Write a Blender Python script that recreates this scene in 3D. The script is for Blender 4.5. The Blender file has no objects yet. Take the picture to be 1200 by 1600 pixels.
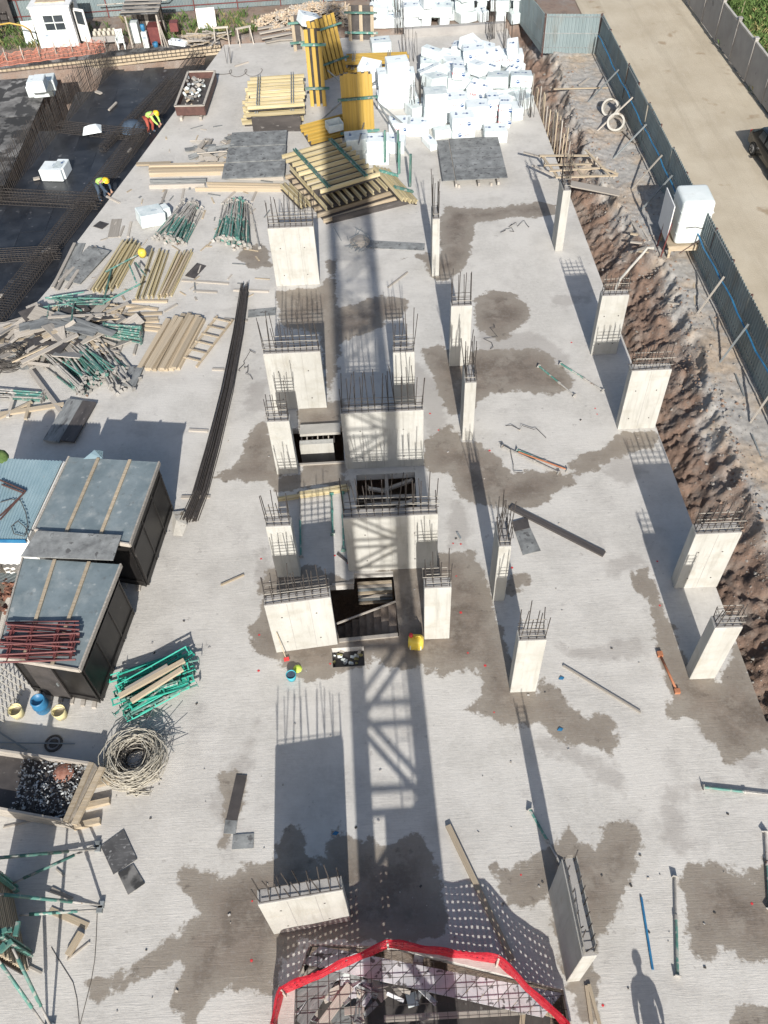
import bpy, bmesh, math, random
from mathutils import Vector, Matrix, noise
from mathutils.geometry import delaunay_2d_cdt
R = math.radians
rnd = random.Random(7)
scene = bpy.context.scene
COL = scene.collection

# ---------------------------------------------------------------- camera
CAM_H, CAM_F, CAM_PITCH, CAM_ROLL = 22.644, 1327.93, 0.886080, -0.057542
_cp, _sp = math.cos(CAM_PITCH), math.sin(CAM_PITCH)
_fw = Vector((0, _cp, -_sp)); _r0 = Vector((1, 0, 0)); _u0 = Vector((0, _sp, _cp))
_rt = _r0 * math.cos(CAM_ROLL) + _u0 * math.sin(CAM_ROLL)
_up = -_r0 * math.sin(CAM_ROLL) + _u0 * math.cos(CAM_ROLL)
cam_d = bpy.data.cameras.new("camera"); cam = bpy.data.objects.new("camera", cam_d); COL.objects.link(cam)
cam_d.sensor_fit = 'VERTICAL'; cam_d.sensor_height = 24.0; cam_d.lens = 24.0 * CAM_F / 1600.0
cam_d.clip_end = 3000; cam_d.clip_start = 0.05
cam.matrix_world = Matrix(((_rt.x, _up.x, -_fw.x, 0), (_rt.y, _up.y, -_fw.y, 0), (_rt.z, _up.z, -_fw.z, CAM_H), (0, 0, 0, 1)))
scene.camera = cam

# ---------------------------------------------------------------- world, sun, exposure
SUN_EL = R(29.64); SH = Vector((-0.042, 1.757, -1.0))      # direction the light travels
w = bpy.data.worlds.new("World"); scene.world = w; w.use_nodes = True
wn = w.node_tree; bg = wn.nodes['Background']; sky = wn.nodes.new('ShaderNodeTexSky')
sky.sky_type = 'NISHITA'; sky.sun_disc = False; sky.sun_elevation = SUN_EL; sky.sun_rotation = R(181.4)
sky.air_density = 1.0; sky.dust_density = 1.8; sky.ozone_density = 1.0
wn.links.new(sky.outputs[0], bg.inputs[0]); bg.inputs[1].default_value = 0.095
sd = bpy.data.lights.new("sun", 'SUN'); so = bpy.data.objects.new("sun", sd); COL.objects.link(so)
sd.energy = 4.8; sd.angle = R(0.53); sd.color = (1.0, 0.96, 0.90)
so.rotation_euler = SH.to_track_quat('-Z', 'Y').to_euler(); so.location = (0, -30, 40)
vs = scene.view_settings; vs.view_transform = 'Standard'; vs.look = 'None'; vs.exposure = 0.33; vs.gamma = 1.0; vs.use_curve_mapping = False

def at(px, py, z=0.0):
    """the place on the level z that the photograph shows at pixel px, py"""
    d = _fw * CAM_F + _rt * (px - 600) + _up * (800 - py)
    t = (z - CAM_H) / d.z
    return Vector((0, 0, CAM_H)) + d * t

# ---------------------------------------------------------------- materials
MATS = {}
def mat(name, c1, c2=None, scale=3.0, rough=0.8, bump=0.0, bscale=None, metal=0.0, rand=0.0, stretch=(1, 1, 1), detail=6, spots=None, coord='Object', lo=.35, hi=.68, spec=None):
    m = bpy.data.materials.new(name); m.use_nodes = True; nt = m.node_tree; N = nt.nodes; L = nt.links
    b = N['Principled BSDF']; b.inputs['Roughness'].default_value = rough; b.inputs['Metallic'].default_value = metal
    if spec is not None: b.inputs['Specular IOR Level'].default_value = spec
    tc = N.new('ShaderNodeTexCoord'); mp = N.new('ShaderNodeMapping'); mp.inputs['Scale'].default_value = stretch
    L.new(tc.outputs[coord], mp.inputs[0])
    vec = mp.outputs[0]
    if rand:
        oi = N.new('ShaderNodeObjectInfo')
        ad = N.new('ShaderNodeVectorMath'); ad.operation = 'ADD'; cmb = N.new('ShaderNodeMath'); cmb.operation = 'MULTIPLY'; cmb.inputs[1].default_value = 37.0
        L.new(oi.outputs['Random'], cmb.inputs[0]); L.new(mp.outputs[0], ad.inputs[0]); L.new(cmb.outputs[0], ad.inputs[1]); vec = ad.outputs[0]
    nz = N.new('ShaderNodeTexNoise'); nz.inputs['Scale'].default_value = scale; nz.inputs['Detail'].default_value = detail; nz.inputs['Roughness'].default_value = .62
    L.new(vec, nz.inputs['Vector'])
    cr = N.new('ShaderNodeValToRGB'); cr.color_ramp.elements[0].position = lo; cr.color_ramp.elements[1].position = hi
    cr.color_ramp.elements[0].color = (*c1, 1); cr.color_ramp.elements[1].color = (*(c2 or c1), 1)
    L.new(nz.outputs[0], cr.inputs[0]); col = cr.outputs[0]
    if spots:
        n2 = N.new('ShaderNodeTexNoise'); n2.inputs['Scale'].default_value = spots[1]; n2.inputs['Detail'].default_value = 5; L.new(vec, n2.inputs['Vector'])
        r2 = N.new('ShaderNodeMapRange'); r2.inputs['From Min'].default_value = spots[2]; r2.inputs['From Max'].default_value = spots[2] + .06; L.new(n2.outputs[0], r2.inputs[0])
        mx = N.new('ShaderNodeMix'); mx.data_type = 'RGBA'; L.new(r2.outputs[0], mx.inputs[0]); L.new(col, mx.inputs[6]); mx.inputs[7].default_value = (*spots[0], 1); col = mx.outputs[2]
    if rand:
        hs = N.new('ShaderNodeHueSaturation'); mr = N.new('ShaderNodeMapRange'); mr.inputs['To Min'].default_value = 1 - rand; mr.inputs['To Max'].default_value = 1 + rand
        L.new(oi.outputs['Random'], mr.inputs[0]); L.new(mr.outputs[0], hs.inputs['Value']); L.new(col, hs.inputs['Color']); col = hs.outputs[0]
    L.new(col, b.inputs['Base Color'])
    if bump:
        bp = N.new('ShaderNodeBump'); bp.inputs['Strength'].default_value = bump; bp.inputs['Distance'].default_value = .05
        nb = N.new('ShaderNodeTexNoise'); nb.inputs['Scale'].default_value = bscale or scale * 4; nb.inputs['Detail'].default_value = 8; nb.inputs['Roughness'].default_value = .65
        L.new(vec, nb.inputs['Vector']); L.new(nb.outputs[0], bp.inputs['Height']); L.new(bp.outputs[0], b.inputs['Normal'])
    MATS[name] = m; return m

mat('column_concrete', (.40, .392, .358), (.495, .487, .45), 1.6, .85, .15, 30, rand=.06, stretch=(1, 1, .35), spots=((.42, .40, .35), 2.2, .66))
mat('dirty_concrete', (.13, .10, .08), (.24, .20, .165), 2.5, .9, .2, 25)
mat('shaft_concrete', (.36, .345, .31), (.46, .44, .40), 1.2, .9, .2, 25)
mat('rebar_steel', (.055, .05, .047), (.105, .09, .08), 8, .65, metal=.35)
mat('rebar_splash', (.30, .28, .24), (.42, .39, .34), 8, .8)
mat('timber', (.36, .285, .19), (.51, .43, .32), 3, .8, .1, 30, rand=.22, stretch=(.6, 6, 6))
mat('grey_timber', (.30, .27, .23), (.46, .42, .37), 3, .85, .1, 30, rand=.25, stretch=(.6, 6, 6))
mat('yellow_timber', (.42, .345, .18), (.56, .485, .32), 2.5, .7, .08, 30, rand=.2, stretch=(.6, 5, 5), spots=((.45, .42, .36), 3, .60))
mat('yellow_paint', (.42, .27, .05), (.53, .36, .09), 2, .55, rand=.1, stretch=(.6, 5, 5))
mat('dark_plywood', (.045, .040, .038), (.085, .075, .07), 2, .6, rand=.25, spots=((.16, .15, .14), 6, .66))
mat('dusty_plywood', (.13, .135, .135), (.27, .28, .275), 2.4, .85, .08, 20, rand=.12, spots=((.09, .09, .09), 5, .6))
mat('green_paint', (.05, .165, .137), (.11, .25, .21), 3, .6, rand=.3, spots=((.33, .34, .31), 5, .56))
mat('bright_green', (.03, .36, .26), (.06, .46, .34), 3, .55, rand=.15)
mat('grey_steel', (.22, .24, .24), (.34, .36, .36), 4, .55, metal=.3, rand=.15)
mat('splashed_steel', (.26, .25, .23), (.42, .40, .37), 7, .8, rand=.2, spots=((.14, .09, .06), 6, .62))
mat('maroon_steel', (.12, .035, .035), (.17, .05, .045), 5, .55, rand=.15)
mat('brown_steel', (.07, .035, .03), (.11, .055, .045), 5, .6, rand=.1)
mat('hoarding', (.19, .24, .25), (.26, .315, .325), 1.1, .5, metal=.2, rand=.17, stretch=(1, 1, .25), spots=((.22, .20, .17), 1.7, .67))
mat('blue_sheet', (.25, .36, .40), (.33, .44, .475), 1.2, .5, metal=.1, spots=((.36, .40, .40), 2.5, .66))
mat('white_paint', (.74, .74, .72), (.80, .80, .78), 2, .55, spots=((.55, .52, .46), 2, .7))
mat('white_foam', (.70, .76, .77), (.78, .82, .82), 2.2, .6, .12, 7, rand=.03)
mat('dirty_foam', (.50, .57, .57), (.72, .76, .75), 2.6, .7, .15, 8, rand=.06)
mat('white_plastic', (.68, .73, .71), (.76, .80, .78), 1.2, .42, .04, 6)
mat('black_void', (.02, .02, .02), (.03, .03, .03), 2, .9)
mat('glass_dark', (.03, .04, .045), (.06, .07, .08), 1.5, .08)
mat('red_plastic', (.58, .03, .04), (.70, .06, .06), 5, .5)
nm_ = mat('net_plastic', (.52, .02, .04), (.64, .05, .07), 5, .45)
_n = nm_.node_tree.nodes; _tr = _n.new('ShaderNodeBsdfTransparent'); _tr.inputs[0].default_value = (1, .25, .22, 1); _mx = _n.new('ShaderNodeMixShader'); _mx.inputs[0].default_value = .2
nm_.node_tree.links.new(_n['Principled BSDF'].outputs[0], _mx.inputs[1]); nm_.node_tree.links.new(_tr.outputs[0], _mx.inputs[2]); nm_.node_tree.links.new(_mx.outputs[0], _n['Material Output'].inputs[0])
mat('blue_plastic', (.025, .14, .28), (.04, .19, .35), 4, .45)
mat('yellow_plastic', (.74, .52, .05), (.80, .62, .12), 3, .45, spots=((.55, .50, .36), 5, .66))
mat('cream_plastic', (.62, .54, .26), (.70, .62, .36), 3, .55, spots=((.40, .37, .30), 4, .6))
mat('teal_cloth', (.04, .33, .42), (.10, .45, .52), 6, .9)
mat('lime_cloth', (.45, .62, .06), (.58, .74, .12), 5, .8, .1, 20)
mat('hivis', (.40, .70, .12), (.52, .80, .22), 5, .7, .1, 14)
mat('navy_cloth', (.03, .05, .08), (.07, .10, .14), 5, .9, .15, 14)
mat('red_cloth', (.30, .06, .04), (.42, .10, .07), 5, .9, .15, 14)
mat('skin', (.36, .21, .14), (.42, .25, .17), 4, .6)
mat('helmet', (.80, .48, .02), (.84, .52, .03), 2, .35)
mat('tyre', (.02, .02, .02), (.03, .03, .03), 3, .8)
mat('car_paint', (.006, .0065, .008), (.009, .01, .012), 1, .2)
mat('alloy', (.35, .36, .37), (.42, .43, .44), 3, .35, metal=.6)
mat('pipe_concrete', (.40, .38, .34), (.52, .50, .45), 3, .9, .15, 20, spots=((.24, .20, .15), 3, .62))
mat('wall_concrete', (.30, .285, .27), (.38, .365, .345), .9, .9, .15, 25, rand=.05, spots=((.22, .21, .20), 1.3, .64))
mat('rubble_wood', (.36, .28, .20), (.58, .48, .36), 4, .9, rand=.3)
mat('print_blue', (.04, .09, .22), None, 3, .7)
mat('print_red', (.55, .05, .06), None, 3, .7)
mat('print_grey', (.30, .36, .42), None, 3, .7)
mat('orange_net', (.50, .17, .11), (.60, .27, .19), 3, .8)
mat('leaf_green', (.05, .10, .02), (.12, .18, .05), 6, .8, rand=.2)
mat('dry_grass', (.20, .18, .07), (.30, .27, .12), 6, .85, rand=.2)
mat('rope', (.40, .37, .30), (.54, .50, .42), 12, .9)
mat('dark_wire', (.05, .045, .04), (.09, .08, .07), 9, .7)
mat('orange_rust', (.33, .12, .055), (.44, .19, .10), 6, .7)
mat('silver_scrap', (.40, .42, .42), (.66, .68, .68), 9, .4, metal=.3, rand=.2)
mat('blue_paint', (.02, .13, .28), (.04, .20, .36), 4, .5)

def streak(name, colr, scale, stretch, lo, hi, amt, coord='Object'):
    """a second layer of dirt, drips or wear over a material's colour"""
    m = MATS[name]; N = m.node_tree.nodes; L = m.node_tree.links; b = N['Principled BSDF']; src = b.inputs['Base Color'].links[0].from_socket
    tc = N.new('ShaderNodeTexCoord'); mp = N.new('ShaderNodeMapping'); mp.inputs['Scale'].default_value = stretch; L.new(tc.outputs[coord], mp.inputs[0])
    oi = N.new('ShaderNodeObjectInfo'); ml = N.new('ShaderNodeMath'); ml.operation = 'MULTIPLY'; ml.inputs[1].default_value = 53; L.new(oi.outputs['Random'], ml.inputs[0])
    ad = N.new('ShaderNodeVectorMath'); ad.operation = 'ADD'; L.new(mp.outputs[0], ad.inputs[0]); L.new(ml.outputs[0], ad.inputs[1])
    nz = N.new('ShaderNodeTexNoise'); nz.inputs['Scale'].default_value = scale; nz.inputs['Detail'].default_value = 7; nz.inputs['Roughness'].default_value = .68; L.new(ad.outputs[0], nz.inputs['Vector'])
    r = N.new('ShaderNodeMapRange'); r.inputs[1].default_value = lo; r.inputs[2].default_value = hi; r.inputs[4].default_value = amt; L.new(nz.outputs[0], r.inputs[0])
    mx = N.new('ShaderNodeMix'); mx.data_type = 'RGBA'; L.new(r.outputs[0], mx.inputs[0]); L.new(src, mx.inputs[6]); mx.inputs[7].default_value = (*colr, 1); L.new(mx.outputs[2], b.inputs['Base Color'])
streak('column_concrete', (.25, .235, .20), 4.0, (1.5, 1.5, .12), .52, .74, .55)
streak('column_concrete', (.33, .31, .26), 1.1, (1, 1, 1.6), .50, .66, .45)
streak('column_concrete', (.20, .185, .16), 22, (1, 1, 1), .66, .74, .6)
streak('hoarding', (.19, .165, .13), 1.6, (1, 1, .3), .52, .7, .5)
streak('white_paint', (.42, .38, .32), 3, (1, 1, .3), .56, .76, .5)
streak('white_plastic', (.52, .52, .47), 2.2, (1, 1, .4), .55, .75, .45)
streak('white_foam', (.50, .55, .55), 2.4, (1, 1, 1), .56, .70, .55)
streak('white_foam', (.42, .40, .35), 7, (1, 1, 1), .66, .74, .5)
streak('yellow_paint', (.30, .22, .09), 2.0, (.4, 3, 3), .5, .72, .55)
streak('yellow_timber', (.22, .19, .13), 2.2, (.4, 3, 3), .5, .7, .5)
streak('timber', (.22, .195, .16), 2.6, (.4, 4, 4), .46, .7, .55)
streak('green_paint', (.24, .22, .19), 3.5, (1, 1, 1), .52, .66, .55)
streak('dusty_plywood', (.42, .41, .39), 6, (.5, 2.5, 2.5), .56, .72, .35)

def M(n): return MATS[n]

# ---------------------------------------------------------------- mesh helpers
class MB:
    def __init__(s): s.v = []; s.f = []; s.m = []
    def add(s, vs, fs, mi=0):
        o = len(s.v); s.v += [tuple(q) for q in vs]; s.f += [tuple(i + o for i in f) for f in fs]; s.m += [mi] * len(fs)
    def box(s, c, d, rz=0, mi=0, M4=None):
        x, y, z = d[0] / 2, d[1] / 2, d[2] / 2
        mt = Matrix.Translation(c) @ Matrix.Rotation(rz, 4, 'Z') if M4 is None else M4
        s.add([mt @ Vector(p) for p in ((-x, -y, -z), (x, -y, -z), (x, y, -z), (-x, y, -z), (-x, -y, z), (x, -y, z), (x, y, z), (-x, y, z))],
              [(3, 2, 1, 0), (4, 5, 6, 7), (0, 1, 5, 4), (1, 2, 6, 5), (2, 3, 7, 6), (3, 0, 4, 7)], mi)
    def beam(s, p, q, wd, h, mi=0, up=(0, 0, 1)):
        p = Vector(p); q = Vector(q); a = (q - p); ln = a.length; a.normalize(); u = Vector(up)
        sd_ = a.cross(u)
        if sd_.length < 1e-4: sd_ = a.cross(Vector((1, 0, 0)))
        sd_.normalize(); n = sd_.cross(a)
        mt = Matrix(((a.x, sd_.x, n.x, (p.x + q.x) / 2), (a.y, sd_.y, n.y, (p.y + q.y) / 2), (a.z, sd_.z, n.z, (p.z + q.z) / 2), (0, 0, 0, 1)))
        s.box(None, (ln, wd, h), 0, mi, mt)
    def tube(s, pts, r, n=6, mi=0, cap=True, closed=False):
        pts = [Vector(p) for p in pts]; k = len(pts); rr = r if isinstance(r, (list, tuple)) else [r] * k
        vs = []; ref = None
        for i, p in enumerate(pts):
            a = pts[(i + 1) % k] if (closed or i < k - 1) else pts[i]
            b = pts[i - 1] if (closed or i > 0) else pts[i]
            t = (a - b).normalized()
            if ref is None: ref = t.orthogonal().normalized()
            ref = (ref - t * ref.dot(t)); ref = ref.normalized() if ref.length > 1e-5 else t.orthogonal().normalized()
            bi = t.cross(ref)
            vs += [p + (ref * math.cos(2 * math.pi * j / n) + bi * math.sin(2 * math.pi * j / n)) * rr[i] for j in range(n)]
        fs = []
        for i in range(k if closed else k - 1):
            i2 = (i + 1) % k
            fs += [(i * n + j, i * n + (j + 1) % n, i2 * n + (j + 1) % n, i2 * n + j) for j in range(n)]
        if cap and not closed: fs += [tuple(reversed(range(n))), tuple(range((k - 1) * n, k * n))]
        s.add(vs, fs, mi)
    def cyl(s, c, r0, r1, z0, z1, n=16, mi=0):
        s.tube([(c[0], c[1], z0), (c[0], c[1], z1)], [r0, r1], n, mi)
    def lathe(s, prof, n=16, c=(0, 0, 0), mi=0):
        k = len(prof); vs = [(c[0] + r * math.cos(2 * math.pi * j / n), c[1] + r * math.sin(2 * math.pi * j / n), c[2] + z) for r, z in prof for j in range(n)]
        s.add(vs, [(i * n + j, i * n + (j + 1) % n, (i + 1) * n + (j + 1) % n, (i + 1) * n + j) for i in range(k - 1) for j in range(n)], mi)
    def prism(s, poly, z0, z1, mi=0):
        n = len(poly); s.add([(p[0], p[1], z0) for p in poly] + [(p[0], p[1], z1) for p in poly],
              [tuple(reversed(range(n))), tuple(range(n, 2 * n))] + [(i, (i + 1) % n, n + (i + 1) % n, n + i) for i in range(n)], mi)
    def mesh(s, name, mats, smooth=False, bevel=0.0):
        me = bpy.data.meshes.new(name); me.from_pydata(s.v, [], s.f)
        for mm in (mats if isinstance(mats, (list, tuple)) else [mats]): me.materials.append(M(mm))
        me.polygons.foreach_set('material_index', s.m)
        if bevel:
            bm = bmesh.new(); bm.from_mesh(me); bmesh.ops.remove_doubles(bm, verts=bm.verts, dist=1e-5)
            bmesh.ops.bevel(bm, geom=bm.edges[:], offset=bevel, segments=1, affect='EDGES'); bm.to_mesh(me); bm.free()
        if smooth: me.polygons.foreach_set('use_smooth', [True] * len(me.polygons))
        me.update(); return me
    def build(s, name, mats, parent=None, smooth=False, bevel=0.0, **k):
        return put(s.mesh(name, mats, smooth, bevel), name, parent, **k)

def put(me, name, parent=None, loc=(0, 0, 0), rot=(0, 0, 0), scale=None, label=None, cat=None, group=None, kind=None):
    o = bpy.data.objects.new(name, me); COL.objects.link(o)
    o.location = loc; o.rotation_euler = rot
    if scale is not None: o.scale = scale
    if parent is not None: o.parent = parent
    if label: o['label'] = label
    if cat: o['category'] = cat
    if group: o['group'] = group
    if kind: o['kind'] = kind
    elif cat: o['kind'] = 'thing'
    return o
def thing(name, label, cat, loc=(0, 0, 0), rz=0.0, group=None):
    return put(None, name, None, loc, (0, 0, rz), None, label, cat, group, 'thing')
def aim(o, p, q, roll=0.0):
    """lay an object whose length runs along its own X from p to q"""
    p = Vector(p); q = Vector(q); a = (q - p).normalized(); e = a.to_track_quat('X', 'Z')
    o.rotation_mode = 'QUATERNION'; o.rotation_quaternion = e @ Matrix.Rotation(roll, 3, 'X').to_quaternion(); o.location = (p + q) / 2
    return o
def unit_box(matn, bevel=0.0):
    b = MB(); b.box((0, 0, 0), (1, 1, 1)); return b.mesh('box', matn)
BOARD = {k: unit_box(k) for k in ('timber', 'grey_timber', 'yellow_timber', 'yellow_paint', 'dark_plywood', 'dusty_plywood', 'grey_steel', 'blue_paint', 'green_paint')}
def board(name, p, q, wd, h, m, label=None, cat=None, group=None, parent=None, roll=0.0):
    o = put(BOARD[m], name, parent, label=label, cat=cat, group=group); p = Vector(p); q = Vector(q)
    aim(o, p, q, roll); o.scale = ((q - p).length, wd, h); return o
def pip(x, y, poly):
    c = False; j = len(poly) - 1
    for i in range(len(poly)):
        xi, yi = poly[i][0], poly[i][1]; xj, yj = poly[j][0], poly[j][1]
        if (yi > y) != (yj > y) and x < (xj - xi) * (y - yi) / (yj - yi) + xi: c = not c
        j = i
    return c
def sdist(x, y, poly):
    d = 1e9
    for i in range(len(poly)):
        ax, ay = poly[i - 1][0], poly[i - 1][1]; bx, by = poly[i][0], poly[i][1]
        ex, ey = bx - ax, by - ay; t = max(0, min(1, ((x - ax) * ex + (y - ay) * ey) / (ex * ex + ey * ey + 1e-9)))
        d = min(d, (x - ax - ex * t) ** 2 + (y - ay - ey * t) ** 2)
    d = math.sqrt(d); return d if pip(x, y, poly) else -d
def interp(x, tab):
    if x <= tab[0][0]: return tab[0][1]
    for a, b in zip(tab, tab[1:]):
        if x <= b[0]: return a[1] + (b[1] - a[1]) * (x - a[0]) / (b[0] - a[0])
    return tab[-1][1]
def sstep(a, b, x):
    t = max(0, min(1, (x - a) / (b - a))); return t * t * (3 - 2 * t)

# ================================================================ GROUND
def slab_edge_x(y): return 9.7 + .0177 * (49.5 - y)
CREST = [(-20, 12.3), (16, 12.35), (20.5, 12.4), (25.4, 12.7), (29, 12.9), (31.5, 12.7), (36, 11.9), (40, 11.5), (45, 11.6), (52, 11.9), (60, 11.4)]
def ledge_z(y): return interp(y, [(-10, .45), (15, .4), (35, .15), (55, .0)])
def ground_z(x, y):
    lz = ledge_z(y); gx = x
    far = y - interp(x, [(-60, 46), (-25.5, 53.6), (-8.6, 57.4), (60, 57.8)])
    xc = interp(y, CREST); xe = slab_edge_x(y)
    if x < 8.6 or x > 14.0:
        zz = -3.3 if x < 8.6 else lz + .03 * noise.noise(Vector((x * .9, y * .9, 3.1))); n1 = noise.noise(Vector((x * .9, y * .9, 3.1)))
    else:
        n1 = noise.fractal(Vector((x * .9, y * .9, 3.1)), .5, 2.1, 6)
        wp = noise.noise(Vector((x * .8, y * .6, 7)))
        gul = abs(noise.noise(Vector((x * .8 + y * .45 + wp * .9, y * .95 - x * .8 + wp, 9.0))))            # gullies washed down the bank
        gul2 = abs(noise.noise(Vector((x * 2.1 + y * .9 + wp, y * 2.4 - x * 1.6, 2.0))))
        fine = noise.fractal(Vector((x * 3.4, y * 3.4, 5)), .25, 2.2, 5)
        rl = -abs(noise.noise(Vector((x * 1.3 + wp * 1.5, (y * 4.2 + x * 1.1 + wp * 1.2), 6)))) - .6 * abs(noise.noise(Vector((x * 2.6 + wp, y * 8.5 + x * 2.6, 3))))
        w_ = xc + .32 * noise.noise(Vector((1.7, y * .55, 0))) + .28 * noise.noise(Vector((4.7, y * 1.9, 0))) + .1 * noise.noise(Vector((2.7, y * 5, 0)))
        t = (x - (xe - .6)) / max(.5, w_ - xe + .6)
        if t >= 1: zz = lz + .035 * n1 + .025 * fine + .10 * math.exp(-((t - 1) * 4) ** 2)
        elif t <= 0: zz = -3.3
        else:
            k = t ** 1.2; en = math.sin(math.pi * min(1, t)) ** .5
            zz = -1.75 * (1 - k) + lz * k + en * (.30 * min(.42, gul) * 1.6 - .18 + .13 * min(.3, gul2) + .10 * fine + .05 * n1 + .17 * rl)
            if t > .66: zz += (.30 * noise.noise(Vector((x * 2.4, y * 1.5, 1))) - .10) * sstep(.66, .8, t) * (1 - sstep(.94, 1, t))
            if t < .12: zz -= (.12 - t) * 14
    if far > 0: zz = max(zz, min(-0.05 + .06 * n1, far * 6 - 3.3)) if x < xe + 1 else zz
    if x < -34: zz = max(zz, min(0.0, (-34 - x) * 3 - 3.3))
    if y < -14: zz = max(zz, min(0.0, (-14 - y) * 3 - 3.3))
    return zz
def frange(a, b, s):
    o = []
    while a < b - 1e-6: o.append(a); a += s
    return o
xs = [-900, -300, -120, -60] + frange(-40, -26, 2) + frange(-26, 9, .7) + frange(9, 13.7, .06) + frange(13.7, 15, .3) + frange(15, 40, 2) + [42, 60, 120, 300, 900]
ys = [-600, -200, -60, -30] + frange(-18, 6, 1.5) + frange(6, 57, .095) + frange(57, 66, .45) + frange(66, 90, 3) + [95, 140, 300, 700, 1600]
gv = []; zone = []
for y in ys:
    for x in xs:
        gv.append((x, y, ground_z(x, y)))
        xc = interp(y, CREST); e = x - xc + .8 * noise.noise(Vector((x * .7, y * .5, 5))) + .35 * noise.noise(Vector((x * 2.5, y * 2.2, 5)))
        zone.append(sstep(-.75, .05, e) if y < 58 and x > 8 else .15)
nx = len(xs)
gf = [(j * nx + i, j * nx + i + 1, (j + 1) * nx + i + 1, (j + 1) * nx + i) for j in range(len(ys) - 1) for i in range(nx - 1)]
gme = bpy.data.meshes.new('ground'); gme.from_pydata(gv, [], gf)
gme.attributes.new('gravel', 'FLOAT', 'POINT').data.foreach_set('value', zone)
gme.polygons.foreach_set('use_smooth', [True] * len(gf))
def earth_material():
    m = bpy.data.materials.new('earth'); m.use_nodes = True; nt = m.node_tree; N = nt.nodes; L = nt.links; b = N['Principled BSDF']; b.inputs['Roughness'].default_value = .95
    tc = N.new('ShaderNodeTexCoord')
    def nz(s, d=8, r=.65):
        n = N.new('ShaderNodeTexNoise'); n.inputs['Scale'].default_value = s; n.inputs['Detail'].default_value = d; n.inputs['Roughness'].default_value = r; L.new(tc.outputs['Object'], n.inputs['Vector']); return n
    def ramp(n, *st):
        r = N.new('ShaderNodeValToRGB'); e = r.color_ramp.elements
        while len(e) < len(st): e.new(.5)
        for q, (p, c) in zip(e, st): q.position = p; q.color = (*c, 1)
        L.new(n.outputs[0], r.inputs[0]); return r
    soil = ramp(nz(.9), (.32, (.15, .108, .085)), (.46, (.255, .172, .128)), (.56, (.25, .195, .16)), (.7, (.345, .295, .26)))
    grav = ramp(nz(5), (.32, (.29, .275, .255)), (.5, (.37, .355, .33)), (.68, (.45, .43, .405)))
    sand = ramp(nz(.5), (.46, (1, 1, 1)), (.62, (1.12, .95, .78)))
    at_ = N.new('ShaderNodeAttribute'); at_.attribute_name = 'gravel'
    mx = N.new('ShaderNodeMix'); mx.data_type = 'RGBA'; L.new(at_.outputs['Fac'], mx.inputs[0]); L.new(soil.outputs[0], mx.inputs[6])
    m2 = N.new('ShaderNodeMix'); m2.data_type = 'RGBA'; m2.blend_type = 'MULTIPLY'; m2.inputs[0].default_value = 1; L.new(grav.outputs[0], m2.inputs[6]); L.new(sand.outputs[0], m2.inputs[7])
    L.new(m2.outputs[2], mx.inputs[7]); L.new(mx.outputs[2], b.inputs['Base Color'])
    bp = N.new('ShaderNodeBump'); st_m = N.new('ShaderNodeMapRange'); st_m.inputs[3].default_value = 1.0; st_m.inputs[4].default_value = .18; L.new(at_.outputs['Fac'], st_m.inputs[0]); L.new(st_m.outputs[0], bp.inputs['Strength']); bp.inputs['Distance'].default_value = .10
    L.new(nz(9, 12, .78).outputs[0], bp.inputs['Height']); L.new(bp.outputs[0], b.inputs['Normal'])
    MATS['earth'] = m; return m
gme.materials.append(earth_material())
put(gme, 'ground', kind='structure')

# loose stones and clods on the bank and the gravel ledge
b = None
def stones():
    vs_, fs_, ms_ = [], [], []; r_ = random.Random(11)
    for i in range(5200):
        y = r_.uniform(8, 53); xc = interp(y, CREST); u = r_.random()
        x = xc + r_.gauss(-.15, .35) if u < .62 else (r_.uniform(slab_edge_x(y) + .1, xc) if u < .85 else r_.uniform(xc, 14.1))
        s = r_.uniform(.012, .035) if r_.random() < .9 else r_.uniform(.04, .09); z = ground_z(x, y) + s * .3; o = len(vs_)
        p = [(1, 0, 0), (-1, 0, 0), (0, 1, 0), (0, -1, 0), (0, 0, .8), (0, 0, -.8)]; a = r_.uniform(0, 3)
        for q in p:
            k = s * r_.uniform(.7, 1.35); vs_.append((x + k * (q[0] * math.cos(a) - q[1] * math.sin(a)), y + k * (q[0] * math.sin(a) + q[1] * math.cos(a)), z + k * q[2]))
        fs_ += [(o, o + 2, o + 4), (o + 2, o + 1, o + 4), (o + 1, o + 3, o + 4), (o + 3, o, o + 4), (o + 2, o, o + 5), (o + 1, o + 2, o + 5), (o + 3, o + 1, o + 5), (o, o + 3, o + 5)]; ms_ += [0 if r_.random() < .6 else 1] * 8
    me = bpy.data.meshes.new('loose_stones'); me.from_pydata(vs_, [], fs_); mat('stone', (.20, .185, .165), (.31, .29, .265), 5, .95); mat('clod', (.17, .115, .085), (.28, .20, .15), 5, .95)
    me.materials.append(MATS['stone']); me.materials.append(MATS['clod']); me.polygons.foreach_set('material_index', ms_)
    put(me, 'loose_stones', label='loose stones and clods scattered along the earth bank', cat='stones', kind='stuff')
stones()

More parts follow.
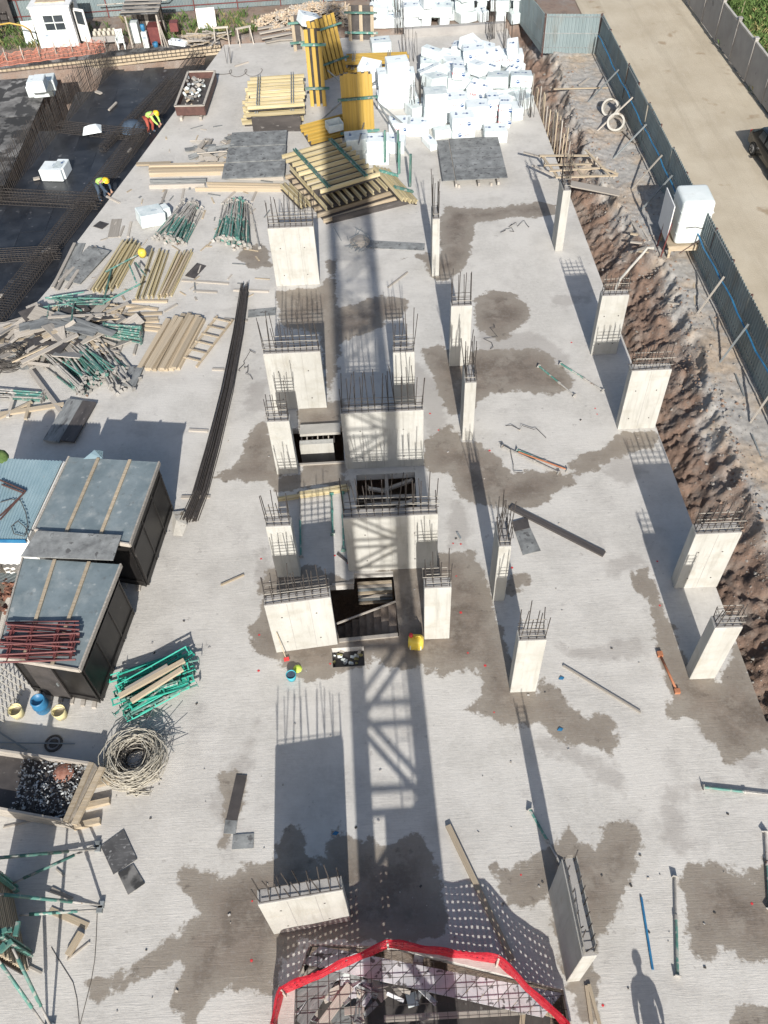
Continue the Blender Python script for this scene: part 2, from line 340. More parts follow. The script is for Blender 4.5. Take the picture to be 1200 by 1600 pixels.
# dirt road beyond the hoarding
mat('road_dirt', (.45, .385, .285), (.55, .485, .375), .35, .95, .5, 16, spots=((.36, .28, .19), .55, .64))
streak('road_dirt', (.31, .26, .19), .9, (1.4, .06, 1), .5, .68, .4)
streak('road_dirt', (.56, .50, .40), 2.2, (1.2, .35, 1), .52, .7, .4)
streak('road_dirt', (.27, .23, .17), 14, (1, 1, 1), .66, .72, .5)
rb = MB(); rv = []; rx = frange(14.55, 21.6, .5) + [21.6]; ry = frange(-20, 95, 1.0)
for y in ry:
    for x in rx: rv.append((x, y, ledge_z(y) + .05 + .03 * noise.noise(Vector((x * .5, y * .3, 2))) + .02 * noise.noise(Vector((x * 2, y * 1.5, 2)))))
rb.add(rv, [(j * len(rx) + i, j * len(rx) + i + 1, (j + 1) * len(rx) + i + 1, (j + 1) * len(rx) + i) for j in range(len(ry) - 1) for i in range(len(rx) - 1)])
rb.build('dirt_road', 'road_dirt', smooth=True, kind='structure')

# ================================================================ SLAB
HOLES = dict(
    stair=[(-1.95, 15.58), (-1.12, 15.58), (-1.09, 16.0), (.18, 15.98), (.25, 13.54), (-1.60, 13.53)],
    lift=[(-.91, 20.27), (1.18, 20.25), (1.15, 18.62), (-.95, 18.62)],
    vent=[(-3.0, 20.99), (-1.33, 20.93), (-1.37, 22.75), (-3.3, 22.8)],
    crane=[(-2.9, -3.2), (-2.75, 4.2), (-2.42, 5.05), (-.3, 4.86), (3.55, 3.75), (3.85, -3.2)],
    sump=[at(518, 1013)[:2], at(568, 1010)[:2], at(570, 1040)[:2], at(520, 1043)[:2]])
OUT = [(-24, -14), (slab_edge_x(-14), -14), (slab_edge_x(57.4), 57.4), (-8.4, 57.4), (-8.6, 56.6), (-12.0, 43.1), (-13.8, 36.2), (-14.4, 32.6), (-15.7, 28.7), (-17.5, 22), (-24, 21)]
WET = [ # stains left by puddles, as outlines on the floor
 [(277,1363),(300,1352),(345,1368),(395,1345),(432,1338),(436,1300),(462,1284),(478,1300),(480,1330),(500,1345),(512,1310),(530,1290),(548,1320),(575,1308),(600,1325),(625,1300),(655,1305),(680,1340),(692,1400),(700,1450),(640,1478),(560,1470),(480,1470),(440,1500),(432,1560),(400,1550),(353,1543),(320,1577),(313,1600),(283,1600),(277,1583),(273,1550),(283,1507),(253,1513),(213,1533),(173,1563),(143,1557),(140,1533),(173,1527),(217,1500),(247,1477),(290,1447),(313,1427),(290,1397)],
 [(763,1345),(800,1362),(843,1333),(863,1317),(890,1293),(900,1313),(933,1323),(940,1283),(967,1293),(990,1280),(1003,1300),(1000,1347),(993,1367),(977,1387),(967,1433),(943,1453),(927,1493),(930,1533),(935,1600),(905,1600),(885,1535),(857,1400),(830,1420),(790,1410)],
 [(1067,1350),(1110,1343),(1147,1360),(1173,1373),(1177,1357),(1190,1337),(1260,1340),(1260,1500),(1200,1500),(1183,1517),(1160,1500),(1127,1477),(1113,1510),(1087,1497),(1073,1467),(1070,1400),(1063,1383)],
 [(1150,1580),(1183,1570),(1260,1560),(1260,1640),(1130,1640)],
 [(850,1053),(867,1077),(893,1103),(917,1123),(933,1110),(960,1123),(963,1150),(977,1167),(973,1180),(957,1170),(943,1180),(923,1163),(883,1160),(860,1150),(843,1133),(800,1137),(752,1116),(728,1112),(752,1090),(750,1047),(717,1047),(690,1057),(660,1043),(613,1047),(597,1037),(580,1030),(570,1042),(530,1047),(510,1067),(480,1067),(447,1047),(430,1033),(392,1015),(390,980),(412,958),(400,920),(420,890),(470,880),(540,905),(700,862),(742,862),(758,905),(775,950),(795,1010),(805,1060),(838,1082)],
 [(978,897),(1000,890),(1017,890),(1033,943),(1053,987),(1077,1040),(1120,1062),(1153,1007),(1180,1070),(1250,1130),(1250,1170),(1197,1167),(1167,1187),(1133,1190),(1110,1153),(1087,1127),(1060,1117),(1033,1127),(1030,1110),(1050,1100),(1033,1053),(1027,1013),(1020,977),(1013,940),(993,920)],
 [(800,895),(833,900),(825,915),(815,922),(800,930),(785,925)],
 [(430,455),(500,450),(515,430),(508,405),(525,405),(527,480),(505,520),(440,512)],
 [(527,480),(550,477),(587,463),(613,463),(633,467),(640,477),(627,497),(600,503),(597,513),(560,523),(533,537),(525,600),(513,625),(505,560),(503,500)],
 [(743,467),(753,457),(780,453),(800,457),(827,480),(825,500),(800,520),(793,530),(777,533),(760,523),(747,517),(740,490)],
 [(620,407),(645,400),(667,413),(672,433),(690,440),(720,425),(735,400),(740,365),(740,350),(800,340),(870,338),(870,320),(840,315),(760,326),(695,322),(685,350),(688,400),(660,395)],
 [(655,543),(693,540),(720,560),(740,545),(800,547),(830,542),(863,553),(873,570),(897,590),(897,607),(860,617),(830,612),(790,612),(755,620),(740,640),(700,650),(680,600)],
 [(662,690),(700,660),(722,690),(743,690),(783,717),(797,740),(833,733),(893,743),(933,733),(947,720),(987,710),(1023,700),(1030,685),(1020,672),(967,675),(943,700),(900,713),(890,730),(897,757),(867,770),(860,785),(800,797),(780,793),(713,777),(700,737),(677,740),(663,727)],
 [(333,747),(353,733),(373,720),(377,700),(397,663),(415,650),(430,700),(440,745),(500,735),(545,742),(548,765),(500,760),(430,770),(415,752),(353,750)],
 [(380,385),(415,380),(425,415),(395,420),(372,405)],
 [(465,640),(540,625),(540,740),(470,745)],
 [(345,1205),(385,1205),(388,1235),(362,1320),(340,1340),(352,1290)],
]
MID = [
 [(873,1010),(933,1005),(967,997),(1000,990),(1017,1013),(1010,1032),(987,1025),(960,1038),(933,1033),(900,1030)],
 [(953,867),(1000,862),(1017,890),(978,897),(985,910),(950,905),(945,890)],
 [(1013,1267),(1030,1240),(1060,1225),(1147,1210),(1150,1225),(1080,1245),(1065,1275),(1085,1320),(1070,1345),(1040,1320),(1030,1290)],
 [(840,1140),(900,1165),(960,1190),(980,1240),(960,1235),(900,1200),(840,1170)],
 [(860,465),(930,455),(925,475),(880,480),(862,478)],
 [(380,600),(420,590),(420,640),(385,650)],
 [(700,780),(740,800),(735,850),(700,860)],
 [(1080,1130),(1200,1180),(1210,1230),(1150,1200)],
 [(400,860),(425,850),(430,910),(400,915)],
 [(330,1240),(400,1130),(400,1200),(370,1330),(345,1350)],
 [(640,560),(700,600),(705,680),(665,690)],
 [(745,500),(840,520),(900,560),(860,600),(745,600)],
 [(960,690),(1010,740),(985,760),(940,745)],
 [(1120,1370),(1160,1380),(1190,1450),(1160,1480),(1120,1440)],
]
wetw = [[at(*p) for p in q] for q in WET]; midw = [[at(*p) for p in q] for q in MID]
for q in wetw + midw: q.append((min(p[0] for p in q) - .8, max(p[0] for p in q) + .8, min(p[1] for p in q) - .8, max(p[1] for p in q) + .8))
def stain(x, y, polys):
    f = -.8
    for q in polys:
        bb = q[-1]
        if bb[0] < x < bb[1] and bb[2] < y < bb[3]: f = max(f, sdist(x, y, q[:-1]))
    return max(-.8, min(.8, f))
pts = []; edges = []
def loop(pl):
    o = len(pts); d = []
    for i in range(len(pl)):
        a = Vector(pl[i][:2]); b = Vector(pl[(i + 1) % len(pl)][:2]); n = max(1, int((b - a).length / .6))
        d += [a + (b - a) * k / n for k in range(n)]
    pts.extend(d); edges.extend([(o + i, o + (i + 1) % len(d)) for i in range(len(d))]); return d
loops = [loop(OUT)] + [loop(h) for h in HOLES.values()]
for j, y in enumerate(frange(-14, 57.3, .0 + .24)):
    for i, x in enumerate(frange(-23.9, 10.6, .24)):
        if y < 2 and i % 3 or y < 2 and j % 3: continue
        if x < -18 and (i % 3 or j % 3): continue
        xx = x + .12 * (j % 2)
        if pip(xx, y, OUT) and min(abs(sdist(xx, y, OUT)), 1) > .05 and not any(sdist(xx, y, h) > -.05 for h in HOLES.values()): pts.append(Vector((xx, y)))
cv, ce, cf, *_ = delaunay_2d_cdt(pts, edges, [], 0, 1e-4)
tris = []
for f in cf:
    c = sum((cv[i] for i in f), Vector((0, 0))) / len(f)
    if pip(c.x, c.y, OUT) and not any(pip(c.x, c.y, h) for h in HOLES.values()): tris.append(tuple(f))
sv = [(p.x, p.y, 0.0) for p in cv]; wetf = [stain(p.x, p.y, wetw) for p in cv]; midf = [stain(p.x, p.y, midw) for p in cv]
depth = [.3] + [.3, .3, .3, .35, .28]
sf = list(tris)
for lp, dp in zip(loops, depth):
    o = len(sv); n = len(lp); sv += [(p.x, p.y, 0) for p in lp] + [(p.x, p.y, -dp) for p in lp]; wetf += [-.8] * 2 * n; midf += [-.8] * 2 * n
    sf += [(o + i, o + (i + 1) % n, o + n + (i + 1) % n, o + n + i) for i in range(n)]
sme = bpy.data.meshes.new('floor_slab'); sme.from_pydata(sv, [], sf)
sme.attributes.new('wet', 'FLOAT', 'POINT').data.foreach_set('value', wetf)
sme.attributes.new('damp', 'FLOAT', 'POINT').data.foreach_set('value', midf)
def slab_material():
    m = bpy.data.materials.new('slab_concrete'); m.use_nodes = True; nt = m.node_tree; N = nt.nodes; L = nt.links; b = N['Principled BSDF']
    tc = N.new('ShaderNodeTexCoord')
    def nz(s, d=6, r=.6, st=(1, 1, 1), rot=0, dist=0):
        mp = N.new('ShaderNodeMapping'); mp.inputs['Scale'].default_value = st; mp.inputs['Rotation'].default_value = (0, 0, rot); L.new(tc.outputs['Object'], mp.inputs[0])
        n = N.new('ShaderNodeTexNoise'); n.inputs['Scale'].default_value = s; n.inputs['Detail'].default_value = d; n.inputs['Roughness'].default_value = r; n.inputs['Distortion'].default_value = dist; L.new(mp.outputs[0], n.inputs['Vector']); return n.outputs[0]
    def math_(op, a, b_=None, c=None):
        q = N.new('ShaderNodeMath'); q.operation = op
        for i, v in enumerate((a, b_, c)):
            if v is None: continue
            if isinstance(v, (int, float)): q.inputs[i].default_value = v
            else: L.new(v, q.inputs[i])
        return q.outputs[0]
    def mr(v, a, c, t0=0.0, t1=1.0):
        q = N.new('ShaderNodeMapRange'); q.interpolation_type = 'SMOOTHSTEP'
        for i, x in ((1, a), (2, c), (3, t0), (4, t1)): q.inputs[i].default_value = x
        L.new(v, q.inputs[0]); return q.outputs[0]
    def mix(f, a, c, bl='MIX'):
        q = N.new('ShaderNodeMix'); q.data_type = 'RGBA'; q.blend_type = bl
        for i, v in ((0, f), (6, a), (7, c)):
            if isinstance(v, tuple): q.inputs[i].default_value = (*v, 1)
            elif isinstance(v, (int, float)): q.inputs[i].default_value = v
            else: L.new(v, q.inputs[i])
        return q.outputs[2]
    aw = N.new('ShaderNodeAttribute'); aw.attribute_name = 'wet'; am = N.new('ShaderNodeAttribute'); am.attribute_name = 'damp'
    edge = math_('MULTIPLY_ADD', nz(2.6, 9, .68), .95, -.475)
    edge2 = math_('MULTIPLY_ADD', nz(1.1, 4, .6), .9, -.45)
    wsum = math_('ADD', math_('ADD', aw.outputs['Fac'], edge), math_('MULTIPLY', edge2, .5))
    wet = mr(wsum, -.05, .06); core = mr(wsum, .05, .75)
    dsum = math_('ADD', math_('ADD', am.outputs['Fac'], edge), edge2)
    damp = mr(dsum, -.12, .25)
    base = mix(mr(nz(.5, 5), .38, .62), (.45, .43, .394), (.545, .522, .482))
    base = mix(mr(nz(6, 8, .7), .30, .72), base, mix(.5, base, (.61, .588, .548)))
    rake = nz(3.0, 7, .62, (.5, 8, 1), .06, 1.2)
    base = mix(math_('MULTIPLY', mr(rake, .47, .62, 0, .30), mr(nz(.22, 3), .42, .6)), base, (.33, .315, .30))
    grime = math_('MULTIPLY', mr(nz(.75, 7, .7), .53, .66), mr(nz(4, 6, .7), .35, .6)); base = mix(math_('MULTIPLY', grime, .42), base, (.29, .27, .25))
    blot = mr(nz(3.1, 4, .6), .66, .70, 0, .45); base = mix(blot, base, (.27, .25, .23))
    spk = mr(nz(26, 3, .6), .66, .72, 0, .5); base = mix(spk, base, (.30, .285, .27))
    base = mix(math_('MULTIPLY', damp, .55), base, (.30, .275, .25))
    wetc = mix(core, (.255, .222, .182), mix(mr(nz(1.3, 5), .4, .6), (.15, .122, .096), (.215, .178, .143)))
    wetc = mix(mr(nz(9, 6, .7), .45, .75, 0, .35), wetc, (.30, .28, .26))
    wetc = mix(mr(nz(.9, 7, .7), .50, .64, 0, .6), wetc, (.30, .268, .225)); wetc = mix(mr(nz(2.2, 7, .7), .58, .68, 0, .55), wetc, (.105, .085, .068))
    colr = mix(wet, base, wetc)
    L.new(colr, b.inputs['Base Color'])
    L.new(mr(wet, 0, 1, .9, .62), b.inputs['Roughness'])
    bp = N.new('ShaderNodeBump'); bp.inputs['Strength'].default_value = .5; bp.inputs['Distance'].default_value = .03
    hh = math_('ADD', math_('MULTIPLY', rake, .6), math_('MULTIPLY', nz(11, 8, .7), .55)); L.new(hh, bp.inputs['Height']); L.new(bp.outputs[0], b.inputs['Normal'])
    MATS['slab_concrete'] = m; return m
sme.materials.append(slab_material())
put(sme, 'floor_slab', kind='structure')

# ================================================================ COLUMNS AND WALLS OF THE CORE
def rod_mesh(l, r, m='rebar_steel'):
    b = MB(); b.tube([(0, 0, 0), (0, 0, l)], r, 5); return b.mesh('rebar', m)
RODS = {}
def rod(l):
    k = round(l, 1)
    if k not in RODS: RODS[k] = rod_mesh(k, .014)
    return RODS[k]
COLUMNS = [ # corners of the front face on the floor, height, depth, bar length, stirrups, name, label
 ((432,447),(500,445),2.85,.34,1.5,4,'W','wide pale concrete wall pier in front of the big stack of yellow beams'),
 ((427,641),(511,637),2.75,.34,1.5,4,'W','wide concrete wall pier behind the slim left pier, beside the open shaft'),
 ((433,742),(466,740),2.62,.36,1.4,5,'C','slim concrete pier left of the square opening behind the stairs'),
 ((617,639),(649,638),2.74,.36,1.7,4,'C','slim concrete pier right behind the upper wide lift wall'),
 ((541,733),(662,728),2.74,.34,1.6,3,'W','upper of two wide lift shaft walls crossed by the lattice shadow'),
 ((545,894),(683,886),2.74,.34,1.6,4,'W','lower of two wide lift shaft walls, directly behind the stairwell'),
 ((433,903),(470,901),2.65,.36,1.5,4,'C','slim concrete pier left of the lift walls, half in shadow'),
 ((432,1020),(528,1007),2.58,.34,1.3,5,'W','wide concrete wall pier left of the stairwell with a shovel leaning on it'),
 ((663,1000),(702,997),2.75,.36,1.4,4,'C','slim concrete pier right of the stairwell beside the yellow canister'),
 ((675,432),(686,432),2.81,.95,1.6,2,'C','narrow deep column nearest the grey formwork panel table'),
 ((702,573),(733,571),2.9,.34,1.5,3,'C','concrete column behind the narrow one, beside a round brown puddle stain'),
 ((722,688),(739,688),2.8,.95,1.5,3,'C','narrow deep column right of the upper lift wall'),
 ((770,940),(788,938),2.84,.95,1.5,3,'C','narrow deep column beside the long dark plank'),
 ((797,1083),(837,1080),2.9,.36,1.3,4,'C','free standing square column right of the stairwell, bars still long'),
 ((867,392),(879,393),2.95,.95,1.5,5,'C','farthest column of the right row, by the timber gangway'),
 ((923,555),(963,553),2.82,.36,.9,4,'C','right row column where the pale pipe ends'),
 ((965,672),(1023,668),2.81,.36,1.0,4,'W','broad right row column with a clean face above the earth bank'),
 ((1053,920),(1120,917),2.78,.40,1.0,4,'W','broad right row column with rebar shadow on its face'),
 ((1077,1062),(1117,1060),2.83,.40,.7,4,'C','nearest column of the right row, beside the orange prop'),
 ((428,1460),(548,1439),2.6,.34,1.1,1,'W','nearest wide wall pier, standing beside the red netting'),
]
CB = {}
for i, (a, b_, h, dp, bl, ns, kd, lab) in enumerate(COLUMNS):
    A = at(*a); B = at(*b_); c = (A + B) / 2; dv = B - A; wd = dv.length; rz = math.atan2(dv.y, dv.x)
    if i not in (7, 19): rz = R(-1.0)
    t = thing('concrete_column' if kd == 'C' else 'concrete_pier', lab, 'column' if kd == 'C' else 'wall pier', c, rz)
    s = MB(); nsx = max(1, round(wd / .3)); nsz = 9
    s.box((0, dp / 2, h / 2), (wd, dp, h))
    s.build('shaft', 'column_concrete', t, bevel=.012)
    if wd > 1.0:
        for k in range(1, int(wd / .62)):            # formwork seam lines and tie holes
            x = -wd / 2 + k * wd / int(wd / .62)
            q = MB(); q.box((x, -.003, h / 2), (.012, .006, h - .05)); q.build('seam', 'wall_concrete', t)
        for zz in (.55, 1.9):
            for x in (-wd * .28, wd * .25):
                q = MB(); q.tube([(x, .004, zz), (x, -.006, zz)], .026, 8); q.build('tie_hole', 'rebar_steel', t)
    top = MB(); top.box((0, dp / 2, h + .012), (wd - .03, dp - .03, .02)); top.build('rough_top', 'wall_concrete', t)
    bars = []
    nb = max(2, round(wd / .24) + 1); nd = max(2, round(dp / .26) + 1)
    for k in range(nb):
        x = -wd / 2 + .05 + (wd - .1) * k / (nb - 1)
        bars += [(x, .05), (x, dp - .05)]
    for k in range(1, nd - 1):
        y = .05 + (dp - .1) * k / (nd - 1); bars += [(-wd / 2 + .05, y), (wd / 2 - .05, y)]
    for x, y in bars:
        l = bl * rnd.uniform(.68, 1.1)
        put(rod(max(.2, l)), 'rebar', t, (x, y, h), (rnd.gauss(0, .05), rnd.gauss(0, .05), 0))
    for k in range(ns):
        q = MB(); x = wd / 2 - .035; z = h + .08 + k * .15
        q.tube([(-x, .03, z), (x, .03, z), (x, dp - .03, z), (-x, dp - .03, z)], .011, 5, closed=True)
        o = q.build('stirrup', 'rebar_splash' if k % 2 else 'rebar_steel', t); o.rotation_euler = (0, rnd.gauss(0, .012), 0)
    CB[i] = (c, rz, wd, h)
# narrow wall standing end-on at the lower right
S0 = at(885, 1535); S1 = at(857, 1393); dv = S1 - S0; rz = math.atan2(dv.y, dv.x); ln = dv.length
t = thing('concrete_pier', 'long wall pier seen end-on at the lower right, beside the netting shadow', 'wall pier', S0, rz)
b = MB(); b.box((ln / 2, -.16, 1.3), (ln, .32, 2.6)); b.build('shaft', 'column_concrete', t, bevel=.012)
b = MB(); b.box((ln / 2, -.16, 2.612), (ln - .03, .29, .02)); b.build('rough_top', 'wall_concrete', t)
for k in range(9):
    for y in (-.05, -.27): put(rod(rnd.choice((.5, .6, .8))), 'rebar', t, (.08 + (ln - .16) * k / 8, y, 2.6), (rnd.gauss(0, .06), rnd.gauss(0, .08), 0))
for k in range(3):
    q = MB(); z = 2.68 + .1 * k; q.tube([(.03, -.03, z), (ln - .03, -.03, z), (ln - .03, -.29, z), (.03, -.29, z)], .012, 5, closed=True); q.build('stirrup', 'rebar_splash', t)

# ================================================================ TOWER CRANE THAT CARRIES THE VIEWPOINT
mx0, mx1, my0, my1, mtop = -.86, 1.04, -2.45, -.55, 38.0
t = thing('tower_crane', 'lattice tower crane mast rising from the netted pit, seen only by its shadow', 'crane', (0, 0, -3.3))
for x in (mx0 + .1, mx1 - .1):
    for y in (my0 + .1, my1 - .1):
        b = MB(); b.box((x, y, mtop / 2), (.42, .28, mtop)); b.build('mast_leg', 'yellow_paint', t)
b = MB(); z = 3.9; k = 0; st = 1.45
while z + st < mtop:
    for (xa, ya, xb, yb) in ((mx0, my0, mx1, my0), (mx1, my0, mx1, my1), (mx1, my1, mx0, my1), (mx0, my1, mx0, my0)):
        b.tube([(xa, ya, z), (xb, yb, z)], .065, 6)
        p, q = ((xa, ya, z), (xb, yb, z + st)) if k % 2 else ((xb, yb, z), (xa, ya, z + st)); b.tube([p, q], .065, 6)
    z += st; k += 1
o = b.build('lattice_bracing', 'yellow_paint', t); o['kind'] = 'stuff'
b = MB(); b.box((.32, -1.5, 7.75), (1.1, 1.0, 1.5)); b.build('switch_cabinet', 'grey_steel', t)
b = MB(); b.box((.2, -1.5, .25), (4.2, 4.2, .5)); b.build('foundation_block', 'shaft_concrete', t)
b = MB()
for x in (.25, .6): b.tube([(x, -.75, 1), (x, -.75, mtop)], .02, 5)
for k in range(110): b.tube([(.25, -.75, 1.2 + .32 * k), (.6, -.75, 1.2 + .32 * k)], .012, 4)
b.build('ladder', 'grey_steel', t)
b = MB(); b.box((.09, -1.55, 27.6), (1.75, 1.5, 4.2)); b.build('operator_cab', 'white_paint', t)
b = MB(); b.box((.09, -1.55, 32.6), (1.5, 1.3, 5.6)); b.build('shadow_block', 'yellow_paint', t)  # unseen solid block, added above the cab so the crane shadow runs on
b = MB(); b.box((.09, -1.5, mtop + .6), (1.2, 1.2, 1.2)); b.build('tower_head', 'yellow_paint', t)
# ================================================================ HOARDING, OUTER WALL
FX = 14.28
def corr_mesh(wd, h, m, pitch=.2, dep=.035):
    b = MB(); n = int(round(wd / pitch)); xsq = []
    for k in range(n):
        x = k * wd / n; p = wd / n; xsq += [(x, 0), (x + p * .3, 0), (x + p * .45, dep), (x + p * .85, dep)]
    xsq.append((wd, 0)); k = len(xsq)
    b.add([(x, y, 0) for x, y in xsq] + [(x, y, h) for x, y in xsq], [(i, i + 1, k + i + 1, k + i) for i in range(k - 1)])
    return b.mesh('sheet', m)
def hoarding(pa, pb, za, zb, h, label, side=-1, postm='brown_steel', step=2.2, rail='grey_steel', m='hoarding', name='hoarding_fence', lean=0):
    pa = Vector(pa); pb = Vector(pb); dv = pb - pa; ln = dv.length; rz = math.atan2(dv.y, dv.x); n = max(1, round(ln / step)); st = ln / n
    t = thing(name, label, 'fence', (pa.x, pa.y, za), rz)
    cm = corr_mesh(st - .004, h, m)
    for k in range(n):
        z = (zb - za) * k / n
        put(cm, 'sheet', t, (k * st, 0, z + rnd.uniform(-.03, .03)), (rnd.gauss(0, .012), 0, 0))
    for k in range(n + 1):
        z = (zb - za) * k / n
        b = MB(); b.box((k * st, side * .06, h / 2 + z - .1), (.07, .07, h + .2)); b.build('post', postm, t)
    for zz in (.35, h * .52, h - .15):
        b = MB(); b.beam((0, side * .03, zz), (ln, side * .03, zz + zb - za), .05, .05); b.build('rail', rail if zz != h * .52 else rail, t)
    return t, st, n
f1, fst, fn = hoarding((FX, 53.0), (FX, 8), .0, .42, 2.25, 'long blue-grey corrugated hoarding along the dirt road', side=1)
f1.rotation_euler.z = R(-90)
hoarding((11.1, 53.5), (FX, 53.02), .0, 0, 2.2, 'short corrugated hoarding return facing the site at the far corner', side=1)
hoarding((9.6, 63.5), (11.08, 53.5), .0, 0, 2.2, 'corrugated hoarding running back from the corner beside the far foam packs', side=1)
hoarding((-34, 62.6), (9.5, 63.6), 0, 0, 2.6, 'blue-green corrugated hoarding with maroon posts behind the guard cabin', side=-1, postm='maroon_steel', rail='maroon_steel', step=2.9, m='hoarding')
# diagonal struts of the long hoarding, each a pole from fence to ground
for i, (a, b_) in enumerate([((960,105),(919,157)),((985,150),(933,203)),((1010,195),(958,247)),((1035,245),(985,297)),((1062,295),(1000,330)),((1148,425),(1087,495)),((1180,515),(1122,572)),((1215,600),(1170,666)),((1085,455),(1083,494))][:8]):
    g = at(*b_, .15); y = g.y
    p = Vector((FX - .1, y + .5, 1.45 + ledge_z(y)))
    board('fence_prop', (g.x, g.y, ledge_z(g.y)), p, .06, .06, 'grey_timber' if i % 2 else 'grey_steel', 'slanted strut propping the long hoarding from the ledge', 'strut', 'struts of the long hoarding')
    p2 = Vector((g.x - .05, g.y, ledge_z(g.y) + .06)); q2 = p2 + Vector((-.15, 1.7, .0))
# blue hose strung along the hoarding
b = MB(); pp = []
for k in range(60):
    y = 52.5 - k * .75; pp.append((FX - .14, y, ledge_z(y) + 1.22 + .05 * math.sin(k * .8) + .04 * math.sin(k * 2.1)))
b.tube(pp, .035, 6); b.build('water_hose', 'blue_paint', label='blue hose strung along the long corrugated hoarding', cat='hose')
# outer wall of precast panels
t = thing('precast_wall', 'grey precast panel wall with posts on the far side of the dirt road', 'wall', (21.35, 70, .1), R(-89.3))
WST = 2.75
pm_ = MB(); pm_.box((WST / 2, 0, 1.0), (WST - .2, .07, 2.0)); pmm = pm_.mesh('wall_panel', 'wall_concrete')
po = MB(); po.box((0, 0, 1.1), (.2, .2, 2.2)); po.box((0, 0, 2.24), (.24, .24, .08)); pom = po.mesh('post', 'wall_concrete', bevel=.015)
cp_ = MB(); cp_.box((WST / 2, 0, 2.05), (WST - .22, .13, .1)); cpm = cp_.mesh('coping', 'pipe_concrete')
for k in range(15):
    put(pmm, 'wall_panel', t, (k * WST, 0, k * .02)); put(pom, 'post', t, (k * WST, 0, k * .02)); put(cpm, 'coping', t, (k * WST, 0, k * .02))
# ================================================================ LOWER DECK ON THE LEFT
DZ = -.45
deck = put(None, 'formwork_deck', kind='structure')
mat('deck_ply', (.013, .014, .017), (.034, .037, .043), 1.1, .38, rand=.3, spots=((.12, .12, .125), 2.6, .67))
sh = MB(); sh.box((0, 0, 0), (1.245, 2.495, .04)); shm = sh.mesh('plywood_sheet', 'deck_ply')
wl = [at(0, 320, DZ), at(93, 207, DZ), at(147, 143, DZ), at(182, 108, DZ)]           # foot of the upright mesh wall
def wall_x(y): return interp(y, sorted([(p.y, p.x) for p in wl]))
for i in range(14):
    for j in range(14):
        x = -24 + i * 1.25; y = 24.2 + j * 2.5 + (i % 2) * .3
        if x < wall_x(y) - .6 or not (y < 53.6 + (x + 25.5) * .2249 - .3): continue
        if pip(x, y, OUT) and sdist(x, y, OUT) > 1.4: continue
        if pip(x, y + 1, OUT) and pip(x, y - 1, OUT) and pip(x - .7, y, OUT): continue
        put(shm, 'plywood_sheet', deck, (x, y, DZ - .02 + rnd.uniform(-.006, .006)), (0, 0, rnd.gauss(0, .003)))
mat('pale_ply', (.07, .068, .066), (.25, .245, .235), .9, .9, rand=.25, spots=((.04, .04, .04), 1.1, .47))
s2 = MB(); s2.box((0, 0, 0), (1.245, 2.495, .04)); s2m = s2.mesh('plywood_sheet', 'pale_ply')
for i in range(16):
    for j in range(12):
        x = -38 + i * 1.25; y = 28 + j * 2.5
        if x > wall_x(y) - .75 or not (y < 53.4 + (x + 25.5) * .2249 - .5) or x < -31: continue
        put(s2m, 'plywood_sheet', deck, (x, y, -.03 + rnd.uniform(-.01, .01)))

def cage(p, q, wd, h, label, z=DZ + .06, grp='beam cages on the lower deck', sp=.17):
    p = Vector((p[0], p[1], z)); q = Vector((q[0], q[1], z)); dv = q - p; ln = dv.length
    t = thing('rebar_cage', label, 'rebar cage', p, math.atan2(dv.y, dv.x), grp)
    b = MB()
    for zz in (0, h / 2, h):
        for k in range(4):
            y = -wd / 2 + wd * k / 3
            if zz == h / 2 and k in (1, 2): continue
            b.beam((0, y, zz), (ln, y, zz), .022, .022)
    b.build('long_bars', 'rebar_steel', t, kind='stuff')
    b = MB(); n = int(ln / sp)
    for k in range(n):
        x = (k + .5) * ln / n
        for a, c in (((x, -wd / 2, 0), (x, wd / 2, 0)), ((x, wd / 2, 0), (x, wd / 2, h)), ((x, wd / 2, h), (x, -wd / 2, h)), ((x, -wd / 2, h), (x, -wd / 2, 0))): b.beam(a, c, .013, .013)
    b.build('stirrups', 'rebar_steel', t, kind='stuff')
    return t
e0 = at(330, 92, DZ); e1 = at(215, 250, DZ); e2 = at(118, 380, DZ); e3 = at(10, 520, DZ)
cage(Vector(e0) + Vector((-.75, 0, 0)), Vector(e1) + Vector((-.75, 0, 0)), .8, .42, 'long rebar beam cage along the slab edge beside the two workers')
cage(Vector(e1) + Vector((-.75, 0, 0)), Vector(e3) + Vector((-.8, 0, 0)), .8, .42, 'long rebar beam cage along the slab edge down to the rubbish heap')
cage(at(95, 205, DZ), at(226, 219, DZ), .55, .42, 'cross beam cage on the lower deck, between the two workers')
cage(at(-20, 313, DZ), at(158, 322, DZ), .8, .42, 'cross beam cage on the lower deck, below the foam pack')
cage(at(-20, 408, DZ), at(96, 402, DZ), .5, .42, 'cross beam cage on the lower deck, nearest the camera')
cage(at(268, 128, DZ), at(160, 240, DZ), .35, .3, 'slim rebar cage running across the dark deck behind the upper worker', sp=.3)
# upright reinforcement of a wall
t = thing('rebar_wall', 'dense upright rebar mesh wall dividing the pale and the dark deck', 'rebar mesh', (0, 0, 0))
for a, c in zip(wl, wl[1:]):
    dv = c - a; ln = dv.length; n = int(ln / .17)
    b = MB()
    for k in range(n):
        for off in (0, .25):
            p = a + dv * (k / n) + Vector((-off, rnd.gauss(0, .02), 0)); b.beam(p, p + Vector((rnd.gauss(0, .02), rnd.gauss(0, .02), 1.75 + rnd.uniform(-.1, .1))), .02, .02)
    for zz in (.1, .45, .8, 1.15, 1.5): b.beam(a + Vector((0, 0, zz)), c + Vector((0, 0, zz)), .016, .016)
    b.build('mesh_section', 'rebar_steel', t, kind='stuff')
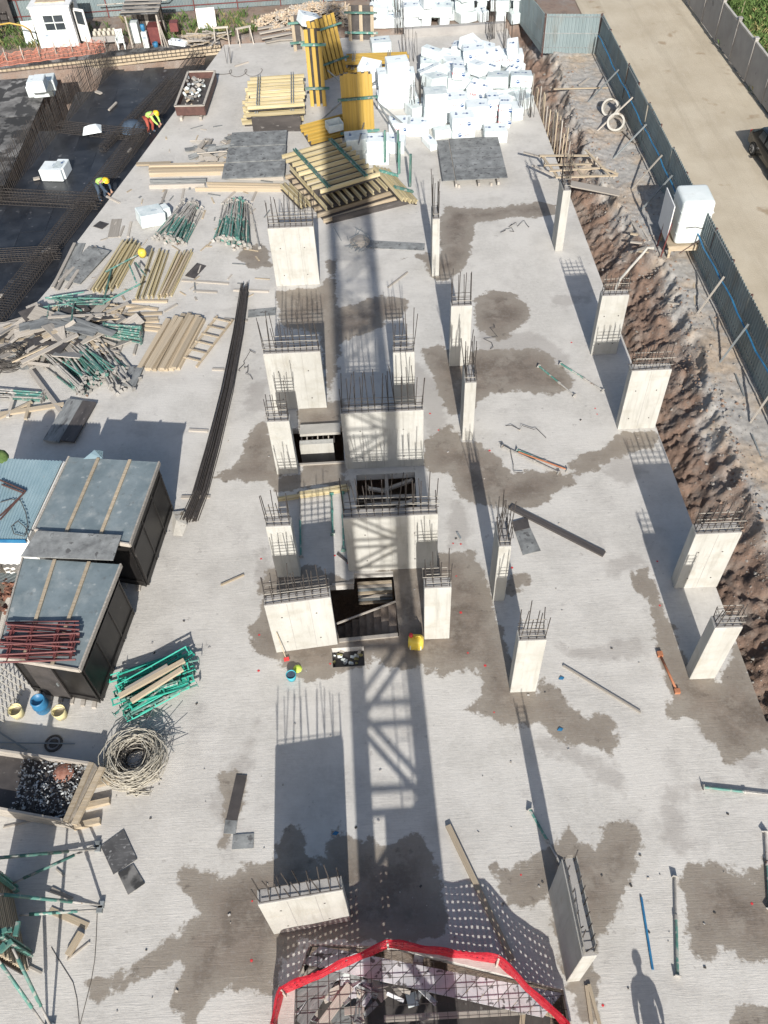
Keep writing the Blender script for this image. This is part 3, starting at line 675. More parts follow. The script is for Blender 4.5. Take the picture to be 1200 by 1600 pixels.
# edge formwork at the far side of the deck
p0 = at(-60, 121, -.1); p1 = at(345, 75, -.1)
t = thing('edge_formwork', 'pale timber edge form with starter bars at the far side of the deck', 'edge form', (p0.x, p0.y, -.45), math.atan2(p1.y - p0.y, p1.x - p0.x))
ln = (p1 - p0).length; n = 9
for k in range(n):
    b = MB(); b.box(((k + .5) * ln / n, 0, .28), (ln / n - .02, .06, .56)); b.build('form_board', 'timber', t)
    b = MB(); b.box(((k + .5) * ln / n, .5, .50), (ln / n - .01, .9, .05)); b.build('cap_board', 'pale_ply', t)
st_ = MB(); st_.box((0, 0, .3), (.02, .02, .6)); stm = st_.mesh('rebar', 'rebar_steel')
for k in range(int(ln / .28)):
    put(stm, 'rebar', t, (k * .28, -.18, .2)); put(stm, 'rebar', t, (k * .28 + .1, .75, .35))
for k in range(3):
    b = MB(); b.box((ln / 2, -.2, .25 + k * .2), (ln, .02, .02)); b.build('long_bar', 'rebar_steel', t)

# ---------------------------------------------------------------- foam block packs
FW, FD, FH = 1.2, 1.0, .62
def rounded_block(wd, d, h, m):
    b = MB(); b.box((0, 0, h / 2), (wd, d, h)); me = b.mesh('foam_pack', m, bevel=.035); return me
FOAM = [rounded_block(FW, FD, FH, 'white_foam'), rounded_block(FW, FD, FH, 'dirty_foam'), rounded_block(.62, 1.0, .62, 'white_foam'), rounded_block(1.2, .55, .5, 'dirty_foam'), rounded_block(1.2, .5, .32, 'white_foam')]
FDIM = [(FW, FD, FH), (FW, FD, FH), (.62, 1.0, .62), (1.2, .55, .5), (1.2, .5, .32)]
cu = bpy.data.curves.new('logo', 'FONT'); cu.body = 'YAPI'; cu.size = .2; cu.align_x = 'LEFT'; cu.extrude = .001
tmp = bpy.data.objects.new('logo', cu); COL.objects.link(tmp); bpy.context.view_layer.update()
TXT = bpy.data.meshes.new_from_object(tmp.evaluated_get(bpy.context.evaluated_depsgraph_get())); bpy.data.objects.remove(tmp)
TXT.materials.clear(); TXT.materials.append(M('print_red'))
b = MB(); b.tube([(0, 0, 0), (0, 0, .002)], .105, 18); DISC = b.mesh('logo_disc', 'print_blue')
b = MB(); b.add([(-.08, -.03, .004), (-.02, .012, .004), (.05, .02, .004), (.085, .0, .004), (.09, .035, .004), (.04, .055, .004), (-.03, .045, .004), (-.085, .0, .004)], [tuple(range(8))]); SWSH = b.mesh('logo_swoosh', 'white_foam')
b = MB(); b.tube([(0, 0, 0), (0, 0, .002)], .075, 12); b.box((.16, .01, .001), (.16, .03, .002)); b.box((.16, -.05, .001), (.12, .025, .002)); STAMP = b.mesh('handling_mark', 'print_blue')
b = MB(); b.box((.0, 0, .001), (.3, .05, .002)); b.box((-.02, -.08, .001), (.22, .03, .002)); STAMP2 = b.mesh('print_line', 'print_grey')
FN = [0]
def foam(pos, k, rz, label, group, logo=0, tilt=(0, 0)):
    o = put(FOAM[k], 'foam_pack', None, pos, (tilt[0], tilt[1], rz), label=label, cat='foam pack', group=group)
    wd, d, h = FDIM[k]
    if logo:
        up = (math.pi / 2, 0, 0)
        if logo == 1:
            put(TXT, 'logo_text', o, (-.38, -d / 2 - .004, h * .42), up); dx = .28
        elif logo == 2:
            put(TXT, 'logo_text', o, (.42, -d / 2 - .004, h * .62), (math.pi / 2, math.pi, 0)); dx = -.2
        if logo in (1, 2):
            dd = put(DISC, 'logo_disc', o, (dx, -d / 2 - .002, h * .52), up); put(SWSH, 'logo_swoosh', dd)
        put(STAMP, 'handling_mark', o, (-wd * .27, .05, h + .001), (0, 0, rnd.choice((0, 1.57, 3.1)))); put(STAMP, 'handling_mark', o, (wd * .2, .05, h + .001), (0, 0, rnd.choice((0, 1.57, 3.1))))
    elif rnd.random() < .75: put(rnd.choice((STAMP, STAMP2)), 'handling_mark', o, (rnd.uniform(-.15, .15) * wd, rnd.uniform(-.1, .1), h + .001), (0, 0, rnd.choice((0, 1.57, 3.1))))
    return o
def fpx(px, py, k, n, rz, label, group=None, logo=0, tilt=(0, 0), z=0.0):
    p = at(px, py, z); d = FDIM[k][1]; h = FDIM[k][2]; c = Vector((p.x, p.y + d / 2, z))
    for i in range(n):
        foam(c + Vector((rnd.gauss(0, .04), rnd.gauss(0, .05), i * h)), k, R(rz + rnd.gauss(0, 2.5)), label if n == 1 or not isinstance(label, list) else label[i], group, logo if not isinstance(logo, (list, tuple)) else logo[i], tilt if i == n - 1 else (0, 0))
GF = 'foam packs in the front row of the white heap'
fpx(625, 213, 0, 1, -3, 'printed white foam pack at the left end of the front row', None, 1)
fpx(654, 214, 0, 1, -2, 'white foam pack beside the printed one at the front row', None, 3)
fpx(680, 203, 1, 3, 0, 'white foam pack in the three-high stack behind the front row', GF, 0)
fpx(696, 217, 3, 1, 12, 'small grimy foam pack squeezed between front row stacks', None)
fpx(673, 231, 4, 1, -72, 'thin foam slab lying askew in front of the white heap', None)
fpx(724, 220, 0, 2, 4, ['lower printed foam pack of the two-high front stack', 'upper printed foam pack of the two-high front stack'], None, (2, 1))
fpx(712, 192, 0, 2, 3, 'white foam pack in the two-high stack behind the printed stack', GF, 1)
fpx(746, 203, 0, 2, 1, 'white foam pack in the stack right of the printed stack', GF)
fpx(767, 193, 2, 2, 2, 'half-size white foam pack in the narrow stack of the heap', GF, 2)
fpx(790, 200, 2, 2, -6, 'half-size white foam pack at the right end of the heap', GF, 1)
fpx(775, 224, 0, 1, -2, 'white foam pack standing alone before the heap with two top marks', None, 3)
fpx(806, 188, 2, 1, 8, 'half-size foam pack lying at the far right of the heap', None)
fpx(612, 228, 4, 1, -14, 'white foam slab lying tilted beside the steel braces', None, 0, (0, .15))
fpx(618, 241, 0, 1, -6, 'low white foam pack beside the brace foot', None)
fpx(592, 258, 0, 2, -4, 'white foam pack in the stack beside the big beam stack', 'foam packs by the beam stack', 3)
fpx(562, 254, 1, 2, 5, 'bluish foam pack in the stack behind the big beam stack', 'foam packs by the beam stack', 3)
for x in (600, 622, 642): fpx(x, 170, (2, 0, 2)[(600, 622, 642).index(x)], 4 if x == 622 else 3, 2, 'white foam pack in the tall stack beside the yellow shutters', 'foam packs in the tall stack', 0)
fpx(654, 184, 1, 1, 20, 'grimy foam pack lying behind the loose starter bars', None)
fpx(580, 138, 0, 2, -16, 'foam pack leaning in the stack behind the upright beams', 'foam packs behind the upright beams', 0, (.2, .1))
fpx(595, 84, 1, 1, 4, 'lone foam pack near the yellow beam stack at the far edge', None, 3)
fpx(84, 284, 0, 1, -8, 'white foam pack on the dark deck near the lower worker', None, 0, z=DZ)
fpx(97, 281, 2, 1, -8, 'half foam pack beside the big one on the dark deck', None, 0, z=DZ + .0)
fpx(232, 356, 1, 1, 28, 'wrapped foam pack beside the bundle of props', None, 0, (.0, .12)); fpx(247, 345, 3, 1, 30, 'flat foam pack behind the wrapped one at the prop bundle', None)
for i, (x, y, z) in enumerate([(52, 152, 0), (68, 152, 0), (55, 146, .62), (70, 144, .62), (62, 146, 1.24)]):
    fpx(x, y, 1 if i % 2 else 2, 1, 5, 'foam pack in the strapped stack on the pale deck', 'foam packs strapped on the pale deck', z=z)
# heap in the middle: two to three layers, loosely thrown
for row, (y, x0, x1, lv) in enumerate([(172, 700, 812, 2), (158, 668, 812, 3), (146, 662, 815, 3), (134, 660, 812, 3), (122, 690, 805, 3), (110, 705, 795, 2)]):
    x = x0
    while x < x1 - 8:
        p = at(x + 14, y); n = max(1, lv - (rnd.random() < .4) - (rnd.random() < .12))
        for i in range(n):
            k = rnd.choice((0, 0, 1, 1, 2, 3)); loose = i == n - 1
            foam(Vector((p.x + rnd.gauss(0, .06), p.y + .5 + rnd.gauss(0, .12), i * .63 + .01 * row)), k, R(rnd.gauss(0, 9 if not loose else 28)),
                 'white foam pack in the loose heap by the earth bank', 'foam packs in the loose heap', rnd.choice((0, 0, 1, 2, 3)), (rnd.gauss(0, .12), rnd.gauss(0, .18)) if loose and n > 1 else (0, 0))
        x += rnd.uniform(29, 36)
# far row beyond the slab
for i, (y, x0, x1) in enumerate([(40, 582, 705), (28, 590, 710), (30, 716, 800), (16, 585, 800)]):
    x = x0
    while x < x1:
        p = at(x + 10, y)
        for k in range(rnd.choice((1, 2, 2, 3))):
            foam(Vector((p.x, p.y + rnd.gauss(0, .2), k * .62)), rnd.choice((0, 0, 2, 1)), R(rnd.gauss(0, 14)), 'white foam pack stacked beyond the slab near the far hoarding', 'foam packs at the far hoarding', rnd.choice((0, 0, 3)), (0, rnd.gauss(0, .06)))
        x += rnd.uniform(23, 30)
fpx(482, 44, 0, 1, 20, 'tilted foam pack lying on top of a dark shutter at the far edge', None, 3, (0, .35), z=1.6)

# ---------------------------------------------------------------- formwork shutters
b = MB()
for yy, zz, wy, hz in ((0, -.08, .08, .04), (0, .08, .08, .04), (0, 0, .03, .13)): b.box((0, yy, zz), (1, wy, hz))
IB = {}
for mname in ('yellow_timber', 'yellow_paint', 'timber'): IB[mname] = b.mesh('beam', mname)
def ibeam(name, p, q, m, parent=None, roll=0, **k):
    o = put(IB[m], name, parent, **k); aim(o, p, q, roll); o.scale = ((Vector(q) - Vector(p)).length, 1, 1); return o
def waler(parent, p, q, m='green_paint', gap=.12):
    b = MB(); p = Vector(p); q = Vector(q); d = (q - p).normalized(); s = d.cross(Vector((0, 0, 1)))
    if s.length < .1: s = Vector((1, 0, 0))
    s.normalize()
    for k in (-1, 1): b.beam(p + s * gap / 2 * k, q + s * gap / 2 * k, .05, .1)
    b.build('waler', [m], parent)
def flat_shutter(name, label, loc, rz, lx, ly, nb, z0, m='yellow_timber', wal=(.2, .8), ply=True, jit=.08, wm='green_paint'):
    t = thing(name, label, 'formwork', (loc[0], loc[1], 0), rz)
    if ply:
        q = MB(); q.box((0, 0, z0 + .02), (lx * .96, ly, .04)); q.build('plywood_face', 'dark_plywood', t)
    for k in range(nb):
        y = -ly / 2 + .1 + (ly - .2) * k / (nb - 1); j = rnd.gauss(0, jit)
        ibeam('beam', (-lx / 2 + j, y, z0 + .16), (lx / 2 + j * .5, y, z0 + .16), m, t)
    for f in wal: waler(t, (-lx / 2 + lx * f, -ly / 2, z0 + .33), (-lx / 2 + lx * f, ly / 2, z0 + .33), wm)
    return t
# shutters lying at the far left, stacked
c = at(427, 196); y0 = c.y; yb = at(440, 121, .95).y
for i in range(3):
    ln = at(473, 196).x - at(378, 196).x
    flat_shutter('formwork_shutter', ['lowest shutter under the neat far stack of yellow beams', 'middle shutter in the neat far stack of yellow beams', 'top shutter of the neat far stack, steel walers across its yellow beams'][i], (c.x + (1 - i) * -.1 + .1, (y0 + yb) / 2 + .1, 0), R(1.5), ln - i * .12, yb - y0, 11 - i, i * .4, wm='grey_steel')
p = at(396, 206); q = at(472, 205)
board('plywood_board', (p.x, p.y, .42), (q.x, q.y, .42), .03, .84, 'dark_plywood', 'dark plywood board leaning against the front of the neat far stack', 'plywood')
# big stack in the middle
tl, tr, fr, fl = at(449, 239, 1.1), at(547, 211, 1.1), at(577, 274, 1.1), at(487, 303, 1.1)
c = (tl + tr + fr + fl) / 4; ux = (tr - tl).normalized(); rz = math.atan2(ux.y, ux.x); lx = ((tr - tl).length + (fr - fl).length) / 2; ly = ((tl - fl).length + (tr - fr).length) / 2
flat_shutter('formwork_shutter', 'top shutter of the big stack crossed by the crane shadow', c, rz, lx, ly, 9, .85)
flat_shutter('formwork_shutter', 'second shutter of the big stack, its beam ends facing the camera', (c.x + .35, c.y - .45, 0), rz + R(90), ly * 1.05, lx * 1.05, 10, .42, wal=())
flat_shutter('formwork_shutter', 'lowest dark shutter under the big stack', (c.x + .55, c.y - .6, 0), rz, lx * 1.25, ly * 1.15, 9, 0, wal=(), m='timber')
p = at(520, 352); q = at(640, 322)
board('plywood_board', (p.x, p.y + .2, .16), (q.x, q.y + .2, .16), .04, .34, 'dark_plywood', 'dark plywood edge board under the front of the big stack', 'plywood')
t = flat_shutter('formwork_shutter', 'shutter leaning on the right of the big stack, green walers upright', at(612, 300), R(112), 3.4, 1.1, 5, .25, wal=(.25, .75)); t.rotation_euler = (R(28), 0, R(112))
flat_shutter('formwork_shutter', 'tilted shutter leaning on the left end of the big stack', at(462, 312), R(-62), 2.3, .6, 3, .1, wal=())
for i, (x, y) in enumerate([(622, 262), (624, 280), (641, 300), (602, 262)]):
    p = at(x, y, .0); board('steel_channel', (p.x, p.y, .3), (p.x + .05, p.y + .1, 1.9), .09, .12, 'green_paint', 'green steel waler standing upright beside the big stack', 'waler', 'upright walers by the big stack')
# upright shutters
def upright(name, label, px, py, rz, wd, h, nb, m='yellow_paint', lean=0.0, wal=(.25, .8), ply=True):
    p = at(px, py); t = thing(name, label, 'formwork', p, R(rz)); t.rotation_euler = (lean, 0, R(rz))
    if ply:
        q = MB(); q.box((0, .14, h / 2), (wd, .03, h * .95)); q.build('plywood_face', 'dark_plywood', t)
    for k in range(nb):
        x = -wd / 2 + .05 + (wd - .1) * k / max(1, nb - 1); ibeam('beam', (x, 0, 0), (x, 0, h * rnd.uniform(.95, 1.0)), m, t)
    for f in wal: waler(t, (-wd / 2 - .25, -.14, h * f), (wd / 2 + .3, -.14, h * f))
    return t
upright('formwork_shutter', 'upright bunch of bright yellow beams beside the tall foam stack', 562, 214, 4, 1.55, 3.3, 9, lean=R(-4), wal=(.1, .62))
upright('formwork_shutter', 'tall upright pair of yellow beams left of the dark shutter', 498, 166, -6, .8, 4.1, 3, lean=R(-3))
t = upright('formwork_shutter', 'dark shutter propped at a slant with yellow beams at the far edge', 522, 120, 35, 1.8, 3.2, 7, lean=R(-18))
upright('formwork_shutter', 'dark upright shutter at the far slab edge under the tilted foam pack', 482, 78, 5, 1.7, 2.0, 4, lean=R(-6), m='timber')
upright('formwork_shutter', 'small upright shutter in front of the rubble heap', 565, 64, -10, 1.5, 2.0, 3, lean=R(-8), m='timber')
p = at(590, 108)
flat_shutter('formwork_shutter', 'long yellow beam stack lying behind the upright shutters', p, R(-4), 3.6, 1.3, 6, 0, m='yellow_paint', wal=(.1, .72), wm='grey_steel'); flat_shutter('formwork_shutter', 'upper layer of yellow beams lying behind the upright shutters', p + Vector((0, .1, 0)), R(-3), 3.6, 1.2, 6, .42, m='yellow_paint', wal=(.12, .7), wm='grey_steel')
# open shutter with crate inside
c = at(515, 205, .5); t = flat_shutter('formwork_shutter', 'slanted plywood shutter carrying a clear plastic crate', at(510, 212), R(24), 2.6, 1.5, 6, .25, wal=(), m='yellow_paint'); t.rotation_euler = (R(14), 0, R(24))
q = MB(); q.box((0, 0, .33), (2.3, 1.3, .03)); t2 = q.build('plywood_top', 'dusty_plywood', t)
b = MB(); k = .02
for cx, cy, sx, sy in ((0, -.28, .8, k), (0, .28, .8, k), (-.4, 0, k, .56), (.4, 0, k, .56)): b.box((cx, cy, .2), (sx, sy, .4))
b.box((0, 0, .02), (.8, .56, .03)); pc = at(522, 196, .95); b.build('plastic_crate', 'dirty_foam', None, loc=(pc.x, pc.y, .78), rot=(R(10), 0, R(22)), label='translucent plastic crate lying on the slanted shutter', cat='crate')
# steel braces of the upright shutters
for i, (a, b_) in enumerate([((585,150),(640,244)),((590,160),(650,212)),((545,150),(500,190)),((512,110),(545,140)),((600,118),(570,140)),((560,225),(575,170))]):
    A = at(*b_); B = at(*a, 1.6); board('slant_prop', (A.x, A.y, .03), B, .07, .07, 'grey_steel', 'slim steel brace reaching from an upright shutter to the slab', 'prop', 'props of the upright shutters')
# table of grey sheeting by the narrow column
p0, p1, p2, p3 = at(692, 290), at(793, 292), at(796, 225), at(693, 225)
t = thing('panel_table', 'grey sheet-topped panel lying on bearers right of the narrow column', 'formwork', ((p0 + p1) / 2), R(-.5))
wd = (p1 - p0).length; dp_ = (p3 - p0).length
for k in range(4):
    q = MB(); q.box((wd * .1, dp_ * (k + .5) / 4, .36), (wd * .8, dp_ / 4 - .015, .04)); q.build('plank_sheet', 'dusty_plywood', t)
q = MB(); q.box((-wd * .405, dp_ / 2, .335), (wd * .19, dp_ * .97, .03)); q.build('side_sheet', 'dusty_plywood', t)
for x in (-.3, .05, .35):
    q = MB(); q.box((wd * x, dp_ / 2 - .1, .22), (.1, dp_ + .3, .16)); q.build('bearer', 'grey_timber', t)
for x in (-.25, .25):
    q = MB(); q.box((wd * x, -.0, .07), (.1, .1, .14)); q.build('foot', 'grey_timber', t); q = MB(); q.box((wd * x, dp_ - .2, .07), (.1, .1, .14)); q.build('foot', 'grey_timber', t)
# grey panel left of the big stack
p0, p1, p2 = at(352, 282), at(445, 288), at(443, 218)
for i in range(3):
    q = MB(); q.box((0, 0, 0), ((p1 - p0).length - .1 * i, (p2.y - p1.y) / 3 - .03, .05))
    q.build('plywood_board', 'dusty_plywood', None, loc=((p0.x + p1.x) / 2 + .05 * i, p1.y + (i + .5) * (p2.y - p1.y) / 3, .45 + .03 * i), rot=(0, 0, R(-1)), label=['front grey sheet on the timber pile left of the big stack', 'middle grey sheet on the timber pile left of the big stack', 'rear grey sheet on the timber pile left of the big stack'][i], cat='plywood')
# ================================================================ TIMBER PILE, PROPS, HEAPS ON THE LEFT HALF
def prop_mesh(l, m0, m1):
    b = MB(); h = l / 2
    b.tube([(-h, 0, 0), (h * .15, 0, 0)], .036, 7, 0); b.tube([(h * .1, 0, 0), (h, 0, 0)], .028, 6, 1)
    b.tube([(h * .1, 0, 0), (h * .2, 0, 0)], .05, 7, 1)
    b.box((-h, 0, 0), (.02, .15, .15), 0, 1); b.box((h, 0, 0), (.02, .15, .15), 0, 1); return b.mesh('prop', [m0, m1])
PROPS = [prop_mesh(2.6, 'green_paint', 'splashed_steel'), prop_mesh(2.4, 'green_paint', 'green_paint'), prop_mesh(2.5, 'splashed_steel', 'splashed_steel')]
def prop(p, q, k, label, group=None, name='steel_prop', cat='prop'):
    p = Vector(p); q = Vector(q); o = put(PROPS[k], name, label=label, cat=cat, group=group); aim(o, p, q, rnd.uniform(0, 3)); o.scale = ((q - p).length / (2.6, 2.4, 2.5)[k], 1, 1); return o
def prop_pile(n, a0, a1, b0, b1, layers, label, group, mixk=(0, 0, 1, 2), jit=.12, zj=.02):
    """props whose near ends lie between a0 and a1 and far ends between b0 and b1"""
    A0, A1, B0, B1 = at(*a0), at(*a1), at(*b0), at(*b1)
    per = math.ceil(n / layers)
    for i in range(n):
        l = i // per; f = ((i % per) + .5 + rnd.gauss(0, .25)) / per; f = l * .07 + f * (1 - l * .14)
        z = .06 + l * .10; J = lambda: Vector((rnd.gauss(0, jit), rnd.gauss(0, jit), rnd.uniform(0, .05)))
        g = max(0, min(1, f + rnd.gauss(0, .08)))
        p = A0.lerp(A1, f) + J() + Vector((0, 0, z)); q = B0.lerp(B1, g) + J() + Vector((0, 0, z)); prop(p, q, rnd.choice(mixk), label, group)
prop_pile(44, (240,374), (292,384), (285,324), (318,330), 4, 'green steel prop in the pile between the foam pack and its twin pile', 'props in the pile by the wrapped foam pack')
prop_pile(46, (332,376), (402,392), (352,322), (392,326), 4, 'green steel prop in the pile left of the far wall pier', 'props in the pile by the far wall pier', (0, 0, 0, 1, 2))
prop_pile(20, (224,515), (222,540), (166,516), (168,528), 4, 'green steel prop in the neat bundle on two bearers', 'props in the neat bundle on bearers', (1, 1, 1, 0), .02)
prop_pile(52, (118,622), (192,580), (60,568), (128,520), 4, 'muddy steel prop in the big heap with its ends toward the camera', 'props in the big muddy heap', (0, 0, 1, 2, 2), .16)
prop_pile(12, (160,620), (210,598), (140,565), (165,545), 3, 'muddy steel prop sticking out of the heap towards the pale floor', 'props sticking out of the heap', (0, 2, 2), .2)
prop_pile(10, (72,618), (72,630), (-15,612), (-15,624), 2, 'long steel prop lying beside the dark board at the heap', 'props along the left frame edge', (0, 1, 2), .06)
def boards(rows, z, wd, h, m, label, cat, group=None, name='timber_board', zs=0.0):
    for i, r in enumerate(rows):
        zz = z + h / 2 + i * zs; mm = m if isinstance(m, str) else m[i % len(m)]
        p = at(r[0], r[1], zz); q = at(r[2], r[3], zz); w_ = r[4] if len(r) > 4 else wd
        board(name, p, q, w_, h, mm, label if isinstance(label, str) else label[i], cat, group, roll=rnd.gauss(0, .02))
def c5(*r): return (80 + r[0] / 3.53, 300 + r[1] / 3.53, 80 + r[2] / 3.53, 300 + r[3] / 3.53)
def r4(*r): return (r[0] / 3, 400 + r[1] / 3, r[2] / 3, 400 + r[3] / 3)
def ibeams(rows, z, m, label, group):
    for i, r in enumerate(rows):
        p = at(r[0], r[1], z); q = at(r[2], r[3], z); ibeam('timber_beam', p, q, m, label=label, cat='beam', group=group)
ibeams([c5(230,545,400,272), c5(262,548,425,268), c5(296,548,448,268), c5(330,540,470,275), c5(362,522,490,290)], .12, 'yellow_timber', 'weathered yellow timber beam in the left row behind the pale ladder', 'yellow beams in the left row')
ibeams([c5(250,540,415,280), c5(290,540,440,280), c5(325,530,462,285)], .34, 'yellow_timber', 'weathered yellow timber beam on top of the left row', 'yellow beams on top of the left row')
ibeams([c5(470,592,560,320), c5(502,588,602,320), c5(558,578,642,332), c5(590,582,700,335), c5(622,577,742,330), c5(660,567,776,325), c5(535,580,620,330)], .12, 'yellow_timber', 'weathered yellow timber beam in the right row beside the small dark board', 'yellow beams in the right row')
ibeams([c5(605,575,720,338), c5(640,570,758,332)], .34, 'timber', 'timber beam on top of the right row of yellow beams', 'beams on top of the right row')
boards([c5(8,528,130,282), c5(45,495,245,300), c5(30,540,90,430), c5(80,535,150,430), c5(205,540,400,280)], .1, .14, .06, 'grey_timber', 'grey plank lying loose at the slab edge beside the yellow beams', 'plank', 'planks at the slab edge')
boards([c5(95,445,160,285,.6)], .0, .5, .05, 'dusty_plywood', 'dusty sheet tucked beside the slab edge planks', 'plywood')
p = at(*c5(190,415,0,0)[:2]); b = MB(); b.box((0, 0, .15), (1.15, 2.5, .03)); b.build('plywood_board', 'dusty_plywood', None, loc=p, rot=(.05, .03, R(-24)), label='worn purple-grey plywood sheet between planks and yellow beams', cat='plywood')
boards([c5(765,470,830,400,.55), c5(250,175,300,190,.3), c5(340,250,362,150,.3)], 0, .5, .03, ('dark_plywood', 'dark_plywood', 'grey_timber'), ['small dark board lying between beams and rebar bundle', 'short dark board near the slab edge', 'grey plank near the slab edge behind the beams'], 'board')
boards([c5(720,487,980,505,.12), c5(785,545,915,552,.1), c5(1005,540,1200,548,.12), r4(1050,295,1160,303,.1), r4(995,530,1050,532,.1), r4(885,815,975,820,.16), r4(850,1130,985,1128,.1), r4(770,260,830,225,.1)], 0, .12, .05, 'grey_timber', ['long thin plank lying right of the yellow beams', 'thin batten in front of the long thin plank', 'plank poking under the top of the rebar bundle', 'short plank beside the rebar bundle top', 'short batten left of the rebar bundle', 'batten lying under the rebar bundle, near the hut shadow', 'batten across the near end of the rebar bundle', 'short slanted batten near the pale log raft'], 'plank')
# green frame tripod on the beams
for i, r in enumerate([c5(300,440,470,350), c5(285,612,490,508), c5(290,600,330,430), c5(430,400,470,500), c5(465,390,520,460)]):
    p = at(r[0], r[1], .5); q = at(r[2], r[3], .55); b = MB(); b.tube([p, q], .04, 6); b.build('scaffold_tube', 'green_paint', label='green scaffold tube thrown over the yellow beams', cat='tube', group='scaffold tubes over the beams')
b = MB(); b.lathe([(0, .35), (.14, .34), (.2, .2), (.17, 0), (0, 0)], 12); p = at(*c5(505,350,0,0)[:2], .5); b.build('tarp_bundle', 'yellow_plastic', None, True, loc=p, rot=(.2, .1, 0), label='crumpled bright yellow bag on the timber beams', cat='bag')
# log raft and ladder
def ladder(p, q, wd, m, label, nr=6, z=.1, cat='ladder'):
    p = Vector(p); q = Vector(q); dv = q - p; ln = dv.length
    t = thing('timber_ladder', label, cat, (p.x, p.y, z), math.atan2(dv.y, dv.x))
    for s in (-1, 1):
        b = MB(); b.box((ln / 2, s * wd / 2, 0), (ln, .07, .09)); b.build('rail', m, t)
    for k in range(nr):
        b = MB(); b.box((ln * (k + .6) / nr, 0, .05), (.08, wd + .1, .04)); b.build('rung', m, t)
    return t
boards([r4(655,528,790,298), r4(690,532,828,285), r4(722,534,862,275), r4(752,534,890,272), r4(775,534,912,280), r4(802,532,932,282), r4(832,528,952,298)], 0, .2, .15, 'timber', 'squared pale log in the raft beside the ladder', 'log', 'logs in the pale raft', 'timber_log')
boards([r4(700,530,850,290), r4(760,530,900,280), r4(815,525,940,290)], .16, .2, .12, 'timber', 'pale log lying on top of the raft beside the ladder', 'log', 'logs on top of the pale raft', 'timber_log')
a = at(292 + 3, 573); b_ = at(352, 500); ladder(a, b_, .75, 'timber', 'pale timber ladder lying beside the log raft', 6)
a = at(160, 510); b_ = at(176, 478); ladder(a, b_, .8, 'timber', 'short pale timber ladder left of the neat prop bundle', 6)
a = at(176, 510); b_ = at(190, 478); ladder(a, b_, .35, 'timber', 'narrow timber ladder section beside the short ladder', 5)
boards([r4(580,275,760,268), r4(620,320,755,330), r4(610,300,740,290), r4(625,310,745,305), r4(650,340,760,350), r4(590,230,740,250), r4(620,210,785,213), r4(600,255,700,240)], 0, .13, .08, 'timber', 'short pale batten in the scatter behind the neat prop bundle', 'batten', 'battens behind the neat bundle')
boards([r4(550,470,570,420), r4(628,462,640,420)], 0, .1, .1, 'grey_timber', ['left bearer under the neat prop bundle', 'right bearer under the neat prop bundle'], 'bearer')
boards([r4(640,520,600,610,.9)], .1, .6, .04, 'dusty_plywood', 'teal-grey sheet lying at the tip of the prop heap', 'plywood')
# green frames at the slab edge
for i in range(16):
    x = rnd.uniform(58, 128); y = rnd.uniform(464, 482); p = at(x, y, .25 + .02 * i); q = p + Vector((rnd.uniform(1.2, 1.8), rnd.gauss(0, .3), rnd.gauss(0, .06)))
    if i % 4 == 3: q = p + Vector((.15, -1.3, 0))
    b = MB(); b.tube([p, q], .035, 6); b.build('scaffold_tube', 'green_paint', label='teal scaffold tube in the tangle at the slab edge', cat='tube', group='tubes tangled at the slab edge')
# the big rubbish heap of planks and sheets
for i in range(120):
    f = rnd.random(); x = -5 + 185 * f; y = rnd.uniform(492, 560) + (10 if f < .3 else -5); z = .08 + .5 * math.exp(-((x - 95) / 60) ** 2) * rnd.random()
    p = at(x, y, z); a = rnd.choice((R(-22), R(-18), R(35), R(20), R(-60), R(60))) + rnd.gauss(0, .3); l = rnd.uniform(.8, 2.6); d = Vector((math.cos(a), math.sin(a), rnd.gauss(0, .1))) * l / 2
    sheet = rnd.random() < .35
    board('plywood_board' if sheet else 'plank', p - d, p + d, rnd.uniform(.45, .8) if sheet else rnd.uniform(.1, .22), .03 if sheet else .05, rnd.choice(('dusty_plywood', 'grey_timber', 'grey_timber', 'dark_plywood')) if sheet else rnd.choice(('grey_timber', 'grey_timber', 'timber')),
          'weathered board thrown on the rubbish heap at the slab edge' if sheet else 'weathered plank thrown on the rubbish heap at the slab edge', 'board' if sheet else 'plank', 'boards on the rubbish heap' if sheet else 'planks on the rubbish heap', roll=rnd.gauss(0, .2))
boards([(85,490,178,522,.35), (60,500,150,520,.5), (30,512,95,498,.5)], .5, .4, .04, 'dusty_plywood', ['long grey sheet across the rubbish heap', 'grey sheet under the long one on the rubbish heap', 'pale sheet at the left of the rubbish heap'], 'plywood')
boards([(48,580,95,643,.16), (-5,655,50,628,.12), (-5,648,100,632,.2), (12,652,20,628,.12), (40,655,46,632,.12)], .12, .15, .08, ('grey_timber', 'timber', 'timber', 'grey_timber', 'timber'), ['dark plank lying across the front of the heap', 'batten leaning at the left frame edge', 'long pale plank along the near side of the heap', 'short block under the pale plank by the left edge', 'second short block under the pale plank'], 'plank')
boards([(80,690,118,625,.62), (105,690,140,628,.55)], .1, .6, .08, ('dusty_plywood', 'dark_plywood'), ['narrow teal-grey shutter sheet lying in the hut shadow', 'narrow black shutter sheet beside the grey one'], 'plywood')
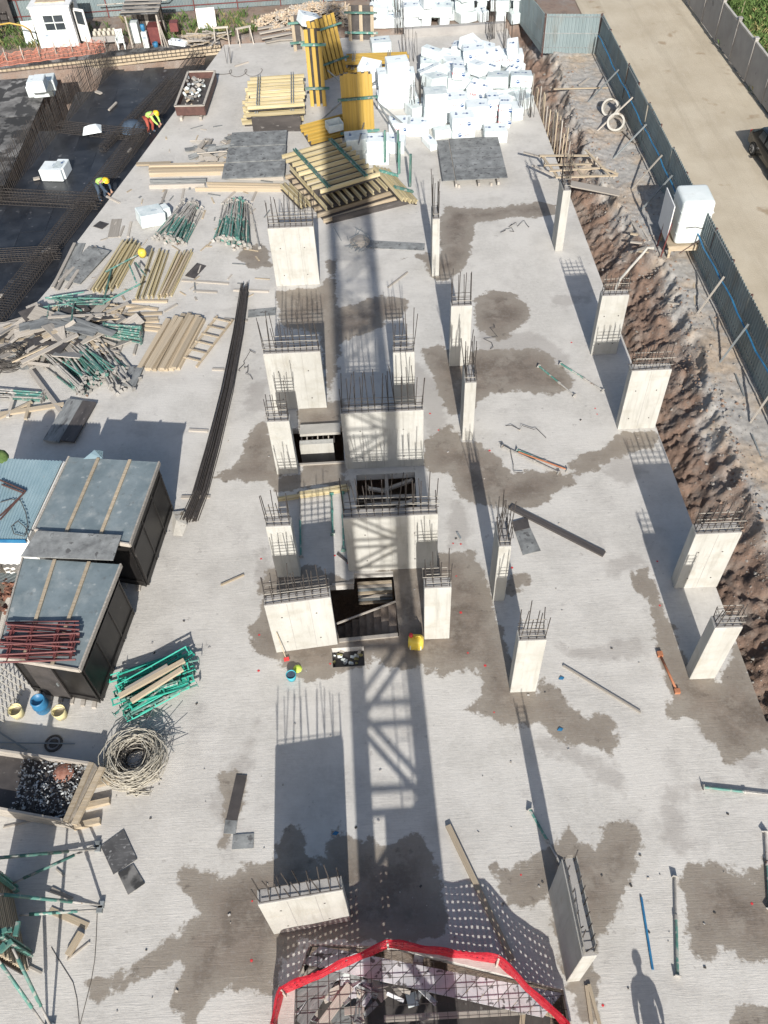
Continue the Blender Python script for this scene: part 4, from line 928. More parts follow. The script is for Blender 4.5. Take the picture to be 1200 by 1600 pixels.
# wire coil at left edge
def coil(loc, r, h, n, m, label, cat='coil', name='wire_coil', wire=.012, seed=1):
    rr = random.Random(seed); t = thing(name, label, cat, loc); b = MB()
    for k in range(n):
        rad = r * rr.uniform(.66, 1.18); z = rr.uniform(.02, h); ox, oy = rr.gauss(0, r * .13), rr.gauss(0, r * .13); tx, ty = rr.gauss(0, .16), rr.gauss(0, .16)
        b.tube([(ox + rad * math.cos(a) * (1 + .10 * math.sin(2 * a + k) + .05 * math.sin(5 * a + 2 * k)), oy + rad * math.sin(a), max(.015, z + tx * rad * math.cos(a) + ty * rad * math.sin(a))) for a in [2 * math.pi * j / 18 for j in range(18)]], wire, 4, closed=True)
    b.build('wire_loops', m, t, True, kind='stuff'); return t
coil(at(18, 567), .55, .5, 30, 'dark_wire', 'dark tangled wire coil at the left edge of the heap', seed=4)
coil(at(213, 1190), .72, .5, 50, 'rope', 'pale coil of rope and wire lying on the floor by the green frames', wire=.012, seed=2)
t = coil(at(214, 1186), .42, .3, 30, 'dark_wire', 'dark inner wire ring inside the pale rope coil', seed=3)
for i in range(26):
    a = rnd.uniform(-.6, 1.2); p = at(225, 1165) + Vector((rnd.uniform(-.1, .5), rnd.uniform(-.2, .35), rnd.uniform(.05, .35))); board('wire_stub', p, p + Vector((math.cos(a), math.sin(a), rnd.gauss(0, .3))) * rnd.uniform(.4, .9), .012, .012, 'grey_steel', 'stiff wire end sticking out behind the rope coil', 'wire', 'wire ends behind the rope coil')
b = MB(); c = at(222, 1222)
for k in range(7):
    pp = [(c.x + rnd.uniform(-.35, .25) + .3 * math.cos(a) * rnd.uniform(.8, 1.2), c.y + rnd.uniform(-.1, .1) + .35 * math.sin(a), .02 + .01 * k) for a in [j * .7 for j in range(9)]]; b.tube(pp, .012, 4)
b.build('loose_wire', 'rope', None, True, label='loose wire loops trailing from the front of the rope coil', cat='wire')
# long rebar bundle
t = thing('rebar_bundle', 'long dark bundle of reinforcing bars lying from the hut towards the beams', 'rebar bundle')
PB = [at(382, 447, .15), at(372, 520, .15), at(354, 610, .15), at(332, 700, .15), at(312, 770, .15), at(294, 812, .15)]
for i in range(54):
    ox = rnd.uniform(-.26, .26); oz = rnd.uniform(-.11, .16); b = MB(); k = rnd.uniform(-.5, .2)
    b.tube([p + Vector((ox * (.75 + .1 * j) + rnd.gauss(0, .01), k if j == 0 else 0, oz - .01 * j)) for j, p in enumerate(PB)], .016, 4); b.build('bar', 'rebar_steel', t)
# timber stacks by the grey panel
def r1(*r): return tuple(q / 3 for q in r)
boards([r1(700,785,1075,775), r1(700,800,1072,792), r1(702,815,1075,806)], 0, .22, .22, 'timber', 'long pale timber in the tidy stack left of the grey sheets', 'timber', 'timbers in the tidy stack')
boards([r1(702,775,1070,768), r1(640,770,800,765)], .24, .25, .1, 'timber', 'thin board on top of the tidy timber stack', 'board', 'boards on the tidy stack')
boards([r1(705,850,968,845,.5), r1(700,875,960,868,.3), r1(970,862,1330,870,.2), r1(975,875,1330,882,.2), r1(915,888,1330,890,.12), r1(990,810,1330,815,.3), r1(1060,830,1330,835,.3)], .0, .2, .2, ('dusty_plywood', 'grey_timber', 'timber', 'timber', 'timber', 'grey_timber', 'grey_timber'), ['dark grey sheet stack in front of the tidy timber', 'grey plank in front of the dark sheet stack', 'long plank under the grey sheets, upper one', 'long plank under the grey sheets, middle one', 'long thin plank under the grey sheets, nearest', 'bearer timber under the grey sheets, rear', 'bearer timber under the grey sheets, front'], 'timber')
for i in range(26):
    x = rnd.uniform(300, 362); y = rnd.uniform(215, 252); z = .1 + .5 * rnd.random() * math.exp(-((x - 342) / 22) ** 2); p = at(x, y, z); a = rnd.choice((R(60), R(-40), R(10), R(80))) + rnd.gauss(0, .25); l = rnd.uniform(.5, 1.7); d = Vector((math.cos(a), math.sin(a), rnd.gauss(0, .15))) * l / 2
    board('plank', p - d, p + d, rnd.uniform(.12, .35), .05, rnd.choice(('grey_timber', 'dusty_plywood', 'grey_timber')), 'broken grey plank in the small heap behind the tidy timber', 'plank', 'broken planks behind the tidy timber', roll=rnd.gauss(0, .3))
for i in range(90):
    x = rnd.uniform(150, 420); y = rnd.uniform(195, 470); p = at(x, y, .02)
    if not pip(p.x, p.y, OUT) or sdist(p.x, p.y, OUT) < .3: continue
    a = rnd.uniform(0, 3.1); l = rnd.uniform(.15, .8); d = Vector((math.cos(a), math.sin(a), 0)) * l / 2
    board('wood_scrap', p - d, p + d, rnd.uniform(.04, .1), .03, rnd.choice(('timber', 'grey_timber', 'dusty_plywood')), 'small wood scrap littering the far left part of the slab', 'scrap', 'wood scraps on the far slab')
for i, r in enumerate([r1(755,960,780,890), r1(850,950,862,885), r1(1040,955,1100,900), r1(1180,945,1200,900), r1(500,920,560,950), r1(560,1110,580,1060), r1(600,1110,615,1040), r1(1100,310,1165,290)]):
    boards([r], 0, .1, .06, 'grey_timber', ['batten lying in front of the tidy stack, left', 'batten lying in front of the tidy stack, middle', 'slanted batten in front of the tidy stack', 'batten beside the far wall pier', 'batten at the slab edge near the lower worker', 'short stake near the wrapped foam pack', 'second short stake near the wrapped foam pack', 'thin batten near the far skip'][i], 'batten')
# timber skip with rubbish
a = at(278, 186); b_ = at(320, 189); q = at(337, 130); dv = b_ - a; rz = math.atan2(dv.y, dv.x)
t = thing('debris_box', 'open dark timber box filled with rubbish at the slab edge', 'skip', a, R(-4)); ux = dv.length; uy = (q - b_).length * .92
for cx, cy, sx, sy in ((ux / 2, 0, ux, .06), (ux / 2, uy, ux, .06), (0, uy / 2, .06, uy - .07), (ux, uy / 2, .06, uy - .07)):
    b = MB(); b.box((cx, cy, .45), (sx, sy, .5)); b.build('side_panel', 'brown_steel', t)
    b = MB(); b.box((cx, cy, .73), (sx + .06, sy + .06, .05)); b.build('rim', 'grey_timber', t)
b = MB(); b.box((ux / 2, uy / 2, .3), (ux - .1, uy - .1, .1)); b.build('floor_panel', 'dark_plywood', t)
for x in (.25, ux - .25):
    b = MB(); b.box((x, uy / 2, .1), (.14, uy + .5, .2)); b.build('skid', 'grey_timber', t)
for i in range(46):
    p = a + Vector((rnd.uniform(.25, ux - .25), rnd.uniform(.4, uy - .4), .42 + rnd.uniform(0, .25))); s = rnd.uniform(.08, .3)
    b = MB(); b.box((0, 0, 0), (s, s * rnd.uniform(.4, 1), s * .4)); b.build('rubbish_piece', rnd.choice(('silver_scrap', 'grey_timber', 'timber', 'dusty_plywood', 'dirty_foam', 'yellow_plastic' if i % 9 == 0 else 'grey_timber', 'splashed_steel')), None, loc=p, rot=(rnd.uniform(-.6, .6), rnd.uniform(-.6, .6), rnd.uniform(0, 3)), label='scrap of rubbish inside the dark timber box', cat='rubbish', group='rubbish in the timber box')
# cable loops
b = MB(); pp = []
for k in range(50):
    a = k * .42; c = at(330 + k * 1.6, 116 - .05 * k); pp.append((c.x + .25 * math.cos(a), c.y + .5 * math.sin(a) * (1 if k > 16 else .2), .02))
b.tube(pp, .015, 4); b.build('cable', 'dark_wire', label='thin dark cable looping on the far slab', cat='cable')

# ================================================================ SITE HUTS
mat('hut_ply', (.009, .008, .0075), (.019, .017, .016), 1.2, .45, rand=.1, spots=((.07, .066, .062), 1.6, .68))
mat('roof_ply', (.15, .19, .205), (.225, .27, .285), 1.6, .55, rand=.04, spots=((.33, .36, .36), 3.2, .63))
streak('roof_ply', (.36, .38, .37), 1.5, (1, 1, 1), .5, .7, .5)
streak('roof_ply', (.10, .10, .095), 5, (1, 1, 1), .58, .72, .5)
streak('hut_ply', (.045, .041, .038), 2.0, (1, 1, .25), .54, .72, .4)
def hut(label, fl, fr, bl, br, h, ov, gfr):
    """four roof corners on height h, walls set in by ov"""
    t = thing('site_hut', label, 'hut', ((fl + fr) / 2).to_3d() * 1)
    o = (fl + fr) / 2; t.location = (o.x, o.y, 0); L_ = lambda p, z: Vector((p.x - o.x, p.y - o.y, z))
    c = (fl + fr + bl + br) / 4; ins = lambda p, k: p + (c - p).normalized() * k
    f = [ins(p, ov) for p in (fl, fr, br, bl)]
    for i, nm in enumerate(('front_wall', 'right_wall', 'back_wall', 'left_wall')):
        p, q = f[i], f[(i + 1) % 4]; b = MB(); d = (q - p).normalized(); b.beam(L_(p + d * .03, (h - .12) / 2 + .06), L_(q - d * .03, (h - .12) / 2 + .06), .05, h - .14); b.build(nm, 'hut_ply', t)
    b = MB(); q = [L_(p, h) for p in (fl, fr, br, bl)]; b.add([v + Vector((0, 0, -.05)) for v in q] + q, [(3, 2, 1, 0), (4, 5, 6, 7), (0, 1, 5, 4), (1, 2, 6, 5), (2, 3, 7, 6), (3, 0, 4, 7)])
    roof = b.build('roof_sheet', 'roof_ply', t)
    for fr_ in (.33, .68):
        p = fl.lerp(fr, fr_); q = bl.lerp(br, fr_); b = MB(); b.beam(L_(p, h + .03), L_(q, h + .03), .1, .05); b.build('batten', 'timber', roof)
    for a_, b_ in ((fr, br), (fl, bl), (fl, fr)):
        b = MB(); b.beam(L_(a_, h - .03), L_(b_, h - .03), .05, .16); b.build('fascia', 'grey_timber', t)
    for wi_, nm in ((0, 'front'), (1, 'right')):
        p, q = f[wi_], f[wi_ + 1]; n_ = max(1, round((q - p).length / 1.0)); d = (q - p).normalized(); nr = Vector((d.y, -d.x, 0))
        for k in range(n_ + 1):
            c_ = p.lerp(q, min(.985, max(.015, k / n_))) + nr * .035; b = MB(); b.box(L_(c_, h / 2), (.05, .03, h - .16), math.atan2(d.y, d.x)); b.build('cover_strip', 'hut_ply', t)
        for zz in (.35, 1.9):
            b = MB(); b.beam(L_(p + nr * .05 + d * .02, zz), L_(q + nr * .05 - d * .02, zz), .03, .07); b.build('wall_batten', 'hut_ply', t)
    p = f[0].lerp(f[1], .38); d = (f[1] - f[0]).normalized(); nr = Vector((d.y, -d.x, 0)); b = MB(); b.box(L_(p + nr * .07, 1.0), (.85, .05, 1.85), math.atan2(d.y, d.x)); dr = b.build('door', 'dark_plywood', t)
    b = MB(); b.box(L_(p + nr * .11 + d * .32, 1.0), (.05, .05, .14), math.atan2(d.y, d.x)); b.build('handle', 'grey_steel', dr)
    for k in range(6):
        p = f[0].lerp(f[1], (k + .4) / 6); b = MB(); b.box(L_(p, .04) + Vector((0, -.05, 0)), (.12, .35, .08)); b.build('skid_end', 'grey_timber', t)
    return t, L_
h = 2.42
P_ = lambda x, y, z=h: at(x, y, z).xy.to_3d()
hA, LA = hut('nearer black plywood hut with blue-grey roof and maroon frames on top', P_(-6, 1026), P_(124, 1047), P_(36, 872), P_(189, 882), h, .28, None)
hB, LB = hut('farther black plywood hut with blue-grey roof beside the rebar bundle', P_(54, 828), P_(203, 851), P_(108, 714), P_(249, 722), h, .12, None)
# sheet bridging both roofs
q = [at(58, 830, h + .12), at(190, 837, h + .12), at(177, 876, h + .10), at(33, 870, h + .10)]
b = MB(); b.add([v + Vector((0, 0, .03)) for v in q] + [v for v in q], [(0, 3, 2, 1), (4, 5, 6, 7), (0, 1, 5, 4), (1, 2, 6, 5), (2, 3, 7, 6), (3, 0, 4, 7)])
b.build('bridging_sheet', 'dusty_plywood', label='speckled grey sheet laid across the gap between both hut roofs', cat='sheet')
# maroon frames on the near roof
for i in range(9):
    c = at(62, 985 + i * 4.2, h + .1 + .05 * (i % 3)); t = thing('scaffold_trestle', ['maroon scaffold frame lying at the back of the roof pile', 'maroon scaffold frame, second from the back of the roof pile', 'maroon scaffold frame, third in the roof pile', 'maroon scaffold frame, fourth in the roof pile', 'maroon scaffold frame at the middle of the roof pile', 'maroon scaffold frame, fourth from the front of the roof pile', 'maroon scaffold frame, third from the front of the roof pile', 'maroon scaffold frame, second from the front of the roof pile', 'maroon scaffold frame lying at the front of the roof pile'][i], 'scaffold frame', c, R(-4 + rnd.gauss(0, 2.5)))
    hw = 1.05
    for y in (-.28, .28):
        b = MB(); b.tube([(-hw, y, 0), (hw, y, 0)], .028, 6); b.build('tube', 'maroon_steel', t)
    for x in (-.85, -.3, .45, .9):
        b = MB(); b.tube([(x, -.28, 0), (x + .03, .28, 0)], .02, 5); b.build('rung', 'maroon_steel', t)
# blue corrugated roof cabin at the left edge
t = thing('site_cabin', 'site cabin with pale blue corrugated roof at the left edge', 'cabin', (0, 0, 0))
q = [at(-70, 842, 2.3), at(40, 843, 2.3), at(98, 722, 2.3), at(-40, 716, 2.3)]; n = 26; vs_ = []
for k in range(n * 4 + 1):
    f = k / (n * 4); dz = (.0, .035, .035, .0)[k % 4]
    vs_ += [q[0].lerp(q[1], f) + Vector((0, 0, dz)), q[3].lerp(q[2], f) + Vector((0, 0, dz + .04))]
b = MB(); b.add(vs_, [(2 * k, 2 * k + 2, 2 * k + 3, 2 * k + 1) for k in range(n * 4)]); b.build('roof_sheet', 'blue_sheet', t)
w_ = [Vector((p.x, p.y, 0)) for p in q]
for i, nm in enumerate(('front_wall', 'right_wall', 'back_wall')):
    b = MB(); p, r_ = w_[i], w_[i + 1]; b.beam(p + Vector((0, .08, 1.12)), r_ + Vector((0, .08, 1.12)), .06, 2.22); b.build(nm, 'white_paint', t)
b = MB(); b.beam(q[0] + Vector((0, -.03, -.05)), q[1] + Vector((0, -.03, -.05)), .03, .16); b.build('fascia', 'blue_paint', t)
# ladder frame and cable on the blue roof
for a_, b_ in (((0,750),(40,767)), ((40,767),(0,812)), ((3,757),(36,770)), ((36,772),(0,806))):
    b = MB(); b.tube([at(*a_, 2.42), at(*b_, 2.42)], .03, 6); b.build('steel_bar', 'brown_steel', label='dark steel bar of the frame lying on the blue roof', cat='bar', group='bars on the blue roof')
b = MB(); b.tube([at(x, y, 2.4) for x, y in ((0,785),(18,780),(32,782),(40,800),(44,822),(38,838),(22,834),(18,822),(28,814),(40,824),(45,840))], .015, 5); b.build('cable', 'dark_wire', label='black cable looped on the blue corrugated roof', cat='cable')
mat('red_earth', (.16, .075, .05), (.26, .13, .09), 8, .9, rand=.25)
# corrugated sheets leaning below the blue roof, brick-red heap
cm = corr_mesh(1.8, 1.0, 'hoarding'); put(cm, 'corrugated_sheet', None, tuple(at(-40, 895, .9)), (R(50), 0, R(-6)), label='grey corrugated sheet between blue cabin and near hut', cat='sheet')
for i in range(40):
    p = at(rnd.uniform(-12, 24), rnd.uniform(905, 975), 1.2 + rnd.uniform(0, .2)); b = MB(); b.box((0, 0, 0), (.22, .1, .07))
    b.build('roof_tile', 'red_earth', None, loc=p, rot=(rnd.gauss(0, .3), rnd.gauss(0, .3), rnd.uniform(0, 3)), label='brick-red piece in the heap at the left edge of the near hut', cat='brick', group='red pieces beside the near hut')
b = MB(); c0 = at(-20, 940); b.box((c0.x - .2, c0.y, .55), (1.6, 2.6, 1.1)); b.build('pallet_stack', 'grey_timber', label='pallet stack under the red pieces beside the near hut', cat='pallet')
# green cloth and blue sheet at the rear roof edges
b = MB(); b.lathe([(0, .3), (.14, .28), (.24, .16), (.26, .0)], 12); b.build('green_bundle', 'leaf_green', None, True, loc=at(2, 716, 2.35), label='rounded green bundle at the far left on the blue roof edge', cat='bundle')
b = MB(); b.add([(-.32, -.1, 0), (.32, -.12, 0), (.3, .2, .02), (.0, .25, .05), (-.1, .1, .05)], [(0, 1, 4), (1, 2, 3), (1, 3, 4), (0, 4, 3), (3, 2, 1, 0)]); b.build('blue_sheet_piece', 'blue_sheet', None, loc=at(146, 713, h + .02), label='small light blue sheet folded at the rear edge of the farther hut roof', cat='sheet')
# grey flattened sack by the rebar bundle
b = MB(); b.add([(-.22, -.5, .02), (.1, -.6, .03), (.28, -.2, .1), (.22, .45, .12), (-.2, .5, .1), (-.05, 0, .2)], [(0, 1, 5), (1, 2, 5), (2, 3, 5), (3, 4, 5), (4, 0, 5), (4, 3, 2, 1, 0)]); b.build('cement_sack', 'pipe_concrete', None, loc=at(280, 818), rot=(0, 0, R(8)), label='pale metal trough-like sack at the near end of the rebar bundle', cat='sack')
# green frames bundle with timber beside the hut
for i in range(48):
    f = i / 48; c = at(243 + rnd.gauss(0, 10), 1100 - 62 * rnd.random(), .1 + .35 * rnd.random()); a = R(rnd.choice((22, 30, 38, 12)) + rnd.gauss(0, 5)); l = rnd.uniform(1.5, 2.3); d = Vector((math.cos(a), math.sin(a), rnd.gauss(0, .04))) * l / 2
    if i % 2: prop(c - d, c + d, 1, 'green steel prop in the bright green pile beside the near hut', 'props in the bright green pile')
    else:
        t = thing('steel_trestle', 'green trestle frame in the bright green pile beside the near hut', 'frame', c, a, 'frames in the bright green pile'); t.rotation_euler = (rnd.gauss(0, .25), rnd.gauss(0, .05), a)
        for y in (-.1, .1):
            b = MB(); b.box((0, y, 0), (l, .035, .035)); b.build('bar', 'bright_green', t) if 'bright_green' in MATS else None
        for x in (-l / 2 + .03, 0, l / 2 - .03):
            b = MB(); b.box((x, 0, 0), (.035, .165, .035)); b.build('crosspiece', 'bright_green', t) if 'bright_green' in MATS else None
boards([(186,1088,288,1032,.14), (205,1096,285,1045,.14), (196,1078,262,1040,.1)], .55, .14, .09, ('timber', 'timber', 'grey_timber'), ['pale squared timber on the bright green pile, upper', 'pale squared timber on the bright green pile, lower', 'grey batten on the bright green pile'], 'timber')
boards([(227,1102,232,1120,.12)], 0, .12, .08, 'grey_timber', 'short timber end poking from under the green pile', 'timber')
# buckets and barrel in front of the near hut
def bucket(px, py, m, label, r=.2, h=.36):
    t = thing('bucket', label, 'bucket', at(px, py)); b = MB(); b.lathe([(0, .01), (r * .8, .01), (r, h), (r * .93, h), (r * .76, .06), (0, .06)], 18); b.build('pail', m, t, True)
    b = MB(); b.lathe([(0, h * .55), (r * .85, h * .55)], 14); b.build('contents', 'grey_timber', t)
    b = MB(); b.tube([(r * math.cos(a), .1 * math.sin(a), h + .02 + .05 * math.sin(a)) for a in [math.pi * k / 10 for k in range(11)]], .008, 4); b.build('handle', 'dark_wire', t)
bucket(30, 1117, 'cream_plastic', 'cream bucket at the left, in front of the near hut'); bucket(97, 1119, 'cream_plastic', 'cream bucket right of the blue drum')
t = thing('drum', 'blue plastic drum standing in front of the near hut', 'drum', at(69, 1108)); b = MB(); b.lathe([(0, 0), (.2, 0), (.22, .05), (.22, .3), (.24, .32), (.22, .35), (.22, .55), (.2, .6), (.18, .6), (.17, .5), (0, .5)], 20); b.build('barrel', 'blue_plastic', t, True)
# tilted steel grate at the left edge
t = thing('steel_grate', 'pale welded grate leaning at the left corner of the near hut', 'grate', at(8, 1128), R(70)); t.rotation_euler = (R(-35), 0, R(70))
for k in range(9):
    b = MB(); b.box((-.0 + k * .18 - .2, 0, .5), (.025, .025, 1.2)); b.build('bar', 'pipe_concrete', t)
for k in range(7):
    b = MB(); b.box((.52, .02, k * .18), (1.5, .025, .025)); b.build('crossbar', 'pipe_concrete', t)
# ================================================================ LOWER LEFT: SCRAP TROUGH, WALL FORM WITH PUSH-PULL PROPS
a = at(-60, 1262); b0 = at(108, 1290); c0 = at(152, 1190); rz = math.atan2(b0.y - a.y, b0.x - a.x)
t = thing('scrap_trough', 'timber trough full of metal scrap at the left edge', 'trough', (0, 0, 0))
H0 = .62
f1_, f2_, k1, k2 = at(-60, 1252, H0), at(103, 1282, H0), at(147, 1193, H0), at(-60, 1164, H0)
for p, q, nm in ((f1_, f2_, 'front_board'), (f2_, k1, 'end_board'), (k1, k2, 'back_board')):
    for i in range(3):
        b = MB(); z = .12 + i * .2 + .02; P0 = Vector((p.x, p.y, z)); Q0 = Vector((q.x, q.y, z)); b.beam(P0, Q0, .06, .19); b.build(nm, 'grey_timber', t)
dv = (f2_ - k1); 
b = MB(); b.beam(Vector((f2_.x + .22, f2_.y - .1, .55)), Vector((k1.x + .22, k1.y - .1, .55)), .16, .1); b.build('end_rail', 'timber', t)
b = MB(); b.beam(Vector((f2_.x + .02, f2_.y - .05, .68)), Vector((k1.x - .05, k1.y, .68)), .14, .08); b.build('end_rail', 'timber', t)
for f in (.05, .4, .8):
    p = f2_.lerp(k1, f); b = MB(); b.box((p.x + .35, p.y, .08), (.7, .16, .16), R(10)); b.build('bearer', 'timber', t)
b = MB(); cc = (f1_ + f2_ + k1 + k2) / 4; b.add([Vector((p.x, p.y, .3)) for p in (f1_, f2_, k1, k2)], [(0, 1, 2, 3)]); b.build('floor_board', 'dark_plywood', t)
b = MB()
for i in range(1500):
    f, g = rnd.random(), rnd.random(); p = f1_.lerp(f2_, f).lerp(k2.lerp(k1, f), g); 
    if f < .45: continue
    s = rnd.uniform(.03, .09); mm = Matrix.Translation((p.x, p.y, .32 + .18 * rnd.random())) @ Matrix.Rotation(rnd.uniform(0, 6), 4, Vector((rnd.random(), rnd.random(), rnd.random() + .1)).normalized())
    b.box(None, (s, s * .5, s * .3), 0, 0 if rnd.random() < .6 else 1, mm)
b.build('metal_scrap', ['silver_scrap', 'dark_wire'], label='loose grey metal clips and scrap filling the timber trough', cat='scrap', kind='stuff')
b = MB(); mat('rust_sack', (.22, .09, .06), (.36, .19, .14), 9, .9, .3, 14); pr = at(97, 1205, .5); b.lathe([(0, .14), (.14, .13), (.26, .05), (.29, 0)], 12); b.build('red_sack', 'rust_sack', None, True, loc=(pr.x, pr.y, .38), label='crumpled reddish sack inside the timber trough', cat='sack')
# lamp-like puddle lid and rods behind the trough
b = MB(); b.lathe([(.26, 0), (.26, .04), (.2, .06), (.2, .02)], 20); b.lathe([(0, .03), (.12, .06), (.14, .03)], 12); b.build('hub_ring', 'dark_wire', None, True, loc=at(84, 1162), label='dark round ring with a shiny hub behind the trough', cat='ring')
boards([(-10,1160,117,1162,.03), (-10,1138,42,1172,.05)], .08, .03, .03, 'grey_steel', ['thin straight rod lying through the dark ring', 'dark bar slanting down to the trough'], 'rod', name='steel_rod')
# wall form standing at the left edge, beams with green frame
Wt = thing('wall_form', 'brown beamed wall form with green steel frame standing at the lower left edge', 'formwork', (0, 0, 0))
ft = [at(-75, 1345, 2.3), at(42, 1478, 2.3)]
A0 = at(2, 1322, 2.5); B0 = at(34, 1478, 2.5); A0.z = B0.z = 0; A0.x -= .75; B0.x -= .75; dvn = (B0 - A0).normalized(); nn = Vector((-dvn.y, dvn.x, 0))
for k in range(9):
    z = .2 + k * .27; ibeam('beam', A0 + Vector((0, 0, z)), B0 + Vector((0, 0, z)), 'timber', Wt)
b = MB(); b.beam(A0 - nn * .14 + Vector((0, 0, 1.25)), B0 - nn * .14 + Vector((0, 0, 1.25)), .03, 2.5); b.build('plywood_face', 'dark_plywood', Wt)
for f in (.15, .85):
    p = A0.lerp(B0, f) + nn * .14; b = MB()
    for s in (-.06, .06): b.beam(p + dvn * s + Vector((0, 0, .05)), p + dvn * s + Vector((0, 0, 2.75)), .05, .1, up=tuple(nn))
    b.build('waler', 'green_paint', Wt)
b = MB(); b.beam(A0.lerp(B0, .1) + nn * .25 + Vector((0, 0, 2.45)), A0.lerp(B0, .95) + nn * .25 + Vector((0, 0, 2.45)), .07, .09); b.build('top_rail', 'green_paint', Wt)
def pushpull(p, q, label):
    t = thing('push_pull_prop', label, 'prop', (0, 0, 0)); p = Vector(p); q = Vector(q); d = (q - p)
    b = MB(); b.tube([p.lerp(q, .12), p.lerp(q, .72)], .042, 8); b.build('outer_tube', 'green_paint', t, True)
    b = MB(); b.tube([p.lerp(q, .7), p.lerp(q, .98)], .03, 7); b.build('screw_tube', 'splashed_steel', t, True); b = MB(); b.tube([p.lerp(q, .0), p.lerp(q, .14)], .03, 7); b.build('screw_tube', 'splashed_steel', t, True)
    b = MB(); b.box((q.x, q.y, .05), (.14, .16, .1)); b.build('foot_shoe', 'grey_steel', t)
F1 = at(155, 1323, .05); F2 = at(159, 1417, .05); F3 = at(72, 1606, .05)
T1 = A0.lerp(B0, .15) + nn * .2; T2 = A0.lerp(B0, .85) + nn * .2
pushpull(T1 + Vector((0, 0, 2.4)), F1 + Vector((-.02, -.05, 0)), 'long green push-pull prop reaching the floor beside the two grey boards')
pushpull(T1 + Vector((0, 0, .5)), F1 + Vector((-.06, .06, 0)), 'low green push-pull prop beside the two grey boards')
pushpull(T1.lerp(T2, .5) + Vector((0, 0, 2.4)), F2 + Vector((-.02, .05, 0)), 'upper green prop of the middle pair at the lower left')
pushpull(T1.lerp(T2, .5) + Vector((0, 0, .5)), F2 + Vector((-.04, -.06, 0)), 'lower green prop of the middle pair at the lower left')
pushpull(at(-8, 1492, 1.6), F3, 'thick green prop crossing the lower left corner')
pushpull(at(20, 1482, 2.0), F3 + Vector((.12, 0, 0)), 'thin green prop beside the thick one in the lower left corner')
b = MB(); cc = Vector((B0.x, B0.y, 0)) + nn * .3
for s in range(6): b.box((cc.x + rnd.uniform(-.2, .3), cc.y + rnd.uniform(-.2, .3), 2.3 + rnd.uniform(-.1, .1)), (.1, .3, .08), rnd.uniform(0, 3))
b.build('clamp_head', 'green_paint', Wt)
# small boards and wires around
boards([(80,1389,113,1405,.1), (105,1500,140,1472,.03), (88,1358,100,1368,.04), (62,1280,5,1293,.04), (65,1520,45,1510,.05)], 0, .1, .04, 'grey_timber', ['dark short batten on the floor between the green props', 'thin stick beside the short timber block', 'short stick near the upper green prop', 'dark stick in front of the trough', 'scrap of wood in the shadow of the wall form'], 'stick')
boards([(78,1422,137,1447,.16)], 0, .16, .03, 'timber', 'flat pale board half in shadow below the middle green props', 'board')
boards([(106,1493,127,1457,.14)], 0, .14, .14, 'timber', 'short thick timber block near the lower left props', 'block')
b = MB(); b.tube([at(x, y, .01) for x, y in ((152,1420),(150,1470),(148,1500),(143,1530),(133,1570),(124,1605))], .009, 4); b.build('cable', 'dark_wire', label='thin dark wire running down from the middle prop foot', cat='wire')
b = MB(); b.tube([at(x, y, .01) for x, y in ((80,1480),(92,1500),(114,1535),(120,1560),(123,1590),(124,1610))], .008, 4); b.build('cable', 'dark_wire', label='thin wire curving across the lower left floor', cat='wire')
mat('worn_ply', (.05, .05, .052), (.11, .11, .112), 2, .8, spots=((.24, .24, .24), 9, .60))
streak('worn_ply', (.26, .26, .26), 7, (.6, 3, 3), .55, .7, .5)
def slab_board(px, label, m='dusty_plywood', z=.0, th=.03):
    q = [at(x, y, z + th) for x, y in px]; b = MB(); n = len(q); b.add([Vector((v.x, v.y, z + .004)) for v in q] + q, [tuple(range(n)), tuple(reversed(range(n, 2 * n)))] + [(i, i + n, (i + 1) % n + n, (i + 1) % n) for i in range(n)])
    bm_ = b.mesh('plywood_board', m); c = sum(q, Vector()) / n; o = put(bm_, 'plywood_board', label=label, cat='board'); return o
slab_board([(157,1322), (193,1296), (214,1342), (177,1366)], 'large square dark grey board beside the upper green prop', 'worn_ply')
slab_board([(184,1364), (208,1350), (226,1380), (200,1398)], 'small mottled grey board below the large square one', 'pale_ply')
slab_board([(369,1210), (386,1211), (371,1281), (353,1281)], 'narrow black board on the floor left of the lattice shadow', 'dark_plywood')
slab_board([(352,1281), (371,1282), (368,1303), (349,1302)], 'small grey square at the end of the narrow black board')
slab_board([(364,1304), (397,1302), (396,1325), (362,1327)], 'small grey board beside the narrow black one')
slab_board([(803,826), (822,810), (845,860), (817,867)], 'grey board under the long dark plank', 'dusty_plywood')
slab_board([(800,815), (824,808), (828,824), (804,830)], 'small dark piece at the top of the grey board', 'dark_plywood', .03)
slab_board([(388,484), (432,480), (430,492), (387,496)], 'small teal-grey board beside the far end of the rebar bundle')
slab_board([(570,375), (664,380), (663,391), (572,387)], 'long grey board lying in front of the big stack')
for i in range(26):
    a_ = rnd.uniform(0, 6.3); p = at(563, 378, .15) + Vector((rnd.gauss(0, .3), rnd.gauss(0, .35), rnd.uniform(-.1, .15))); board('wire_tie', p, p + Vector((math.cos(a_), math.sin(a_), rnd.gauss(0, .35))) * rnd.uniform(.3, .7), .02, .02, 'grey_steel', 'tangled steel tie on the scrap at the end of the grey board', 'tie', 'ties at the grey board end')
b = MB(); q = at(563, 378); b.lathe([(0, .25), (.3, .2), (.5, .02)], 9); b.build('scrap_mound', 'grey_timber', None, loc=q, label='small mound of scrap at the left end of the long grey board', cat='scrap')
